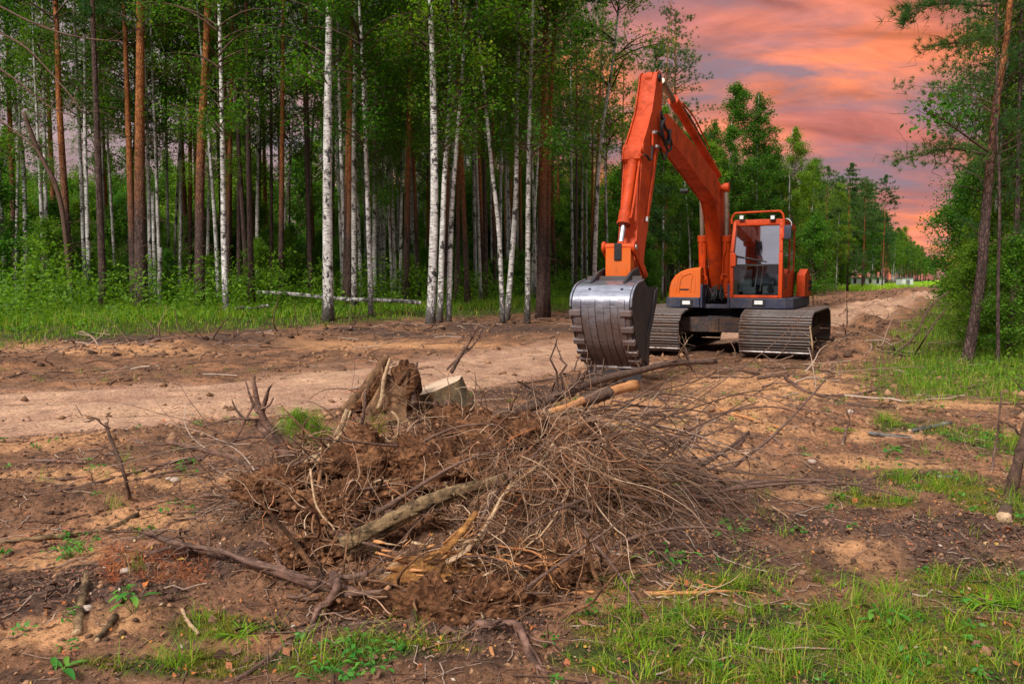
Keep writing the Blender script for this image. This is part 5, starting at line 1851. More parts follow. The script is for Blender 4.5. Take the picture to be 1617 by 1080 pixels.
# cheeks
chk = shell + back
for s_ in (-1, 1):
    l0 = LC + s_ * (HB + .012)
    c = MB().prism([V3(l0 - .012, a, b) for a, b in chk], [V3(l0 + .012, a, b) for a, b in chk]).build('cheek', M_BUCKET_DK, bucket, bevel=.003)
    # stiffener plates on the cheek
    st = [back[0], back[1], back[2], back[3], back[4], TL(1030, 460, lr_), TL(1024, 500, lr_), TL(1017, 530, lr_), TL(1014, 570, lr_)]
    MB().prism([V3(l0 + s_ * .0125, a, b) for a, b in st], [V3(l0 + s_ * .03, a, b) for a, b in st]).build('cheek_edge_plate', M_BUCKET_DK, bucket, bevel=.003)
    st = [TL(995.5, 500, lr_), TL(998, 525, lr_), TL(1003, 550, lr_), TL(1009, 568, lr_), TL(1013.5, 569, lr_), TL(1016, 532, lr_)]
    MB().prism([V3(l0 + s_ * .0125, a, b) for a, b in st], [V3(l0 + s_ * .024, a, b) for a, b in st]).build('cheek_corner_plate', M_BUCKET_DK, bucket, bevel=.003)
    rb_ = [V3(l0 + s_ * .014, a, b) for a, b in shell[:5]]
    MB().tube(catmull(rb_, 4), .014, 8).build('cheek_rim', M_BUCKET, bucket, smooth=True)
# closing plates at the back top
tp = MB().prism([V3(LC - HB, *shell[0]), V3(LC - HB, shell[0][0] - .03, shell[0][1] + .05), V3(LC - HB, shell[0][0] - .06, shell[0][1] + .0)],
                [V3(LC + HB, *shell[0]), V3(LC + HB, shell[0][0] - .03, shell[0][1] + .05), V3(LC + HB, shell[0][0] - .06, shell[0][1] + .0)])
tp.build('top_flange', M_BUCKET_DK, bucket, bevel=.004)
tp = MB().prism([V3(LC - HB, *p) for p in (shell[0], back[-1], back[-2], (back[-2][0], back[-2][1] - .03), (shell[0][0], shell[0][1] - .03))],
                [V3(LC + HB, *p) for p in (shell[0], back[-1], back[-2], (back[-2][0], back[-2][1] - .03), (shell[0][0], shell[0][1] - .03))])
tp.build('top_plate', M_BUCKET_DK, bucket)
for s_ in (-1, 1):
    l0 = LC + s_ * .22
    e_ = [(shell[1][0] + .0, shell[1][1] + .01), (shell[0][0] - .02, shell[0][1] + .10), (shell[0][0] - .30, shell[0][1] + .16), (shell[0][0] - .42, shell[0][1] - .04), (shell[0][0] - .05, shell[0][1] - .02)]
    MB().prism([V3(l0 - .018, a, b) for a, b in e_], [V3(l0 + .018, a, b) for a, b in e_]).build('bucket_ear', M_BUCKET_DK, bucket, bevel=.004)
# wear straps


def strip(name, l0, l1, t0, t1, h, m_, seg=None):
    i0, i1 = int(t0 * (len(dense) - 1)), int(t1 * (len(dense) - 1))
    pts_o = [(dense[i].x + dn[i].x * h, dense[i].y + dn[i].y * h) for i in range(i0, i1 + 1)]
    pts_i = [(dense[i].x + dn[i].x * .001, dense[i].y + dn[i].y * .001) for i in range(i0, i1 + 1)]
    lp = pts_o + pts_i[::-1]
    return MB().prism([V3(l0, a, b) for a, b in lp], [V3(l1, a, b) for a, b in lp]).build(name, m_, bucket, bevel=.002)


W2 = 2 * HB
x0 = LC - HB
zs_h = [(.05, .155, .34, .017), (.165, .285, .40, .008), (.30, .41, .34, .017), (.42, .555, .40, .008), (.57, .675, .34, .017), (.685, .80, .40, .008), (.82, .925, .34, .017)]
for a, b, t0, h in zs_h:
    strip('wear_strap', x0 + a * W2, x0 + b * W2, t0, .985, h, M_BUCKET)
for k, t in enumerate((.47, .575, .68, .785, .885)):
    for s_ in (-1, 1):
        l0 = LC + s_ * (HB - .04)
        i = int(t * (len(dense) - 1))
        p, n_ = dense[i], dn[i]
        tvec = Vector((0, -n_.y, n_.x)); nv = Vector((0, n_.x, n_.y))
        MB().obox(V3(l0, p.x + n_.x * .005, p.y + n_.y * .005), [Vector((1, 0, 0)), tvec, nv], (.075, .034, .034)).build('wear_block', M_BUCKET_RUST, bucket, bevel=.006)
for px in (927, 979.5):
    fr_ = (px - 903) / 92.0
    i = int(.20 * (len(dense) - 1)); p, n_ = dense[i], dn[i]
    c_ = V3(x0 + fr_ * W2, p.x, p.y); nv = Vector((0, n_.x, n_.y))
    MB().cyl(c_ + nv * .0005, c_ + nv * .004, .018, 14).build('bolt_hole', M_BLACK, bucket)
# cutting edge with bolts, below the shell, and teeth reaching back under it
lz, lf = shell[-1][1], shell[-1][0]
MB().box(-(LC + HB + .004), -(LC - HB - .004), lf - .06, lf + .012, lz - .022, lz + .004).build('lip_edge', M_SILVER, bucket, bevel=.003)
ce = MB().box(-(LC + HB), -(LC - HB), lf - .05, lf - .012, lz - .19, lz - .0225).build('cutting_edge', M_BUCKET_DK, bucket, bevel=.004)
for k in range(5):
    l0 = x0 + (k + .5) / 5 * W2
    m_ = MB().prism([V3(l0 - .04, lf - .12, lz - .10), V3(l0 + .04, lf - .12, lz - .10), V3(l0 + .04, lf - .055, lz - .10), V3(l0 - .04, lf - .055, lz - .10)],
                    [V3(l0 - .03, lf - .085, lz - .27), V3(l0 + .03, lf - .085, lz - .27), V3(l0 + .03, lf - .07, lz - .27), V3(l0 - .03, lf - .07, lz - .27)])
    m_.build('tooth', M_BUCKET_DK, bucket, bevel=.004)
MB().cyl(V3(x0 + .03, lf - .012, lz - .09), V3(x0 + .03, lf + .0, lz - .09), .012, 8).build('edge_bolt', M_SILVER, bucket)
# raised maker's letters running down the cheek
cu_ = bpy.data.curves.new('lettering', 'FONT')
cu_.body = 'DAEMO'; cu_.extrude = .004; cu_.size = .125; cu_.align_x = 'CENTER'; cu_.align_y = 'CENTER'; cu_.space_character = 1.05
to = bpy.data.objects.new('tmp_text', cu_); COL.objects.link(to)
dg = bpy.context.evaluated_depsgraph_get()
tme = bpy.data.meshes.new_from_object(to.evaluated_get(dg))
bpy.data.objects.remove(to)
tme.materials.clear(); tme.materials.append(M_BUCKET_RUST)
let = link('lettering', tme, bucket)
ft0, zt0 = TL(1001.5, 514, lr_); ft1, zt1 = TL(1012, 550, lr_)
mid = V3(LC + HB + .051 - .022, (ft0 + ft1) / 2, (zt0 + zt1) / 2)
dirx = (V3(0, ft1, zt1) - V3(0, ft0, zt0)).normalized()
nrm = Vector((-1, 0, 0)); diry = nrm.cross(dirx)
let.matrix_local = Matrix(((dirx.x, diry.x, nrm.x, mid.x), (dirx.y, diry.y, nrm.y, mid.y), (dirx.z, diry.z, nrm.z, mid.z), (0, 0, 0, 1)))
print('excavator: arm top z', apoly[0], 'bucket z', shell[0], shell[-1], 'deck', zD0, zD1, 'TZ', TZ, TH, 'cab', lA, lB, zr)

# ------------------------------------------------------------------ heap of uprooted stumps, logs and branches
def resolve(pts, rpx):
    out = []
    for p in pts:
        if len(p) > 2 and p[2] is not None:
            out.append(at(p[0], p[1], p[2]))
        else:
            q = gnd(p[0], p[1], 0.0)
            r = rpx * 0.5 / FPX * q.y
            q2 = gnd(p[0], p[1], r * 0.55)
            out.append(q2)
    return out


def branch(name, label, pts, w0, w1, m_, mend=None, cat='branch', per=5, sides=10, rough=.10, twigs=0, tl=.35, parent=None, wob=0.0, group=None, flat_=1.0):
    """w0,w1: thickness in pixels of the photograph at the two ends"""
    P = resolve(pts, (w0 + w1) / 2)
    C = catmull(P, per)
    n = len(C)
    rad = []
    for i, c in enumerate(C):
        t = i / (n - 1)
        w = w0 * (1 - t) + w1 * t
        rad.append(max(.0015, w * .5 / FPX * c.y * random.uniform(.90, 1.10)))
    if wob:
        C = [c + Vector((random.uniform(-1, 1), random.uniform(-1, 1), random.uniform(-1, 1))) * wob for c in C]
    mm = [m_, mend or m_]
    o = MB().tube(C, rad, sides, rough, 1, 0, closed=True, flat_=flat_).build(name, mm, parent, smooth='all')
    if not parent:
        tag(o, label, cat, group)
    if twigs:
        tw_p, tw_r = [], []
        for k in range(twigs):
            i = random.randrange(n // 4, n - 1)
            d = (C[i + 1] - C[i]).normalized()
            side = Vector((random.uniform(-1, 1), random.uniform(-1, 1), random.uniform(-.2, 1.1)))
            dd = (d * .7 + side * .9).normalized()
            ln = tl * random.uniform(.4, 1.2)
            pl = [C[i] + dd * (ln * t) + Vector((random.uniform(-1, 1), random.uniform(-1, 1), random.uniform(-1, .6))) * ln * .07 * t * 3 - Vector((0, 0, ln * .25 * t * t)) for t in np.linspace(0, 1, 7)]
            tw_p.append(pl); tw_r.append([rad[i] * .35 * (1 - .75 * t) + .001 for t in np.linspace(0, 1, 7)])
        v, f = tubes_np(np.array([[tuple(q) for q in pl] for pl in tw_p]), np.array(tw_r), 5)
        v[:, 2] = np.maximum(v[:, 2], height(v[:, 0], v[:, 1]) + .002)
        t_ = link('side_twigs', np_mesh('side_twigs', v, f, True), o, m_)
        tag(t_, kind='stuff')
    return o


def grow_roots(P0, D0, Ln, r0, droop=.5, curl=.35, K=12, sides=4, clampz=True):
    n = len(P0)
    P = np.zeros((n, K, 3)); P[:, 0] = P0
    D = D0 / (np.linalg.norm(D0, axis=1, keepdims=True) + 1e-9)
    drift = rng.normal(size=(n, 3)) * curl * .5
    for k in range(1, K):
        drift = drift * .75 + rng.normal(size=(n, 3)) * curl * .45
        D = D + drift; D[:, 2] -= droop / K
        D /= np.linalg.norm(D, axis=1, keepdims=True)
        P[:, k] = P[:, k - 1] + D * (Ln / (K - 1))[:, None]
    if clampz:
        g = height(P[:, 1:, 0], P[:, 1:, 1]) + .004
        P[:, 1:, 2] = np.maximum(P[:, 1:, 2], g)
    t = np.linspace(0, 1, K)[None, :]
    R = r0[:, None] * (1 - .72 * t)
    return tubes_np(P, R, sides)


def lump(center, radii, amp, freq, seed, sub=5, flat_bottom=True):
    """craggy lump of soil"""
    bm = bmesh.new()
    bmesh.ops.create_icosphere(bm, subdivisions=sub, radius=1.0)
    off = Vector((seed * 3.1, seed * 1.7, seed * .9))
    for v in bm.verts:
        d = v.co.normalized()
        p = d * 1.0
        n1 = mnoise.fractal(p * freq + off, 0.8, 2.1, 5)
        n2 = abs(mnoise.noise(p * freq * 3.7 + off))
        n3 = abs(mnoise.noise(p * freq * 8 + off))
        s = 1 + amp * (n1 * .9 - n2 * .8 - n3 * .42)
        v.co = Vector((d.x * radii[0], d.y * radii[1], d.z * radii[2])) * s + Vector(center)
    me = bpy.data.meshes.new('soil_mass')
    bm.to_mesh(me); bm.free()
    me.polygons.foreach_set('use_smooth', [True] * len(me.polygons))
    return me


def splinter(base, axis, r, h, seed, jag=.4, flare=1.35, sides=34, rings=9, thick=.35, squash=1.0):
    """broken stump: fluted sides, jagged rim, hollow torn middle"""
    rd = random.Random(seed)
    axis = Vector(axis).normalized()
    u = axis.orthogonal().normalized(); w = axis.cross(u)
    flute = [1 + .16 * math.sin(k * 2 * PI / sides * 5 + seed) + rd.uniform(-.09, .09) for k in range(sides)]
    top = []
    for k in range(sides):
        a = k * 2 * PI / sides
        top.append(h * (1 - jag * (.5 + .5 * math.sin(a * 2 + seed * 2)) * rd.uniform(.3, 1) - jag * .35 * rd.random()))
    vs, fs = [], []
    for j in range(rings):
        t = j / (rings - 1)
        for k in range(sides):
            a = k * 2 * PI / sides
            rr = r * flute[k] * (1 + (flare - 1) * (1 - t) ** 2.2) * (1 + rd.uniform(-.04, .04))
            zz = t * top[k]
            vs.append(base + u * (math.cos(a) * rr) + w * (math.sin(a) * rr * squash) + axis * zz)
    for j in range(rings - 1):
        for k in range(sides):
            fs.append((j * sides + k, j * sides + (k + 1) % sides, (j + 1) * sides + (k + 1) % sides, (j + 1) * sides + k))
    o = len(vs)
    for q, (s_, dz_) in enumerate(((1 - thick, .86), (.35, .45))):
        for k in range(sides):
            a = k * 2 * PI / sides
            rr = r * flute[k] * s_
            vs.append(base + u * (math.cos(a) * rr) + w * (math.sin(a) * rr * squash) + axis * (top[k] * dz_ * rd.uniform(.85, 1.05)))
    lst = (rings - 1) * sides
    m = MB()
    f2 = []
    for k in range(sides):
        k2 = (k + 1) % sides
        f2.append((lst + k, lst + k2, o + k2, o + k))
        f2.append((o + k, o + k2, o + sides + k2, o + sides + k))
    vs.append(base + axis * (h * .3))
    for k in range(sides):
        f2.append((o + sides + k, o + sides + (k + 1) % sides, len(vs) - 1))
    m.add(vs, fs, 0)
    m.f += f2; m.m += [1] * len(f2)
    return m


def rings_on_lump(me, n, up_only=True):
    """random surface points and outward directions of a lump mesh"""
    co = np.zeros(len(me.vertices) * 3, dtype=np.float32); me.vertices.foreach_get('co', co); co = co.reshape(-1, 3)
    c = co.mean(0)
    i = rng.choice(len(co), n)
    return co[i].astype(float), (co[i] - c).astype(float)


def soil_thing(name, label, cat, lumps, nroots, rl=(.15, .5), rr=(.0017, .0058), droop=.7, mat_=None):
    e = empty(name, (0, 0, 0)); tag(e, label, cat)
    c0 = Vector(lumps[0][0]); e.location = (c0.x, c0.y, hz(c0.x, c0.y, False))
    inv = Matrix.Translation(-Vector(e.location))
    ms = []
    for a in lumps:
        me = lump(*a)
        ms.append(me)
        o = link('soil_mass', me, e, mat_ or M_SOILMASS); o.matrix_parent_inverse = inv
    per = nroots // len(ms)
    parts = []
    for me in ms:
        p, d = rings_on_lump(me, per)
        vis = (d[:, 2] > -.2)
        p, d = p[vis], d[vis]
        d = d / np.linalg.norm(d, axis=1, keepdims=True) + rng.normal(0, .7, d.shape)
        Ln = rng.uniform(rl[0], rl[1], len(p)) * rng.uniform(.5, 1, len(p)); r_ = rr[0] + (rr[1] - rr[0]) * rng.uniform(0, 1, len(p)) ** 2.5
        parts.append(grow_roots(p, d, Ln, r_, droop, .42))
    cv, cf = [], []
    for me in ms:
        p, d = rings_on_lump(me, 420)
        d /= np.linalg.norm(d, axis=1, keepdims=True)
        k = d[:, 2] > -.35; p, d = p[k], d[k]; n_ = len(p)
        base = np.array([(1, 0, 0), (0, 1, 0), (-1, 0, 0), (0, -1, 0), (0, 0, 1), (0, 0, -1)], float)
        tri = np.array([(0, 1, 4), (1, 2, 4), (2, 3, 4), (3, 0, 4), (1, 0, 5), (2, 1, 5), (3, 2, 5), (0, 3, 5)])
        s_ = .003 + .016 * rng.uniform(0, 1, n_) ** 3
        V_ = (base[None] * rng.uniform(.5, 1.3, (n_, 6, 1)) + rng.normal(0, .25, (n_, 6, 3))) * s_[:, None, None] + (p + d * .003)[:, None, :]
        cv.append((V_.reshape(-1, 3), (np.arange(n_)[:, None, None] * 6 + tri[None]).reshape(-1, 3)))
    v, f = np_join(cv)
    o = link('clinging_crumbs', np_mesh('clinging_crumbs', v, f), e, M_CLOD_HEAP); o.matrix_parent_inverse = inv
    tag(o, kind='stuff')
    v, f = np_join(parts)
    o = link('fine_roots', np_mesh('fine_roots', v, f, True), e, M_ROOT); o.matrix_parent_inverse = inv
    tag(o, kind='stuff')
    return e, inv


def c3(px, py, Y):
    return tuple(at(px, py, Y))


# central root plate and its neighbours
rp, rpi = soil_thing('root_plate', 'large dirt clogged root plate filling the middle of the heap', 'root plate',
                     [(c3(690, 755, 4.40), (.40, .24, .24), .42, 1.6, 1), (c3(590, 745, 4.5), (.30, .22, .22), .44, 1.7, 2), (c3(790, 705, 4.65), (.36, .22, .20), .44, 1.8, 3), (c3(530, 805, 4.2), (.26, .18, .15), .42, 1.9, 4), (c3(660, 860, 3.98), (.26, .15, .14), .44, 1.9, 15), (c3(730, 680, 4.85), (.28, .2, .16), .44, 1.9, 16), (c3(450, 770, 4.5), (.28, .2, .13), .44, 1.9, 20), (c3(880, 705, 4.75), (.34, .22, .17), .44, 1.9, 21), (c3(950, 760, 4.5), (.28, .2, .15), .44, 2.0, 22)], 1100)
rf_, rfi = soil_thing('root_plate', 'dark root plate hidden behind the hanging fan of fine roots', 'root plate',
                      [(c3(900, 800, 4.25), (.32, .22, .26), .42, 1.8, 5), (c3(800, 900, 4.0), (.34, .2, .22), .40, 1.7, 6), (c3(960, 860, 4.1), (.22, .16, .16), .4, 2.0, 7)], 600, mat_=M_SOILMASS)
rb2, _ = soil_thing('root_plate', 'low brown root plate at the front foot of the heap', 'root plate',
                    [(c3(640, 960, 3.52), (.34, .15, .14), .42, 1.9, 8), (c3(770, 965, 3.45), (.28, .15, .19), .44, 2.0, 9), (c3(560, 960, 3.45), (.20, .12, .10), .42, 2.1, 10), (c3(860, 920, 3.65), (.24, .15, .20), .42, 2.1, 13), (c3(690, 985, 3.34), (.34, .13, .18), .46, 2.3, 17), (c3(480, 880, 3.85), (.22, .14, .11), .44, 2.1, 18), (c3(960, 900, 3.85), (.2, .14, .15), .44, 2.1, 19)], 520, (.1, .35))
# the fan of roots on the right of the heap
n = 620
src = np.array([c3(rng.uniform(860, 975), rng.uniform(690, 830), rng.uniform(3.95, 4.4)) for _ in range(n)])
ang = rng.normal(-.55, .7, n)
D0 = np.stack([np.cos(ang) * rng.choice([1, 1, 1, -.6], n), rng.normal(-.25, .35, n), np.sin(ang)], 1)
v1 = grow_roots(src, D0, rng.uniform(.25, .85, n), .0015 + .0045 * rng.uniform(0, 1, n) ** 3, 1.3, .26, 14)
n = 420
src = np.array([c3(rng.uniform(760, 900), rng.uniform(690, 900), rng.uniform(3.75, 4.2)) for _ in range(n)])
D0 = np.stack([rng.normal(0, .6, n), rng.normal(-.4, .3, n), rng.normal(.1, .6, n)], 1)
v2 = grow_roots(src, D0, rng.uniform(.15, .6, n), .0012 + .003 * rng.uniform(0, 1, n) ** 3, 1.0, .34, 12)
v, f = np_join([v1, v2])
o = link('hanging_roots', np_mesh('hanging_roots', v, f, True), rf_, M_ROOT); o.matrix_parent_inverse = rfi; tag(o, kind='stuff')
# thick broken roots bristling from the whole heap
n = 400
px = rng.uniform(480, 1000, n); py = rng.uniform(680, 985, n)
src = np.array([c3(a, b, 4.78 - (b - 680) / 305 * 1.42 - rng.uniform(-.04, .10)) for a, b in zip(px, py)])
D0 = np.stack([rng.normal(0, 1, n), rng.normal(-.25, .4, n), rng.normal(.05, .55, n)], 1)
v5 = grow_roots(src, D0, rng.uniform(.12, .55, n), .004 + .014 * rng.uniform(0, 1, n) ** 2.4, .5, .26, 9, 7)
o = link('thick_roots', np_mesh('thick_roots', v5[0], v5[1], True), rf_, M_ROOT_THICK); o.matrix_parent_inverse = rfi; tag(o, kind='stuff')
# straighter broken branches crossing the heap and reaching over the sand on its right
n = 95
px = np.concatenate([rng.uniform(430, 980, 45), rng.uniform(880, 1150, 50)]); py = np.concatenate([rng.uniform(690, 980, 45), rng.uniform(640, 850, 50)])
src = []
for i_, (a, b) in enumerate(zip(px, py)):
    if i_ < 45:
        src.append(c3(a, b, 4.70 - (b - 690) / 290 * 1.36 - rng.uniform(0, .12)))
    else:
        g_ = gnd(a, b); src.append((g_.x, g_.y, g_.z + rng.uniform(.01, .22)))
src = np.array(src)
D0 = np.stack([np.where(px < 700, 1, rng.choice([-1, 1], n, p=[.3, .7])) * rng.uniform(.5, 1, n), rng.normal(0, .45, n), rng.normal(.12, .25, n)], 1)
v6 = grow_roots(src, D0, rng.uniform(.35, 1.25, n), rng.uniform(.005, .015, n), .55, .09, 9, 7)
o = link('broken_branches', np_mesh('broken_branches', v6[0], v6[1], True), rf_, M_BARK); o.matrix_parent_inverse = rfi; tag(o, kind='stuff')
# brushwood: long fine branches reaching right over the sand
n = 150
src = np.array([c3(rng.uniform(900, 1040), rng.uniform(640, 830), rng.uniform(4.3, 4.9)) for _ in range(n)])
D0 = np.stack([rng.uniform(.6, 1, n), rng.uniform(-.5, .7, n), rng.normal(.05, .22, n)], 1)
v3 = grow_roots(src, D0, rng.uniform(.5, 1.3, n), rng.uniform(.002, .006, n), 1.0, .14, 14, 5)
n2_ = 120
src = np.array([c3(rng.uniform(330, 560), rng.uniform(700, 830), rng.uniform(4.5, 5.0)) for _ in range(n2_)])
D0 = np.stack([-rng.uniform(.4, 1, n2_), rng.uniform(-.4, .6, n2_), rng.normal(.05, .25, n2_)], 1)
v4 = grow_roots(src, D0, rng.uniform(.3, 1.0, n2_), rng.uniform(.0015, .005, n2_), .8, .18, 12, 5)
v, f = np_join([v3, v4])
tag(link('brushwood', np_mesh('brushwood', v, f, True), None, M_TWIG), 'tangle of thin bare twigs and brushwood sticking out of both ends of the heap', 'brushwood', kind='stuff')


def stump_thing(name, label, cat, base, axis, r, h, seed, mats, roots=0, rl=.3, **kw):
    e = empty(name, base); tag(e, label, cat)
    inv = Matrix.Translation(-Vector(base))
    o = splinter(Vector(base), axis, r, h, seed, **kw).build('broken_trunk', mats, e, smooth=True); o.matrix_parent_inverse = inv
    if roots:
        p = np.array(base) + rng.normal(size=(roots, 3)) * np.array([r, r * .8, h * .25]) + np.array([0, 0, h * .2])
        d = rng.normal(size=(roots, 3))
        v, f = grow_roots(p, d, rng.uniform(.3, 1, roots) * rl, rng.uniform(.0015, .006, roots), .8, .4)
        o = link('fine_roots', np_mesh('fine_roots', v, f, True), e, M_ROOT); o.matrix_parent_inverse = inv; tag(o, kind='stuff')
    return e, inv


def vpx(px0, py0, px1, py1, Y, dY=0.0):
    return at(px1, py1, Y + dY) - at(px0, py0, Y)


# tall splintered stump crowning the heap: bark slab and earth block
e, inv = stump_thing('splintered_stump', 'tall splintered dirt covered stump standing on top of the heap', 'stump', at(612, 655, 5.05), vpx(605, 655, 622, 572, 5.05), .115, .36, 3, [M_STUMP_DIRT, M_STUMP_DIRT], 90, .35, jag=.35, flare=1.7, squash=.8)
me = lump(tuple(at(640, 610, 5.05)), (.105, .09, .17), .34, 1.9, 12, 4); o = link('soil_mass', me, e, M_SOILMASS); o.matrix_parent_inverse = inv
for pts, w0, w1, mm in [([(545, 655, 4.95), (570, 625, 4.98), (595, 590, 5.0), (612, 562, 5.02)], 26, 12, M_STUMP_DIRT), ([(560, 650, 4.9), (590, 615, 4.93), (612, 580, 4.97)], 20, 8, M_SOILMASS),
                        ([(655, 640, 5.0), (652, 605, 5.02), (659, 572, 5.05)], 14, 4, M_BARK), ([(598, 645, 4.88), (603, 630, 4.88), (606, 600, 4.92), (616, 566, 4.98)], 10, 5, M_WOOD_PALE)]:
    o = branch('splinter', None, pts, w0, w1, mm, M_WOOD_PALE, parent=e, rough=.22, flat_=.6); o.matrix_parent_inverse = inv
# sawn stump, tilted
b0 = at(692, 655, 5.3)
ax = Vector((-.16, -.05, 1)).normalized()
e = empty('sawn_stump', b0); tag(e, 'wide stump with a flat pale sawn top, tipped left on the back of the heap', 'stump')
u = Vector((1, 0, .36)).normalized(); nax = Vector((-.33, -.10, 1)).normalized(); w = nax.cross(u).normalized()
sd_ = MB(); S_ = 40; vs = []; fs = []
rdm = random.Random(9)
fl = [1 + .05 * math.sin(k * .9) + rdm.uniform(-.02, .02) for k in range(S_)]
for j, (zz, rr) in enumerate(((-.24, 1.22), (-.16, 1.10), (-.08, 1.03), (0.0, 1.0), (.035, .99))):
    for k in range(S_):
        a = 2 * PI * k / S_
        vs.append(Vector((0, 0, .165)) + (u * math.cos(a) * .18 + w * math.sin(a) * .15) * rr * fl[k] + nax * zz)
for j in range(4):
    for k in range(S_):
        fs.append((j * S_ + k, j * S_ + (k + 1) % S_, (j + 1) * S_ + (k + 1) % S_, (j + 1) * S_ + k))
sd_.add(vs, fs, 0); sd_.add([v for v in vs[4 * S_:]], [tuple(range(S_))], 1); sd_.add([v for v in vs[:S_]], [tuple(reversed(range(S_)))], 0)
sd_.build('trunk', [M_STUMP_SIDE, M_STUMP_TOP], e, smooth=True, weld=True)
for px, py, r_ in [(688, 637, .020), (697, 639, .014), (708, 636, .022)]:
    c = at(px, py, 5.11) - b0
    MB().tube([c + Vector((0, .02, 0)), c + Vector((0, -.012, 0)), c + Vector((0, -.020, 0))], [r_, r_, r_ * .6], 14, .1).build('cut_root', [M_BARK_RED, M_BLACK], e, smooth=True)
# antlered stump on the left
e, inv = stump_thing('antlered_stump', 'small upturned stump with antler like bare roots at the left end of the heap', 'stump', at(470, 735, 4.85), vpx(470, 735, 425, 668, 4.85), .055, .28, 5, [M_BARK_RED, M_BARK], 120, .3, jag=.15, flare=1.5)
for pts, w0, w1 in [([(432, 690, 4.86), (418, 665, 4.85), (408, 640, 4.84), (402, 610, 4.85), (401, 590, 4.86)], 14, 3), ([(412, 655, 4.85), (420, 628, 4.84), (424, 615, 4.83), (430, 606, 4.83)], 9, 2), ([(415, 660, 4.85), (402, 640, 4.87), (395, 625, 4.88), (388, 602, 4.9)], 8, 2),
                    ([(470, 738, 4.8), (448, 712, 4.8), (425, 690, 4.82), (405, 668, 4.84)], 17, 9), ([(480, 730, 4.9), (455, 700, 4.92), (430, 672, 4.93)], 14, 6), ([(420, 690, 4.85), (395, 690, 4.86), (362, 700, 4.9), (330, 722, 4.95)], 5, 2),
                    ([(405, 665, 4.85), (385, 660, 4.88), (372, 645, 4.9), (366, 630, 4.9)], 5, 2), ([(404, 650, 4.84), (414, 645, 4.83), (425, 640, 4.82), (432, 628, 4.82)], 5, 2), ([(400, 640, 4.86), (392, 655, 4.84), (380, 680, 4.85), (368, 700, 4.88)], 4, 2)]:
    o = branch('root', None, pts, w0, w1, M_BARK_RED, M_BARK, parent=e, rough=.16); o.matrix_parent_inverse = inv
# pale torn wood
e, inv = stump_thing('torn_trunk', 'pale torn trunk with long wood fibres left of the tall splintered stump', 'broken trunk', at(500, 742, 4.72), vpx(500, 742, 548, 668, 4.72), .060, .30, 8, [M_WOOD_GREY, M_WOOD_PALE], 60, .3, jag=.55, flare=1.5, squash=.7)
for pts, w0, w1 in [([(480, 738, 4.66), (510, 712, 4.66), (535, 690, 4.68), (552, 648, 4.72)], 20, 9), ([(500, 735, 4.64), (525, 705, 4.64), (542, 680, 4.66)], 14, 5), ([(530, 690, 4.66), (541, 668, 4.68), (548, 646, 4.7)], 12, 6)]:
    o = branch('splinter', None, pts, w0, w1, M_WOOD_PALE, parent=e, rough=.3, flat_=.5); o.matrix_parent_inverse = inv
# rotten yellow stump in front
e, inv = stump_thing('rotten_stump', 'rotten yellow orange broken stump lying on its side at the front of the heap', 'stump', at(760, 905, 3.58), vpx(760, 905, 600, 905, 3.58, -.08), .068, .46, 11, [M_WOOD_YELLOW, M_WOOD_ORANGE], 160, .35, jag=.35, flare=1.5, squash=.9)
e2, inv2 = stump_thing('bark_block', 'dark grey and brown block of broken trunk right of the rotten yellow stump', 'broken trunk', at(765, 898, 3.65), vpx(765, 898, 850, 905, 3.65), .095, .28, 14, [M_WOOD_GREY, M_WOOD_YELLOW], 80, .3, jag=.3, flare=1.1, squash=.9)
rdm = random.Random(4)
for k in range(46):
    px, py = rdm.uniform(590, 760), rdm.uniform(850, 925)
    a = rdm.uniform(-.9, .3)
    Ln_ = rdm.uniform(10, 46)
    pts = [(px, py, 3.48), (px + Ln_ * .5 * math.cos(a), py + Ln_ * .5 * math.sin(a), 3.46), (px + Ln_ * math.cos(a), py + Ln_ * math.sin(a), 3.50)]
    o = branch('splinter', None, pts, rdm.uniform(3, 8), 1.5, rdm.choice([M_WOOD_YELLOW, M_WOOD_PALE, M_WOOD_ORANGE]), parent=e, rough=.3, per=2, sides=5, flat_=.5); o.matrix_parent_inverse = inv
for pts, w0, w1, mm in [([(700, 870, 3.46), (725, 845, 3.48), (752, 808, 3.55)], 14, 9, M_WOOD_YELLOW), ([(705, 888, 3.46), (735, 870, 3.46), (760, 840, 3.52), (775, 815, 3.60)], 9, 4, M_WOOD_PALE), ([(700, 890, 3.7), (725, 872, 3.7), (740, 862, 3.52)], 11, 12, M_WOOD_PALE)]:
    o = branch('splinter', None, pts, w0, w1, mm, M_WOOD_PALE, parent=e, rough=.2, flat_=.7); o.matrix_parent_inverse = inv

# logs
branch('log', 'big cracked grey log lying across the front of the heap', [(541, 863, 3.72), (600, 832, 3.76), (660, 800, 3.82), (720, 778, 3.9), (800, 757, 4.05)], 28, 19, M_WOOD_GREY, M_WOOD_PALE, 'log', rough=.22, sides=18, per=8, wob=.004, twigs=5, tl=.12)
branch('log', 'long dark barked log climbing from a pale sawn end towards the excavator bucket', [(727, 671, 4.9), (760, 663, 5.1), (830, 645, 5.6), (890, 622, 6.1), (940, 602, 6.6), (1000, 588, 7.1), (1060, 574, 7.6), (1130, 571, 8.0)], 21, 8, M_BARK_DK, M_WOOD_PALE, 'log', rough=.12, sides=14, twigs=26, tl=.45)
branch('log', 'peeled orange log resting beside the long dark log', [(868, 650, 5.45), (900, 641, 5.55), (925, 631, 5.7), (965, 618, 5.9), (1004, 607, 6.15)], 9, 17, M_WOOD_ORANGE, M_WOOD_PALE, 'log', rough=.08, sides=16)
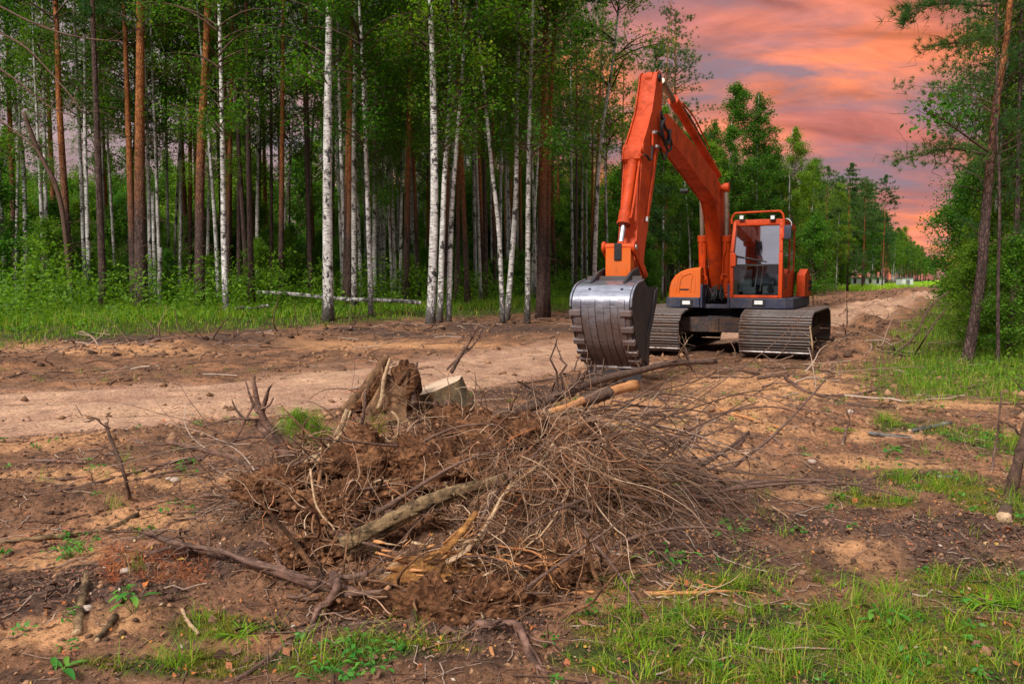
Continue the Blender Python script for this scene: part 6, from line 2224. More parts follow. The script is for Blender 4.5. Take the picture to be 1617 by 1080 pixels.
branch('bark_sleeve', 'dark red bark sleeve left on the middle of the peeled orange log', [(922, 634, 5.66), (940, 627, 5.75), (962, 620, 5.86)], 19, 20, M_BARK_DK, M_BARK_RED, 'bark', rough=.10, sides=14)
branch('log', 'thick purple brown barked pole lying on the orange sand right of the heap', [(1000, 757), (1080, 760), (1150, 764), (1226, 767)], 15, 13, M_BARK_RED, M_WOOD_PALE, 'log', rough=.1, sides=14)
branch('log', 'short ringed purple birch pole sticking out between the roots right of the heap', [(946, 725, 4.9), (960, 735, 4.85), (980, 750, 4.8)], 13, 10, M_BARK_RED, M_WOOD_PALE, 'log', rough=.12)
branch('log', 'dark branch stub in the root fan with a broken orange end', [(938, 745, 4.6), (944, 728, 4.65), (950, 712, 4.7)], 14, 9, M_WOOD_ORANGE, M_WOOD_PALE, 'log', rough=.12)
branch('branch', 'thick pinkish brown branch in front left, upper one of the forked pair', [(600, 945, 3.42), (560, 935, 3.43), (500, 922, 3.48), (440, 902, 3.60), (380, 885), (330, 873), (262, 866)], 20, 11, M_BARK_RED, M_WOOD_PALE, rough=.1, sides=14, twigs=10)
branch('branch', 'dark branch with a forked tip lying over the thick pinkish branch at the left', [(470, 905, 3.55), (400, 890, 3.64), (350, 870, 3.76), (300, 862, 3.86), (262, 853, 3.92), (236, 842, 3.95)], 7, 10, M_BARK, M_WOOD_PALE, rough=.1, twigs=6)
branch('branch', 'side arm of the forked dark branch pointing left over the leaf litter', [(270, 862, 3.95), (235, 877), (200, 886), (150, 892)], 8, 5, M_BARK, M_WOOD_PALE, rough=.1)
branch('root', 'bent grey brown root crossing in front of the pinkish branch', [(525, 905, 3.45), (532, 925, 3.38), (518, 950, 3.32), (505, 958, 3.30), (496, 975, 3.24), (488, 998, 3.18)], 17, 7, M_BARK_RED, M_BARK, 'root', rough=.14, sides=12)
branch('root', 'dark root lying between the bent root and the rotten stump', [(530, 912, 3.5), (555, 910, 3.48), (580, 905, 3.46)], 8, 10, M_BARK, None, 'root')
branch('stick', 'long dark crooked stick running down to the bottom left of the heap', [(500, 985, 3.2), (480, 1000), (440, 1030), (400, 1060), (372, 1078)], 6, 9, M_BARK, None, 'stick')
branch('root', 'pinkish root descending in the middle of the front with a knee bend', [(752, 985, 3.22), (790, 985, 3.16), (815, 988, 3.10), (828, 1012, 3.0), (838, 1040, 2.91), (862, 1070, 2.82), (880, 1095, 2.75)], 14, 15, M_BARK_RED, M_WOOD_ORANGE, 'root', rough=.14, sides=12, twigs=6)
branch('root', 'short orange tipped root left of the knee bent root', [(703, 990, 3.2), (720, 1002, 3.14), (735, 1022, 3.05), (765, 1046, 2.93)], 10, 8, M_BARK_RED, M_WOOD_ORANGE, 'root', rough=.14)
branch('root', 'reddish root at the bottom edge of the photo below the heap', [(775, 1022, 3.0), (782, 1045, 2.93), (792, 1060, 2.88), (788, 1085, 2.8)], 7, 9, M_WOOD_ORANGE, None, 'root', rough=.12)
branch('root', 'thick fibrous root hanging down in the middle under the rotten stump', [(676, 918, 3.38), (668, 940, 3.33), (655, 965, 3.28), (650, 995, 3.18)], 17, 9, M_WOOD_GREY, None, 'root', rough=.2)
branch('root', 'tan root curving under the dark bark block', [(712, 930, 3.42), (728, 950, 3.38), (738, 968, 3.32), (740, 980, 3.28)], 13, 8, M_WOOD_GREY, None, 'root', rough=.2)
for k, (lab, pts, w0, w1, mm) in enumerate([
    ('long orange root arching up the middle of the heap to the right', [(702, 905, 3.55), (735, 870, 3.57), (762, 835, 3.65), (790, 790, 3.80), (815, 765, 4.1), (840, 740, 4.2)], 8, 6, M_WOOD_ORANGE),
    ('tan root beside the long orange root', [(720, 905, 3.53), (760, 850, 3.60), (800, 775, 3.80), (850, 735, 4.15), (880, 690, 4.3)], 7, 4, M_WOOD_PALE),
    ('brown root bundle strand leaning right over the grey log end', [(740, 880, 3.55), (770, 800, 3.70), (810, 750, 4.0), (850, 712, 4.15), (890, 672, 4.3)], 7, 4, M_BARK),
    ('pale smooth root sweeping from the rotten stump up to the right', [(680, 940, 3.45), (760, 925, 3.47), (810, 880, 3.57), (862, 835, 3.70), (900, 770, 4.0)], 4, 3, M_WOOD_PALE),
    ('thin reddish root running right from the rotten stump', [(690, 870, 3.51), (750, 876, 3.51), (800, 885, 3.51), (850, 900, 3.51)], 5, 3, M_WOOD_ORANGE),
    ('red root with a hooked end right of the rotten stump', [(780, 862, 3.57), (830, 868, 3.57), (855, 880, 3.55), (866, 905, 3.53), (880, 930, 3.51)], 4, 2.5, M_WOOD_ORANGE),
    ('pale curved root in the dirt above the grey log', [(590, 762, 4.25), (605, 758, 4.2), (618, 770, 4.2), (620, 800, 4.15)], 4, 2.5, M_WOOD_PALE),
    ('root with peeled end poking from the soil above the grey log', [(560, 800, 4.15), (590, 805, 4.12), (622, 810, 4.12)], 11, 10, M_BARK_RED),
    ('pale twisting root in front of the left soil lump', [(490, 740, 4.1), (500, 800, 4.0), (530, 840, 3.95), (550, 885, 3.85), (575, 905, 3.8)], 4, 3, M_WOOD_PALE),
    ('dark crooked root under the left end of the grey log', [(630, 840, 3.9), (622, 862, 3.86), (610, 885, 3.82)], 8, 9, M_BARK),
    ('thin pale root hanging at the right of the front', [(745, 925, 3.4), (752, 945, 3.35), (762, 975, 3.25)], 4, 3, M_WOOD_PALE),
    ('slender vertical dead stem standing on the heap below the splintered stump', [(556, 740, 4.55), (566, 700, 4.55), (573, 665, 4.56), (577, 618, 4.58)], 6, 5, M_BARK),
    ('short bare vertical stem beside the slender dead stem', [(553, 740, 4.5), (551, 715, 4.5), (550, 690, 4.5)], 6, 5, M_BARK_RED),
    ('pale twig forking over the soil below the sawn stump', [(618, 650, 4.8), (628, 662, 4.78), (628, 690, 4.75), (624, 715, 4.7)], 4, 3, M_WOOD_PALE),
    ('snapped stake leaning right behind the sawn stump', [(712, 588, 5.9), (725, 565, 5.9), (742, 538, 5.9), (753, 515, 5.9)], 7, 4, M_BARK_RED),
    ('second thinner snapped stake behind the sawn stump', [(706, 583, 6.0), (720, 568, 6.0), (748, 545, 6.0), (760, 521, 6.0)], 4, 3, M_BARK),
    ('curved tan root reaching left from under the peeled orange log', [(812, 690, 4.7), (822, 683, 4.7), (850, 668, 4.8), (880, 655, 4.95), (925, 645, 5.1)], 10, 8, M_WOOD_GREY),
    ('forked black twig bridging over the right end of the heap', [(935, 650, 5.2), (1000, 640, 5.4), (1035, 623, 5.6), (1080, 625, 5.8), (1130, 640, 5.9)], 3.5, 2, M_BARK),
    ('thin dark branch slanting right down over the sand', [(945, 655, 5.0), (1000, 665, 5.1), (1050, 675, 5.2), (1085, 684, 5.25)], 6, 3.5, M_BARK_RED),
    ('long thin bare branch along the upper sand slope', [(1040, 625, 6.0), (1075, 660, 5.9), (1110, 690, 5.8), (1160, 735, 5.6)], 3, 2, M_BARK),
    ('dark branch rising right from the root fan to the sand', [(985, 752, 4.7), (1030, 730, 4.8), (1070, 705, 4.9), (1105, 680, 5.0)], 9, 6, M_BARK),
    ('second dark branch rising right, lower and longer', [(920, 790, 4.4), (1000, 770, 4.55), (1080, 748, 4.75), (1140, 715, 4.95), (1182, 682, 5.1)], 9, 5, M_BARK_DK),
    ('grey branch crossing the sand from the root fan', [(1000, 720, 4.9), (1060, 745, 4.9), (1110, 760, 4.85)], 6, 5, M_BARK_RED),
    ('long gently bent stick lying right of the heap over grass and dirt', [(1090, 765, 4.7), (1160, 770), (1250, 768), (1310, 765), (1374, 764)], 5, 3, M_BARK),
    ('pale bare stick running down right towards the leaf litter', [(1080, 755, 4.6), (1120, 775, 4.55), (1180, 800), (1230, 822), (1262, 850), (1275, 868)], 4.5, 2.5, M_WOOD_GREY),
    ('straight pale twig parallel to the pale bare stick', [(1195, 780), (1240, 815), (1290, 850)], 3, 2, M_WOOD_PALE),
    ('straight orange stick lying on the grass right of the heap front', [(905, 937), (980, 936), (1070, 938), (1165, 937)], 8, 6, M_WOOD_ORANGE),
    ('brown stick just behind the straight orange stick', [(880, 868), (960, 866), (1040, 866), (1066, 864)], 5, 3, M_BARK),
    ('thin twig spray on the ground right of the root fan', [(1030, 850), (1100, 842), (1150, 850), (1200, 828)], 3, 2, M_BARK),
    ('branch with purple bark and a pale broken tip left of the heap', [(318, 780), (360, 786), (400, 791), (442, 796)], 7, 11, M_BARK_RED),
    ('long pinkish branch reaching left from the torn trunk', [(480, 728, 4.7), (440, 738, 4.65), (405, 742, 4.65), (372, 724, 4.7), (330, 712, 4.75), (265, 698, 4.85)], 11, 7, M_BARK_RED),
    ('long thin grey twig continuing left beyond the pinkish branch', [(345, 718), (300, 725), (230, 742), (160, 762), (100, 775), (15, 792)], 6, 4, M_BARK),
    ('bare thin branch over the ground left of the antlered stump', [(420, 665, 4.9), (370, 662, 5.0), (320, 675), (262, 702), (200, 692)], 4, 2.5, M_BARK),
    ('dark upright thorny twig standing left of the heap', [(206, 792), (196, 750, 4.9), (182, 710, 4.95), (166, 668, 5.0)], 6, 5, M_BARK_DK),
    ('long grey stick at the left edge of the photo', [(-20, 860), (40, 852), (90, 846), (145, 842), (180, 832), (217, 814)], 8, 9, M_WOOD_GREY),
    ('thin brown stick lying left above the long grey stick', [(50, 728), (90, 728), (135, 731)], 8, 5, M_BARK_RED),
    ('brown stick half buried in dirt left of the upright twig', [(65, 757), (100, 758), (140, 754)], 6, 4, M_BARK_RED),
    ('thin crossing branch left of the heap on orange sand', [(232, 745), (270, 738), (320, 725), (345, 712)], 5, 4, M_BARK_RED),
    ('second thin crossing branch left of the heap', [(225, 757), (262, 748), (300, 740)], 4, 3, M_BARK),
    ('slab of grey broken bark at the bottom left', [(122, 1000), (128, 960), (138, 905)], 17, 11, M_WOOD_GREY),
    ('small split piece of purple grey wood at the bottom left', [(152, 1012), (168, 995), (184, 978)], 9, 12, M_WOOD_GREY),
    ('twisted whitish root on the grass at the bottom left', [(288, 965), (298, 985), (312, 1000)], 6, 7, M_WOOD_PALE),
    ('white birch piece lying in the grass right of the orange sand', [(1436, 681), (1465, 676), (1500, 668)], 7, 8, M_BIRCH),
    ('flat strip of white birch bark near the white birch piece', [(1370, 684), (1400, 688), (1440, 692)], 6, 8, M_BIRCH),
    ('small pale strip of bark in the dirt on the right', [(1480, 752), (1500, 754), (1514, 754)], 5, 5, M_BIRCH),
    ('dark jagged snag stump sticking up from the sand', [(1330, 702), (1336, 680, 7.0), (1342, 664, 7.0), (1336, 645, 7.0)], 5, 2, M_BARK),
    ('curved fallen branch on the churned sand before the tracks', [(1240, 598), (1284, 622), (1351, 623), (1393, 612)], 6, 4, M_BARK_RED),
    ('dark fallen twig behind the small snag', [(1284, 622), (1320, 632), (1370, 642), (1412, 643)], 4, 3, M_BARK_DK),
    ('rust coloured branch lying on the sand left of the small snag', [(1136, 647), (1170, 658), (1205, 668), (1240, 678)], 5, 5, M_WOOD_ORANGE),
    ('dark stick before the left crawler track', [(1195, 598), (1215, 596), (1245, 594)], 6, 5, M_BARK_DK),
    ('hooked brown root on the sand below the rust branch', [(1150, 712), (1168, 700), (1180, 685)], 12, 8, M_BARK),
    ('whippy bent sapling stem leaning from the right berm', [(1408, 560), (1432, 543, 14.5), (1450, 522, 14.5), (1463, 493, 14.5), (1480, 474, 14.6), (1497, 462, 14.7)], 3.5, 2.5, M_BARK),
    ('second whippy sapling stem right of the first', [(1444, 561), (1460, 535, 14.0), (1477, 509, 14.0), (1494, 488, 14.0)], 3, 2, M_BARK),
    ('thin dead upright stem with twigs at the right', [(1566, 745), (1571, 710, 6.2), (1577, 670, 6.2), (1582, 618, 6.2)], 4, 3, M_BARK),
    ('pale crooked stick standing before the gap of the undercarriage', [(1071, 563), (1076, 552, 12.6), (1082, 543, 12.6), (1086, 537, 12.6)], 2.5, 2, M_WOOD_PALE),
    ('pale twig hanging over the side of the right crawler track', [(1282, 572), (1283, 550, 13.4), (1281, 530, 13.4), (1279, 516, 13.4)], 2.5, 2, M_WOOD_PALE),
    ('horizontal dark root over the sand at the far right', [(1240, 640), (1290, 650), (1330, 662)], 4, 3, M_BARK),
    ('dark mossy twig pile on the right leaf litter', [(1445, 918), (1475, 924), (1505, 930), (1535, 905)], 8, 5, M_BARK_DK),
    ('reddish brown dead branch beside the mossy twig pile', [(1430, 884), (1475, 888), (1520, 892), (1560, 886)], 4, 3, M_BARK),
    ('dark slanting branch crossing the right side dirt', [(1330, 770), (1390, 752), (1430, 748), (1475, 744)], 4, 2.5, M_BARK),
]):
    tw = 5 if (w0 < 10 and len(pts) > 3) else 0
    branch('branch' if w0 > 4 else 'twig', lab, pts, w0, w1, mm, M_WOOD_PALE, 'branch' if w0 > 4 else 'twig', sides=8 if w0 > 4 else 6, rough=.12, twigs=tw, tl=.22, wob=.003)
# leaning dead trunk at the right edge
branch('dead_sapling', 'dark leaning dead sapling trunk at the right edge of the photo', [(1586, 820), (1592, 795, 5.1), (1604, 745, 5.1), (1618, 690, 5.1), (1632, 640, 5.1)], 21, 12, M_BARK_DK, M_WOOD_PALE, 'dead trunk', rough=.12, sides=14, twigs=6)
# many thin loose roots woven over the whole heap
n = 560
px = rng.uniform(520, 1000, n); py = rng.uniform(650, 960, n)
src = np.array([c3(a, b, 4.9 - (b - 650) / 310 * 1.25 - rng.uniform(.0, .12)) for a, b in zip(px, py)])
D0 = np.stack([rng.normal(0, 1, n), rng.normal(-.2, .35, n), rng.normal(.15, .6, n)], 1)
v, f = grow_roots(src, D0, rng.uniform(.1, .55, n), .0016 + .0045 * rng.uniform(0, 1, n) ** 3, .8, .36, 12)
tag(link('loose_roots', np_mesh('loose_roots', v, f, True), None, M_ROOT), 'mesh of loose thin roots woven over the heap', 'roots', kind='stuff')
# green pine sprigs caught in the heap
for lab, pts in [('green drooping pine sprig left of the torn trunk', [(520, 690, 4.85), (500, 670, 4.8), (478, 655, 4.78), (455, 665, 4.75)]), ('small yellow green pine sprig right of the torn trunk', [(600, 672, 4.7), (585, 688, 4.62), (575, 702, 4.6), (592, 712, 4.56)])]:
    o = branch('pine_sprig', lab, pts, 4, 2, M_BARK, None, 'pine sprig')
    C = catmull([at(*p) for p in pts], 12)
    cc = np.array([tuple(c) for c in C for _ in range(3)]) + rng.normal(0, .03, (len(C) * 3, 3))
    v, f = needle_quads(cc, .085, .0022, 16, np.tile(np.array([[-.3, 0, -1.0]]), (len(cc), 1)), .55)
    nn = link('needles', np_mesh('needles', v, f), o, M_MOSS if 'yellow' in lab else M_GRASS)
# stones
for px_, py_, r_, lab in [(1282, 732, .028, 'round pale stone on the dirt right of the heap'), (277, 762, .03, 'smooth grey stone on the sand left of the heap'), (266, 758, .018, 'small grey stone beside the smooth grey stone'),
                          (1342, 653, .035, 'pale flat stone behind the dark snag'), (198, 905, .022, 'pinkish stone in the red needles at the left'), (137, 965, .02, 'pale pebble beside the slab of grey bark'), (1180, 718, .02, 'small pale stone below the hooked root')]:
    g = gnd(px_, py_)
    me = lump((g.x, g.y, g.z + r_ * .4), (r_ * 1.2, r_, r_ * .7), .18, 1.2, px_, 3); me.name = 'stone'
    tag(link('stone', me, None, M_STONE), lab, 'stone')

# ------------------------------------------------------------------ ground cover
def scatter(n, Y0, Y1, wfun, margin=.74, xlim=None):
    """n ground points between Y0 and Y1 drawn with weight wfun"""
    xs, ys = [], []
    got = 0; guard = 0
    while got < n and guard < 60:
        guard += 1
        m = max(4000, n * 2)
        Y = np.sqrt(rng.uniform(Y0 ** 2, Y1 ** 2, m)); X = rng.uniform(-margin, margin, m) * (Y + .6)
        w = wfun(X, Y)
        k = rng.uniform(0, 1, m) < w
        xs.append(X[k]); ys.append(Y[k]); got += k.sum()
    X = np.concatenate(xs)[:n]; Y = np.concatenate(ys)[:n]
    return X, Y


def blades(X, Y, hgt, wid, lean=.5, segs=3, Z=None, az=None):
    n = len(X)
    if Z is None:
        Z = height(X, Y)
    base = np.stack([X, Y, Z - .005], 1)
    az = rng.uniform(0, 2 * PI, n) if az is None else az
    dv = np.stack([np.cos(az), np.sin(az), np.zeros(n)], 1)
    sv = np.stack([-np.sin(az + rng.normal(0, .5, n)), np.cos(az), np.zeros(n)], 1)
    ln = lean * rng.uniform(.2, 1.6, n)
    t = np.linspace(0, 1, segs + 1)
    rows = []
    for k in range(segs + 1):
        c = base + dv * (hgt * ln * t[k] ** 2)[:, None] + np.array([0, 0, 1]) * (hgt * (t[k] - .28 * ln * t[k] ** 2.5))[:, None]
        w = (wid * (1 - t[k] ** 1.6))[:, None] * .5
        rows.append((c - sv * w, c + sv * w))
    per = segs * 2 + 1
    V = np.zeros((n, per, 3))
    for k in range(segs):
        V[:, 2 * k] = rows[k][0]; V[:, 2 * k + 1] = rows[k][1]
    V[:, -1] = rows[-1][0]
    tris = []
    for k in range(segs - 1):
        a = 2 * k
        tris += [(a, a + 1, a + 3), (a, a + 3, a + 2)]
    tris.append((per - 3, per - 2, per - 1))
    F = (np.arange(n)[:, None, None] * per + np.array(tris)[None]).reshape(-1, 3)
    return V.reshape(-1, 3), F


def w_turf(X, Y):
    return masks(X, Y)[3] * .95


def w_not_heap(X, Y):
    h = np.zeros_like(X)
    for mx, my, sx, sy, a in MOUNDS[:4]:
        h = np.maximum(h, np.exp(-((X - mx) / (sx * .8)) ** 2 - ((Y - my) / (sy * .8)) ** 2))
    return 1 - sst(.3, .6, h)


# tufts in the foreground
tx, ty = scatter(620, 2.3, 10.5, lambda X, Y: w_turf(X, Y) * w_not_heap(X, Y) * sst(-.3, .2, fbm(X, Y, 2.5, 2, off=31)))
k = rng.integers(4, 26, len(tx))
X = np.repeat(tx, k) + rng.normal(0, .03, k.sum()); Y = np.repeat(ty, k) + rng.normal(0, .022, k.sum())
hh = np.repeat(.035 + .19 * rng.uniform(0, 1, len(tx)) ** 2.2, k) * rng.uniform(.5, 1.2, k.sum())
g1 = blades(X, Y, hh, rng.uniform(.002, .0044, len(X)), 1.15, 4)
X, Y = scatter(9000, 2.3, 11, lambda X, Y: w_turf(X, Y) * w_not_heap(X, Y) * sst(-.25, .15, fbm(X, Y, 4.0, 3, off=33)))
g2 = blades(X, Y, .015 + .07 * rng.uniform(0, 1, len(X)) ** 1.8, rng.uniform(.0018, .004, len(X)), .9, 3)
# long arching tufts in the lush bottom right corner
gx, gy = [], []
for _ in range(120):
    q_ = gnd(rng.uniform(960, 1640), 915 + 175 * rng.uniform(0, 1) ** .8)
    gx.append(q_.x); gy.append(q_.y)
gx, gy = np.array(gx), np.array(gy)
k = rng.integers(8, 30, len(gx))
X = np.repeat(gx, k) + rng.normal(0, .02, k.sum()); Y = np.repeat(gy, k) + rng.normal(0, .02, k.sum())
az_ = np.repeat(rng.uniform(0, 6.28, len(gx)), k) + rng.normal(0, 1.0, k.sum())
g4 = blades(X, Y, np.repeat(rng.uniform(.04, .14, len(gx)), k) * rng.uniform(.5, 1.2, k.sum()), rng.uniform(.0028, .0060, len(X)), 1.2, 5, az=az_)
# sparse tufts in the bare soil
tx, ty = scatter(260, 2.4, 13, lambda X, Y: (1 - masks(X, Y)[0]) * w_not_heap(X, Y) * .6)
k = rng.integers(5, 22, len(tx))
X = np.repeat(tx, k) + rng.normal(0, .03, k.sum()); Y = np.repeat(ty, k) + rng.normal(0, .03, k.sum())
g3_ = blades(X, Y, rng.uniform(.04, .14, len(X)), rng.uniform(.002, .004, len(X)), .9, 3)
v, f = np_join([g1, g2, g3_, g4])
tag(link('grass', np_mesh('grass', v, f), None, M_GRASS), 'green grass tufts and loose blades on the foreground dirt', 'grass', kind='stuff')
# moss
X, Y = scatter(80000, 2.3, 6.5, lambda X, Y: w_turf(X, Y) * w_not_heap(X, Y) * sst(-.12, .15, fbm(X, Y, 3.1, 3, off=44)))
v, f = blades(X, Y, rng.uniform(.008, .026, len(X)), rng.uniform(.002, .004, len(X)), .5, 1)
tag(link('moss', np_mesh('moss', v, f), None, M_MOSS), 'yellow green moss cushions between the grass tufts in the foreground', 'moss', kind='stuff')


# grass along both wood edges
def w_left(X, Y):
    n = left_n(X, Y) + .9 * fbm(X, Y, .9, 3, off=3)
    return sst(.5, -.6, n) * sst(-17, -9, n) * np.minimum(1, (19 / Y) ** 1.2)


X, Y = scatter(52000, 13, 75, w_left)
g1 = blades(X, Y, rng.uniform(.10, .42, len(X)) * np.where(left_n(X, Y) > -1.2, .55, 1.0), rng.uniform(.008, .018, len(X)) * (.8 + Y / 40), .55, 2)
X, Y = scatter(26000, 9.0, 42, lambda X, Y: sst(-1.8, -.5, right_n(X, Y) + 1.1 * fbm(X, Y, 1.1, 3, off=7)) * sst(8.6, 10, Y) * np.minimum(1, (14 / Y) ** 1.2))
g2 = blades(X, Y, rng.uniform(.06, .30, len(X)), rng.uniform(.004, .010, len(X)) * (.5 + Y / 28), .6, 2)
X, Y = scatter(14000, 86, 260, lambda X, Y: ((left_n(X, Y) > 0) & (right_n(X, Y) < 0)) * np.minimum(1, (86 / Y) ** 1.5))
g3_ = blades(X, Y, rng.uniform(.3, .8, len(X)), rng.uniform(.10, .2, len(X)), .5, 1)
v, f = np_join([g1, g2])
tag(link('grass', np_mesh('grass', v, f), None, M_GRASS), 'bright green grass growing along both wood edges', 'grass', kind='stuff')
tag(link('meadow_grass', np_mesh('meadow_grass', *g3_), None, M_FIELD), 'bright yellow green meadow at the far end of the road', 'meadow', kind='stuff')


# leafy undergrowth
def clumps(n, wf, Y0, Y1, per, hmax, size, spread=.35, margin=.76):
    cx_, cy_ = scatter(n, Y0, Y1, wf, margin)
    ch_ = hmax * rng.uniform(.25, 1, n) * (.55 + .7 * np.clip(fbm(cx_, cy_, .5, 2, off=77) + .4, 0, 1))
    C = np.zeros((n, per, 3))
    u = rng.uniform(0, 1, (n, per)) ** .75
    rr = spread * (.35 + .8 * np.sin(PI * np.clip(u * .8 + .15, 0, 1)))
    a = rng.uniform(0, 2 * PI, (n, per)); q = np.sqrt(rng.uniform(0, 1, (n, per)))
    C[:, :, 0] = cx_[:, None] + rr * q * np.cos(a); C[:, :, 1] = cy_[:, None] + rr * q * np.sin(a)
    C[:, :, 2] = height(cx_, cy_, False)[:, None] + ch_[:, None] * u
    return leaf_quads(C.reshape(-1, 3), size, .7, .5)


u1 = clumps(1300, lambda X, Y: sst(-2.2, -4.0, left_n(X, Y) + 1.2 * fbm(X, Y, .4, 2, off=5)) * sst(-26, -14, left_n(X, Y)) * np.minimum(1, (20 / Y) ** 1.0), 17, 60, 50, 2.1, .062, .5)
u2 = clumps(900, lambda X, Y: sst(-.3, -1.5, left_n(X, Y)) * sst(-8, -3, left_n(X, Y)) * np.minimum(1, (20 / Y)), 14, 60, 18, .40, .05, .25)
u3 = clumps(420, lambda X, Y: sst(.2, 1.2, right_n(X, Y)) * sst(10, 11.5, Y) * np.minimum(1, (14 / Y)), 11, 45, 40, 1.1, .040, .35)
u4 = clumps(520, lambda X, Y: sst(-1.8, -.6, right_n(X, Y)) * sst(8.6, 10, Y) * np.minimum(1, (12 / Y)), 9.5, 26, 14, .22, .028, .16)
v, f = np_join([u1, u2, u3, u4])
tag(link('undergrowth', np_mesh('undergrowth', v, f), None, M_LEAF_UNDER), 'leafy green undergrowth between the trunks on both sides', 'undergrowth', kind='stuff')

# dead leaves, crumbs of soil and twigs on the ground
X, Y = scatter(42000, 2.3, 14, lambda X, Y: (.34 + .66 * masks(X, Y)[2] + .45 * masks(X, Y)[3] * (Y < 9)) * (1 - .85 * masks(X, Y)[1]) * (1 - masks(X, Y)[0]) * np.minimum(1, (3.6 / Y) ** 1.3))
Z = height(X, Y)
C = np.stack([X, Y, Z + rng.uniform(.002, .012, len(X))], 1)
v, f = leaf_quads(C, .0105, 1.0, .5)
X, Y = scatter(900, 2.3, 9.5, lambda X, Y: (.2 + .6 * masks(X, Y)[2] + .6 * masks(X, Y)[3] * (Y < 9)) * np.minimum(1, (3.6 / Y)))
C = np.stack([X, Y, height(X, Y) + .012], 1)
v2_, f2_ = leaf_quads(C, .024, 1.3, .65)
v, f = np_join([(v, f), (v2_, f2_)])
tag(link('leaf_litter', np_mesh('leaf_litter', v, f), None, M_LITTER), 'brown and orange dead leaves and bark flakes scattered on the ground', 'leaf litter', kind='stuff')


def crumbs(n, wf, Y0, Y1, smin, smax, m_, name, label):
    X, Y = scatter(n, Y0, Y1, wf)
    Z = height(X, Y)
    s = smin + (smax - smin) * rng.uniform(0, 1, len(X)) ** 4
    base = np.array([(1, 0, 0), (0, 1, 0), (-1, 0, 0), (0, -1, 0), (0, 0, 1), (0, 0, -1)], float)
    tri = np.array([(0, 1, 4), (1, 2, 4), (2, 3, 4), (3, 0, 4), (1, 0, 5), (2, 1, 5), (3, 2, 5), (0, 3, 5)])
    n_ = len(X)
    V = base[None] * rng.uniform(.5, 1.3, (n_, 6, 1)) + rng.normal(0, .18, (n_, 6, 3))
    a = rng.uniform(0, 6.28, n_); ca, sa = np.cos(a)[:, None], np.sin(a)[:, None]
    V[:, :, 0], V[:, :, 1] = V[:, :, 0] * ca - V[:, :, 1] * sa, V[:, :, 0] * sa + V[:, :, 1] * ca
    V = V * s[:, None, None] * np.array([1.1, 1.1, .8]) + np.stack([X, Y, Z + s * .2], 1)[:, None, :]
    F = (np.arange(n_)[:, None, None] * 6 + tri[None]).reshape(-1, 3)
    tag(link(name, np_mesh(name, V.reshape(-1, 3), F), None, m_), label, 'soil', kind='stuff')


crumbs(15000, lambda X, Y: (1 - .92 * masks(X, Y)[0]) * (1 - masks(X, Y)[3]) * np.minimum(1, (4 / Y) ** 1.4) * (.25 + .75 * (fbm(X, Y, 1.5, 2, off=50) > 0)), 2.4, 15, .002, .017, M_CLOD, 'soil_crumbs', 'sandy brown soil crumbs strewn over the churned ground')
crumbs(11000, lambda X, Y: (1 - .92 * masks(X, Y)[0]) * (1 - masks(X, Y)[3]) * np.minimum(1, (4 / Y) ** 1.4) * (fbm(X, Y, 1.5, 2, off=60) > -.05), 2.4, 17, .003, .024, M_CLOD_DARK, 'dark_soil_crumbs', 'dark soil crumbs strewn over the churned ground')
crumbs(6000, lambda X, Y: (1 - .8 * masks(X, Y)[0]) * (left_n(X, Y) > -.2) * (right_n(X, Y) < .5) * np.minimum(1, (9 / Y) ** 1.4) * (fbm(X, Y, .7, 3, off=70) > .02), 7, 45, .010, .065, M_CLOD, 'soil_clods', 'larger clods of soil lying on the churned strip beside the road')

n = 6500
X, Y = scatter(n, 2.4, 16, lambda X, Y: (.18 + .8 * (fbm(X, Y, 1.0, 2, off=90) > 0)) * (1 - .9 * masks(X, Y)[0]) * np.minimum(1, (4 / Y) ** 1.1))
n = len(X)
a = rng.uniform(0, 2 * PI, n); Ln = rng.uniform(.03, .22, n) * rng.choice([1, 1, 1, 2.4], n)
K = 5
t = np.linspace(-.5, .5, K)
PX = X[:, None] + np.cos(a)[:, None] * t * Ln[:, None] + rng.normal(0, .05, (n, K)) * Ln[:, None]
PY = Y[:, None] + np.sin(a)[:, None] * t * Ln[:, None] + rng.normal(0, .05, (n, K)) * Ln[:, None]
PZ = height(PX, PY) + .003 + np.abs(rng.normal(0, .012, (n, 1))) * (t[None] + .5)
R = (.0012 + .0045 * rng.uniform(0, 1, (n, 1)) ** 3) * np.ones((1, K))
v, f = tubes_np(np.stack([PX, PY, PZ], -1), R, 3)
# bigger twigs on the far strips
n = 500
X, Y = scatter(n, 9, 34, lambda X, Y: (left_n(X, Y) > -.5) * (right_n(X, Y) < .5) * (1 - .9 * masks(X, Y)[0]))
n = len(X); a = rng.normal(.3, .6, n); Ln = rng.uniform(.2, .9, n)
PX = X[:, None] + np.cos(a)[:, None] * t * Ln[:, None] + rng.normal(0, .04, (n, K)) * Ln[:, None]
PY = Y[:, None] + np.sin(a)[:, None] * t * Ln[:, None]
PZ = height(PX, PY) + .01 + np.abs(rng.normal(0, .05, (n, 1))) * (t[None] + .5)
v2_, f2_ = tubes_np(np.stack([PX, PY, PZ], -1), rng.uniform(.004, .014, (n, 1)) * np.ones((1, K)), 4)
v, f = np_join([(v, f), (v2_, f2_)])
tag(link('twig_litter', np_mesh('twig_litter', v, f, True), None, M_TWIG), 'small dry twigs scattered all over the ground', 'twigs', kind='stuff')
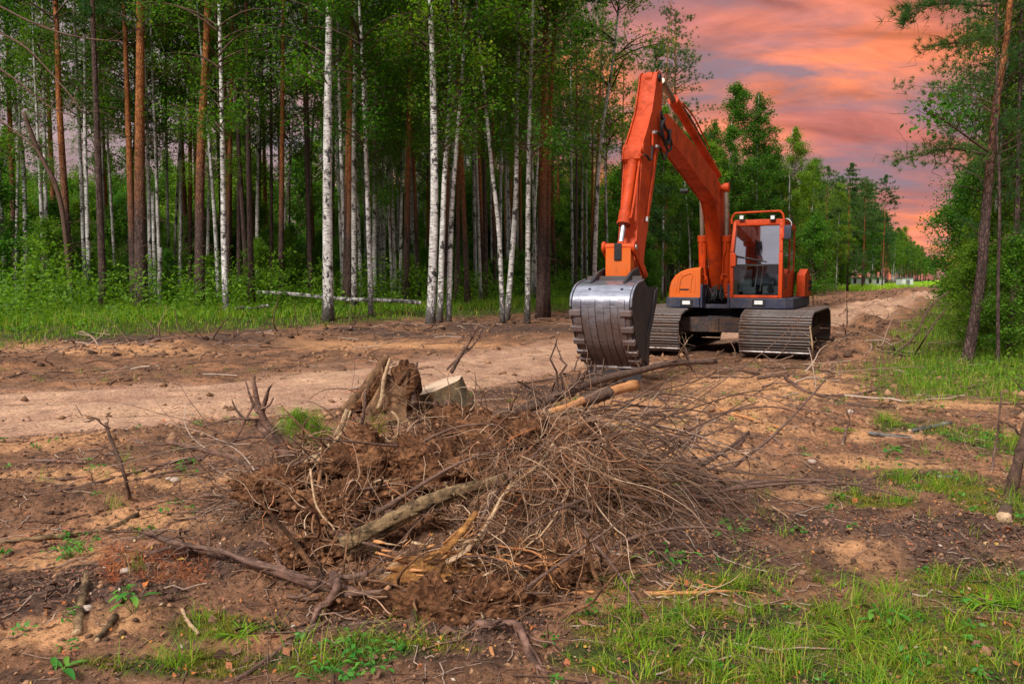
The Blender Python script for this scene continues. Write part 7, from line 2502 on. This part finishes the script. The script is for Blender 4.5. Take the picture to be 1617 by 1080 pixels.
# roots and sticks thrust up through the berms
bx, by = [], []
for mx, my, sx, sy, a in MOUNDS:
    if my > 9:
        k = int(16 * sx)
        bx += list(rng.normal(mx, sx * .6, k)); by += list(rng.normal(my, sy * .6, k))
X, Y = scatter(260, 12, 30, lambda X, Y: np.exp(-((left_n(X, Y) - 2.0) / 1.3) ** 2))
bx = np.array(bx + list(X)); by = np.array(by + list(Y)); n = len(bx)
D0 = np.stack([rng.normal(0, 1, n), rng.normal(0, 1, n), rng.normal(.25, .35, n)], 1)
v, f = grow_roots(np.stack([bx, by, height(bx, by) + .01], 1), D0, rng.uniform(.3, 1.3, n), rng.uniform(.006, .022, n), .9, .25, 8, 5)
tag(link('berm_debris', np_mesh('berm_debris', v, f, True), None, M_TWIG), 'broken roots and sticks poking out of the earth berms along the clearing', 'debris', kind='stuff')
crumbs(3500, lambda X, Y: ((left_n(X, Y) > .8) & (left_n(X, Y) < 4)) * .6 + (right_n(X, Y) > -9) * (right_n(X, Y) < -1) * 1.0 * (Y > 14) * (1 - masks(X, Y)[0]) * (road_d(X, Y) > 2.4), 12, 60, .02, .10, M_CLOD_DARK, 'berm_clods', 'dark clods of earth on the berms along the clearing')
# rust red dry pine needles under the left branch
cc = np.array([tuple(gnd(rng.uniform(160, 330), rng.uniform(868, 925)) + Vector((0, 0, .012))) for _ in range(110)])
v, f = needle_quads(cc, .06, .0022, 14, None, 1.0)
v[:, 2] = np.maximum(v[:, 2], height(v[:, 0], v[:, 1]) + .003)
tag(link('dry_needles', np_mesh('dry_needles', v, f), None, M_DRY_NEEDLE), 'rust red dry pine needles lying under the branches at the left', 'dry needles', kind='stuff')


# low weeds sprinkled over the foreground dirt
u5 = clumps(230, lambda X, Y: (.15 + .85 * masks(X, Y)[3]) * w_not_heap(X, Y) * (1 - masks(X, Y)[0]) * np.minimum(1, 4 / Y), 2.4, 11, 16, .07, .014, .045)
tag(link('weeds', np_mesh('weeds', *u5), None, M_HERB), 'small leafy weeds sprinkled over the foreground dirt', 'weeds', kind='stuff')


# small broad leaved plants
def seedling(px, py, n, h, leaf, label, aspect=.55, mat_=None, spread=.05, name='seedling', strap=False):
    g = gnd(px, py)
    e = empty(name, g); tag(e, label, 'plant')
    for k in range(n):
        a = random.uniform(0, 2 * PI); hh_ = h * random.uniform(.4, 1)
        r_ = spread * random.uniform(.3, 1)
        b0 = Vector((random.uniform(-1, 1), random.uniform(-1, 1), 0)) * spread * .4
        tip = b0 + Vector((math.cos(a) * r_, math.sin(a) * r_, hh_))
        d = Vector((math.cos(a), math.sin(a), .15 if not strap else .45)).normalized()
        sd__ = Vector((-math.sin(a), math.cos(a), 0))
        L_ = leaf * random.uniform(.7, 1.2)
        st = b0 if strap else tip
        m = MB()
        V_ = []
        for j in range(6):
            t_ = j / 5
            w_ = L_ * aspect * math.sin(PI * min(1, t_ * .92 + .04)) ** .8 * .5
            c_ = st + d * (L_ * t_) + Vector((0, 0, -.35 * L_ * t_ * t_))
            V_ += [c_ - sd__ * w_ + Vector((0, 0, w_ * .35)), c_, c_ + sd__ * w_ + Vector((0, 0, w_ * .35))]
        F_ = []
        for j in range(5):
            F_ += [(j * 3, j * 3 + 1, j * 3 + 4, j * 3 + 3), (j * 3 + 1, j * 3 + 2, j * 3 + 5, j * 3 + 4)]
        m.add(V_, F_)
        if not strap:
            m.tube([b0 + Vector((0, 0, -.005)), tip], .0012, 4)
        m.build('leaf', mat_ or M_HERB, e, smooth='all')


seedling(105, 880, 26, .07, .035, 'bushy dark green little plant below the long grey stick', spread=.09)
seedling(135, 872, 18, .08, .035, 'bushy green little plant right beside the dark green one', spread=.08)
seedling(198, 950, 12, .08, .028, 'small upright green plant above the split piece of wood', spread=.04)
seedling(560, 1040, 26, .09, .030, 'bright green berry plant at the bottom below the heap', spread=.08)
seedling(590, 1062, 22, .06, .030, 'low bright green berry plant right of the taller one', spread=.08)
seedling(505, 1070, 20, .05, .028, 'low green berry plant at the bottom edge left of the brighter ones', spread=.09)
seedling(95, 1060, 5, .08, .12, 'plant with wide strap leaves at the bottom left corner', .20, spread=.05, strap=True, name='strap_leaf_plant')
seedling(210, 975, 6, .10, .07, 'plant with pale green pointed leaves in the left grass', .35, spread=.05)
seedling(1400, 725, 8, .10, .07, 'light green leafy seedling on the dirt at the right', .6, spread=.08)
seedling(300, 755, 9, .12, .05, 'green leafed sprig standing on the sand left of the heap', .7, spread=.06)
seedling(258, 815, 5, .12, .05, 'single thin sprig with yellowish leaves on the left sand', .5, spread=.03)
seedling(745, 635, 22, .12, .10, 'fresh grass clump growing beside the sawn stump', .06, spread=.04, strap=True, name='grass_clump', mat_=M_GRASS)
seedling(1330, 680, 40, .12, .13, 'light green grass clump behind the white birch pieces', .05, spread=.10, strap=True, name='grass_clump', mat_=M_GRASS)
seedling(1395, 985, 14, .07, .05, 'dark leafed herb in the foreground grass', .45, spread=.08)
seedling(1165, 850, 16, .10, .05, 'bluish green narrow leafed herb right of the root fan', .3, spread=.12)
seedling(1050, 900, 14, .10, .05, 'narrow leafed herb in front of the root fan', .3, spread=.12)
seedling(1345, 1010, 30, .12, .17, 'tall bright grass clump at the bottom right', .04, spread=.08, strap=True, name='grass_clump', mat_=M_GRASS)
seedling(1560, 960, 36, .12, .18, 'bright grass clump near the right edge of the foreground', .045, spread=.07, strap=True, name='grass_clump', mat_=M_GRASS)
seedling(380, 1010, 24, .1, .14, 'long bladed grass clump in the left foreground', .05, spread=.08, strap=True, name='grass_clump', mat_=M_GRASS)

# pine boughs reaching into the sky from the right
for lab, pts, seg, ln_ in [('pine bough reaching far left into the sky at the top right', [(1560, 10, 11.5), (1500, 5, 11.2), (1455, 12, 11.0), (1420, 38, 10.8)], 16, .16),
                      ('short dark pine bough below the topmost bough', [(1560, 60, 11.8), (1520, 66, 11.6), (1465, 74, 11.4)], 26, .10),
                      ('lowest pine bough stretching left towards the road vanishing point', [(1560, 245, 12.0), (1500, 235, 11.6), (1460, 243, 11.3), (1412, 253, 11.0)], 22, .09)]:
    o = branch('pine_bough', lab, pts, 4, 2, M_BARK_DK, None, 'bough', twigs=12, tl=.5)
    C = catmull([at(*p) for p in pts], 14)
    cc = np.array([tuple(c) for c in C for _ in range(seg // 8 + 1)]) + rng.normal(0, .10, (len(C) * (seg // 8 + 1), 3)) * np.array([1, 1, .6])
    v, f = needle_quads(cc, ln_, .007, 18, np.tile(np.array([[-1.0, 0, .1]]), (len(cc), 1)), .8)
    link('needles', np_mesh('needles', v, f), o, M_NEEDLE)
o = branch('leafy_bough', 'leafy bough with round leaves hanging left from the right wood against the sky', [(1560, 240, 11.5), (1525, 215, 11.2), (1490, 190, 11.0), (1460, 175, 10.9)], 4, 2, M_BARK_DK, None, 'bough', twigs=14, tl=.6)
cc = np.array([tuple(at(rng.normal(1495, 26), rng.normal(182, 17), rng.uniform(10.8, 11.5))) for _ in range(260)])
v, f = leaf_quads(cc, .042, .4, .6)
link('leaves', np_mesh('leaves', v, f), o, M_LEAF_BIRCH)
# bare pine branches hanging into the picture at the top left
for k, (lab, pts) in enumerate([('long bare pine branch sweeping across the top left', [(-30, -5, 15), (60, 40, 15), (130, 60, 15), (195, 66, 15)]), ('bare branch curving down at the left edge', [(-30, 40, 14), (40, 75, 14), (110, 150, 14), (130, 178, 14)]),
                                ('bare drooping branch at the left edge, third from the top', [(-30, 90, 14), (30, 130, 14), (80, 170, 14), (120, 185, 14)]), ('bare branch at the left edge near the dim pine', [(-30, 170, 15), (20, 205, 15), (60, 240, 15), (85, 290, 15)])]):
    branch('bare_branch', lab, pts, 3, 1.5, M_BARK, None, 'branch', twigs=9, tl=.8)
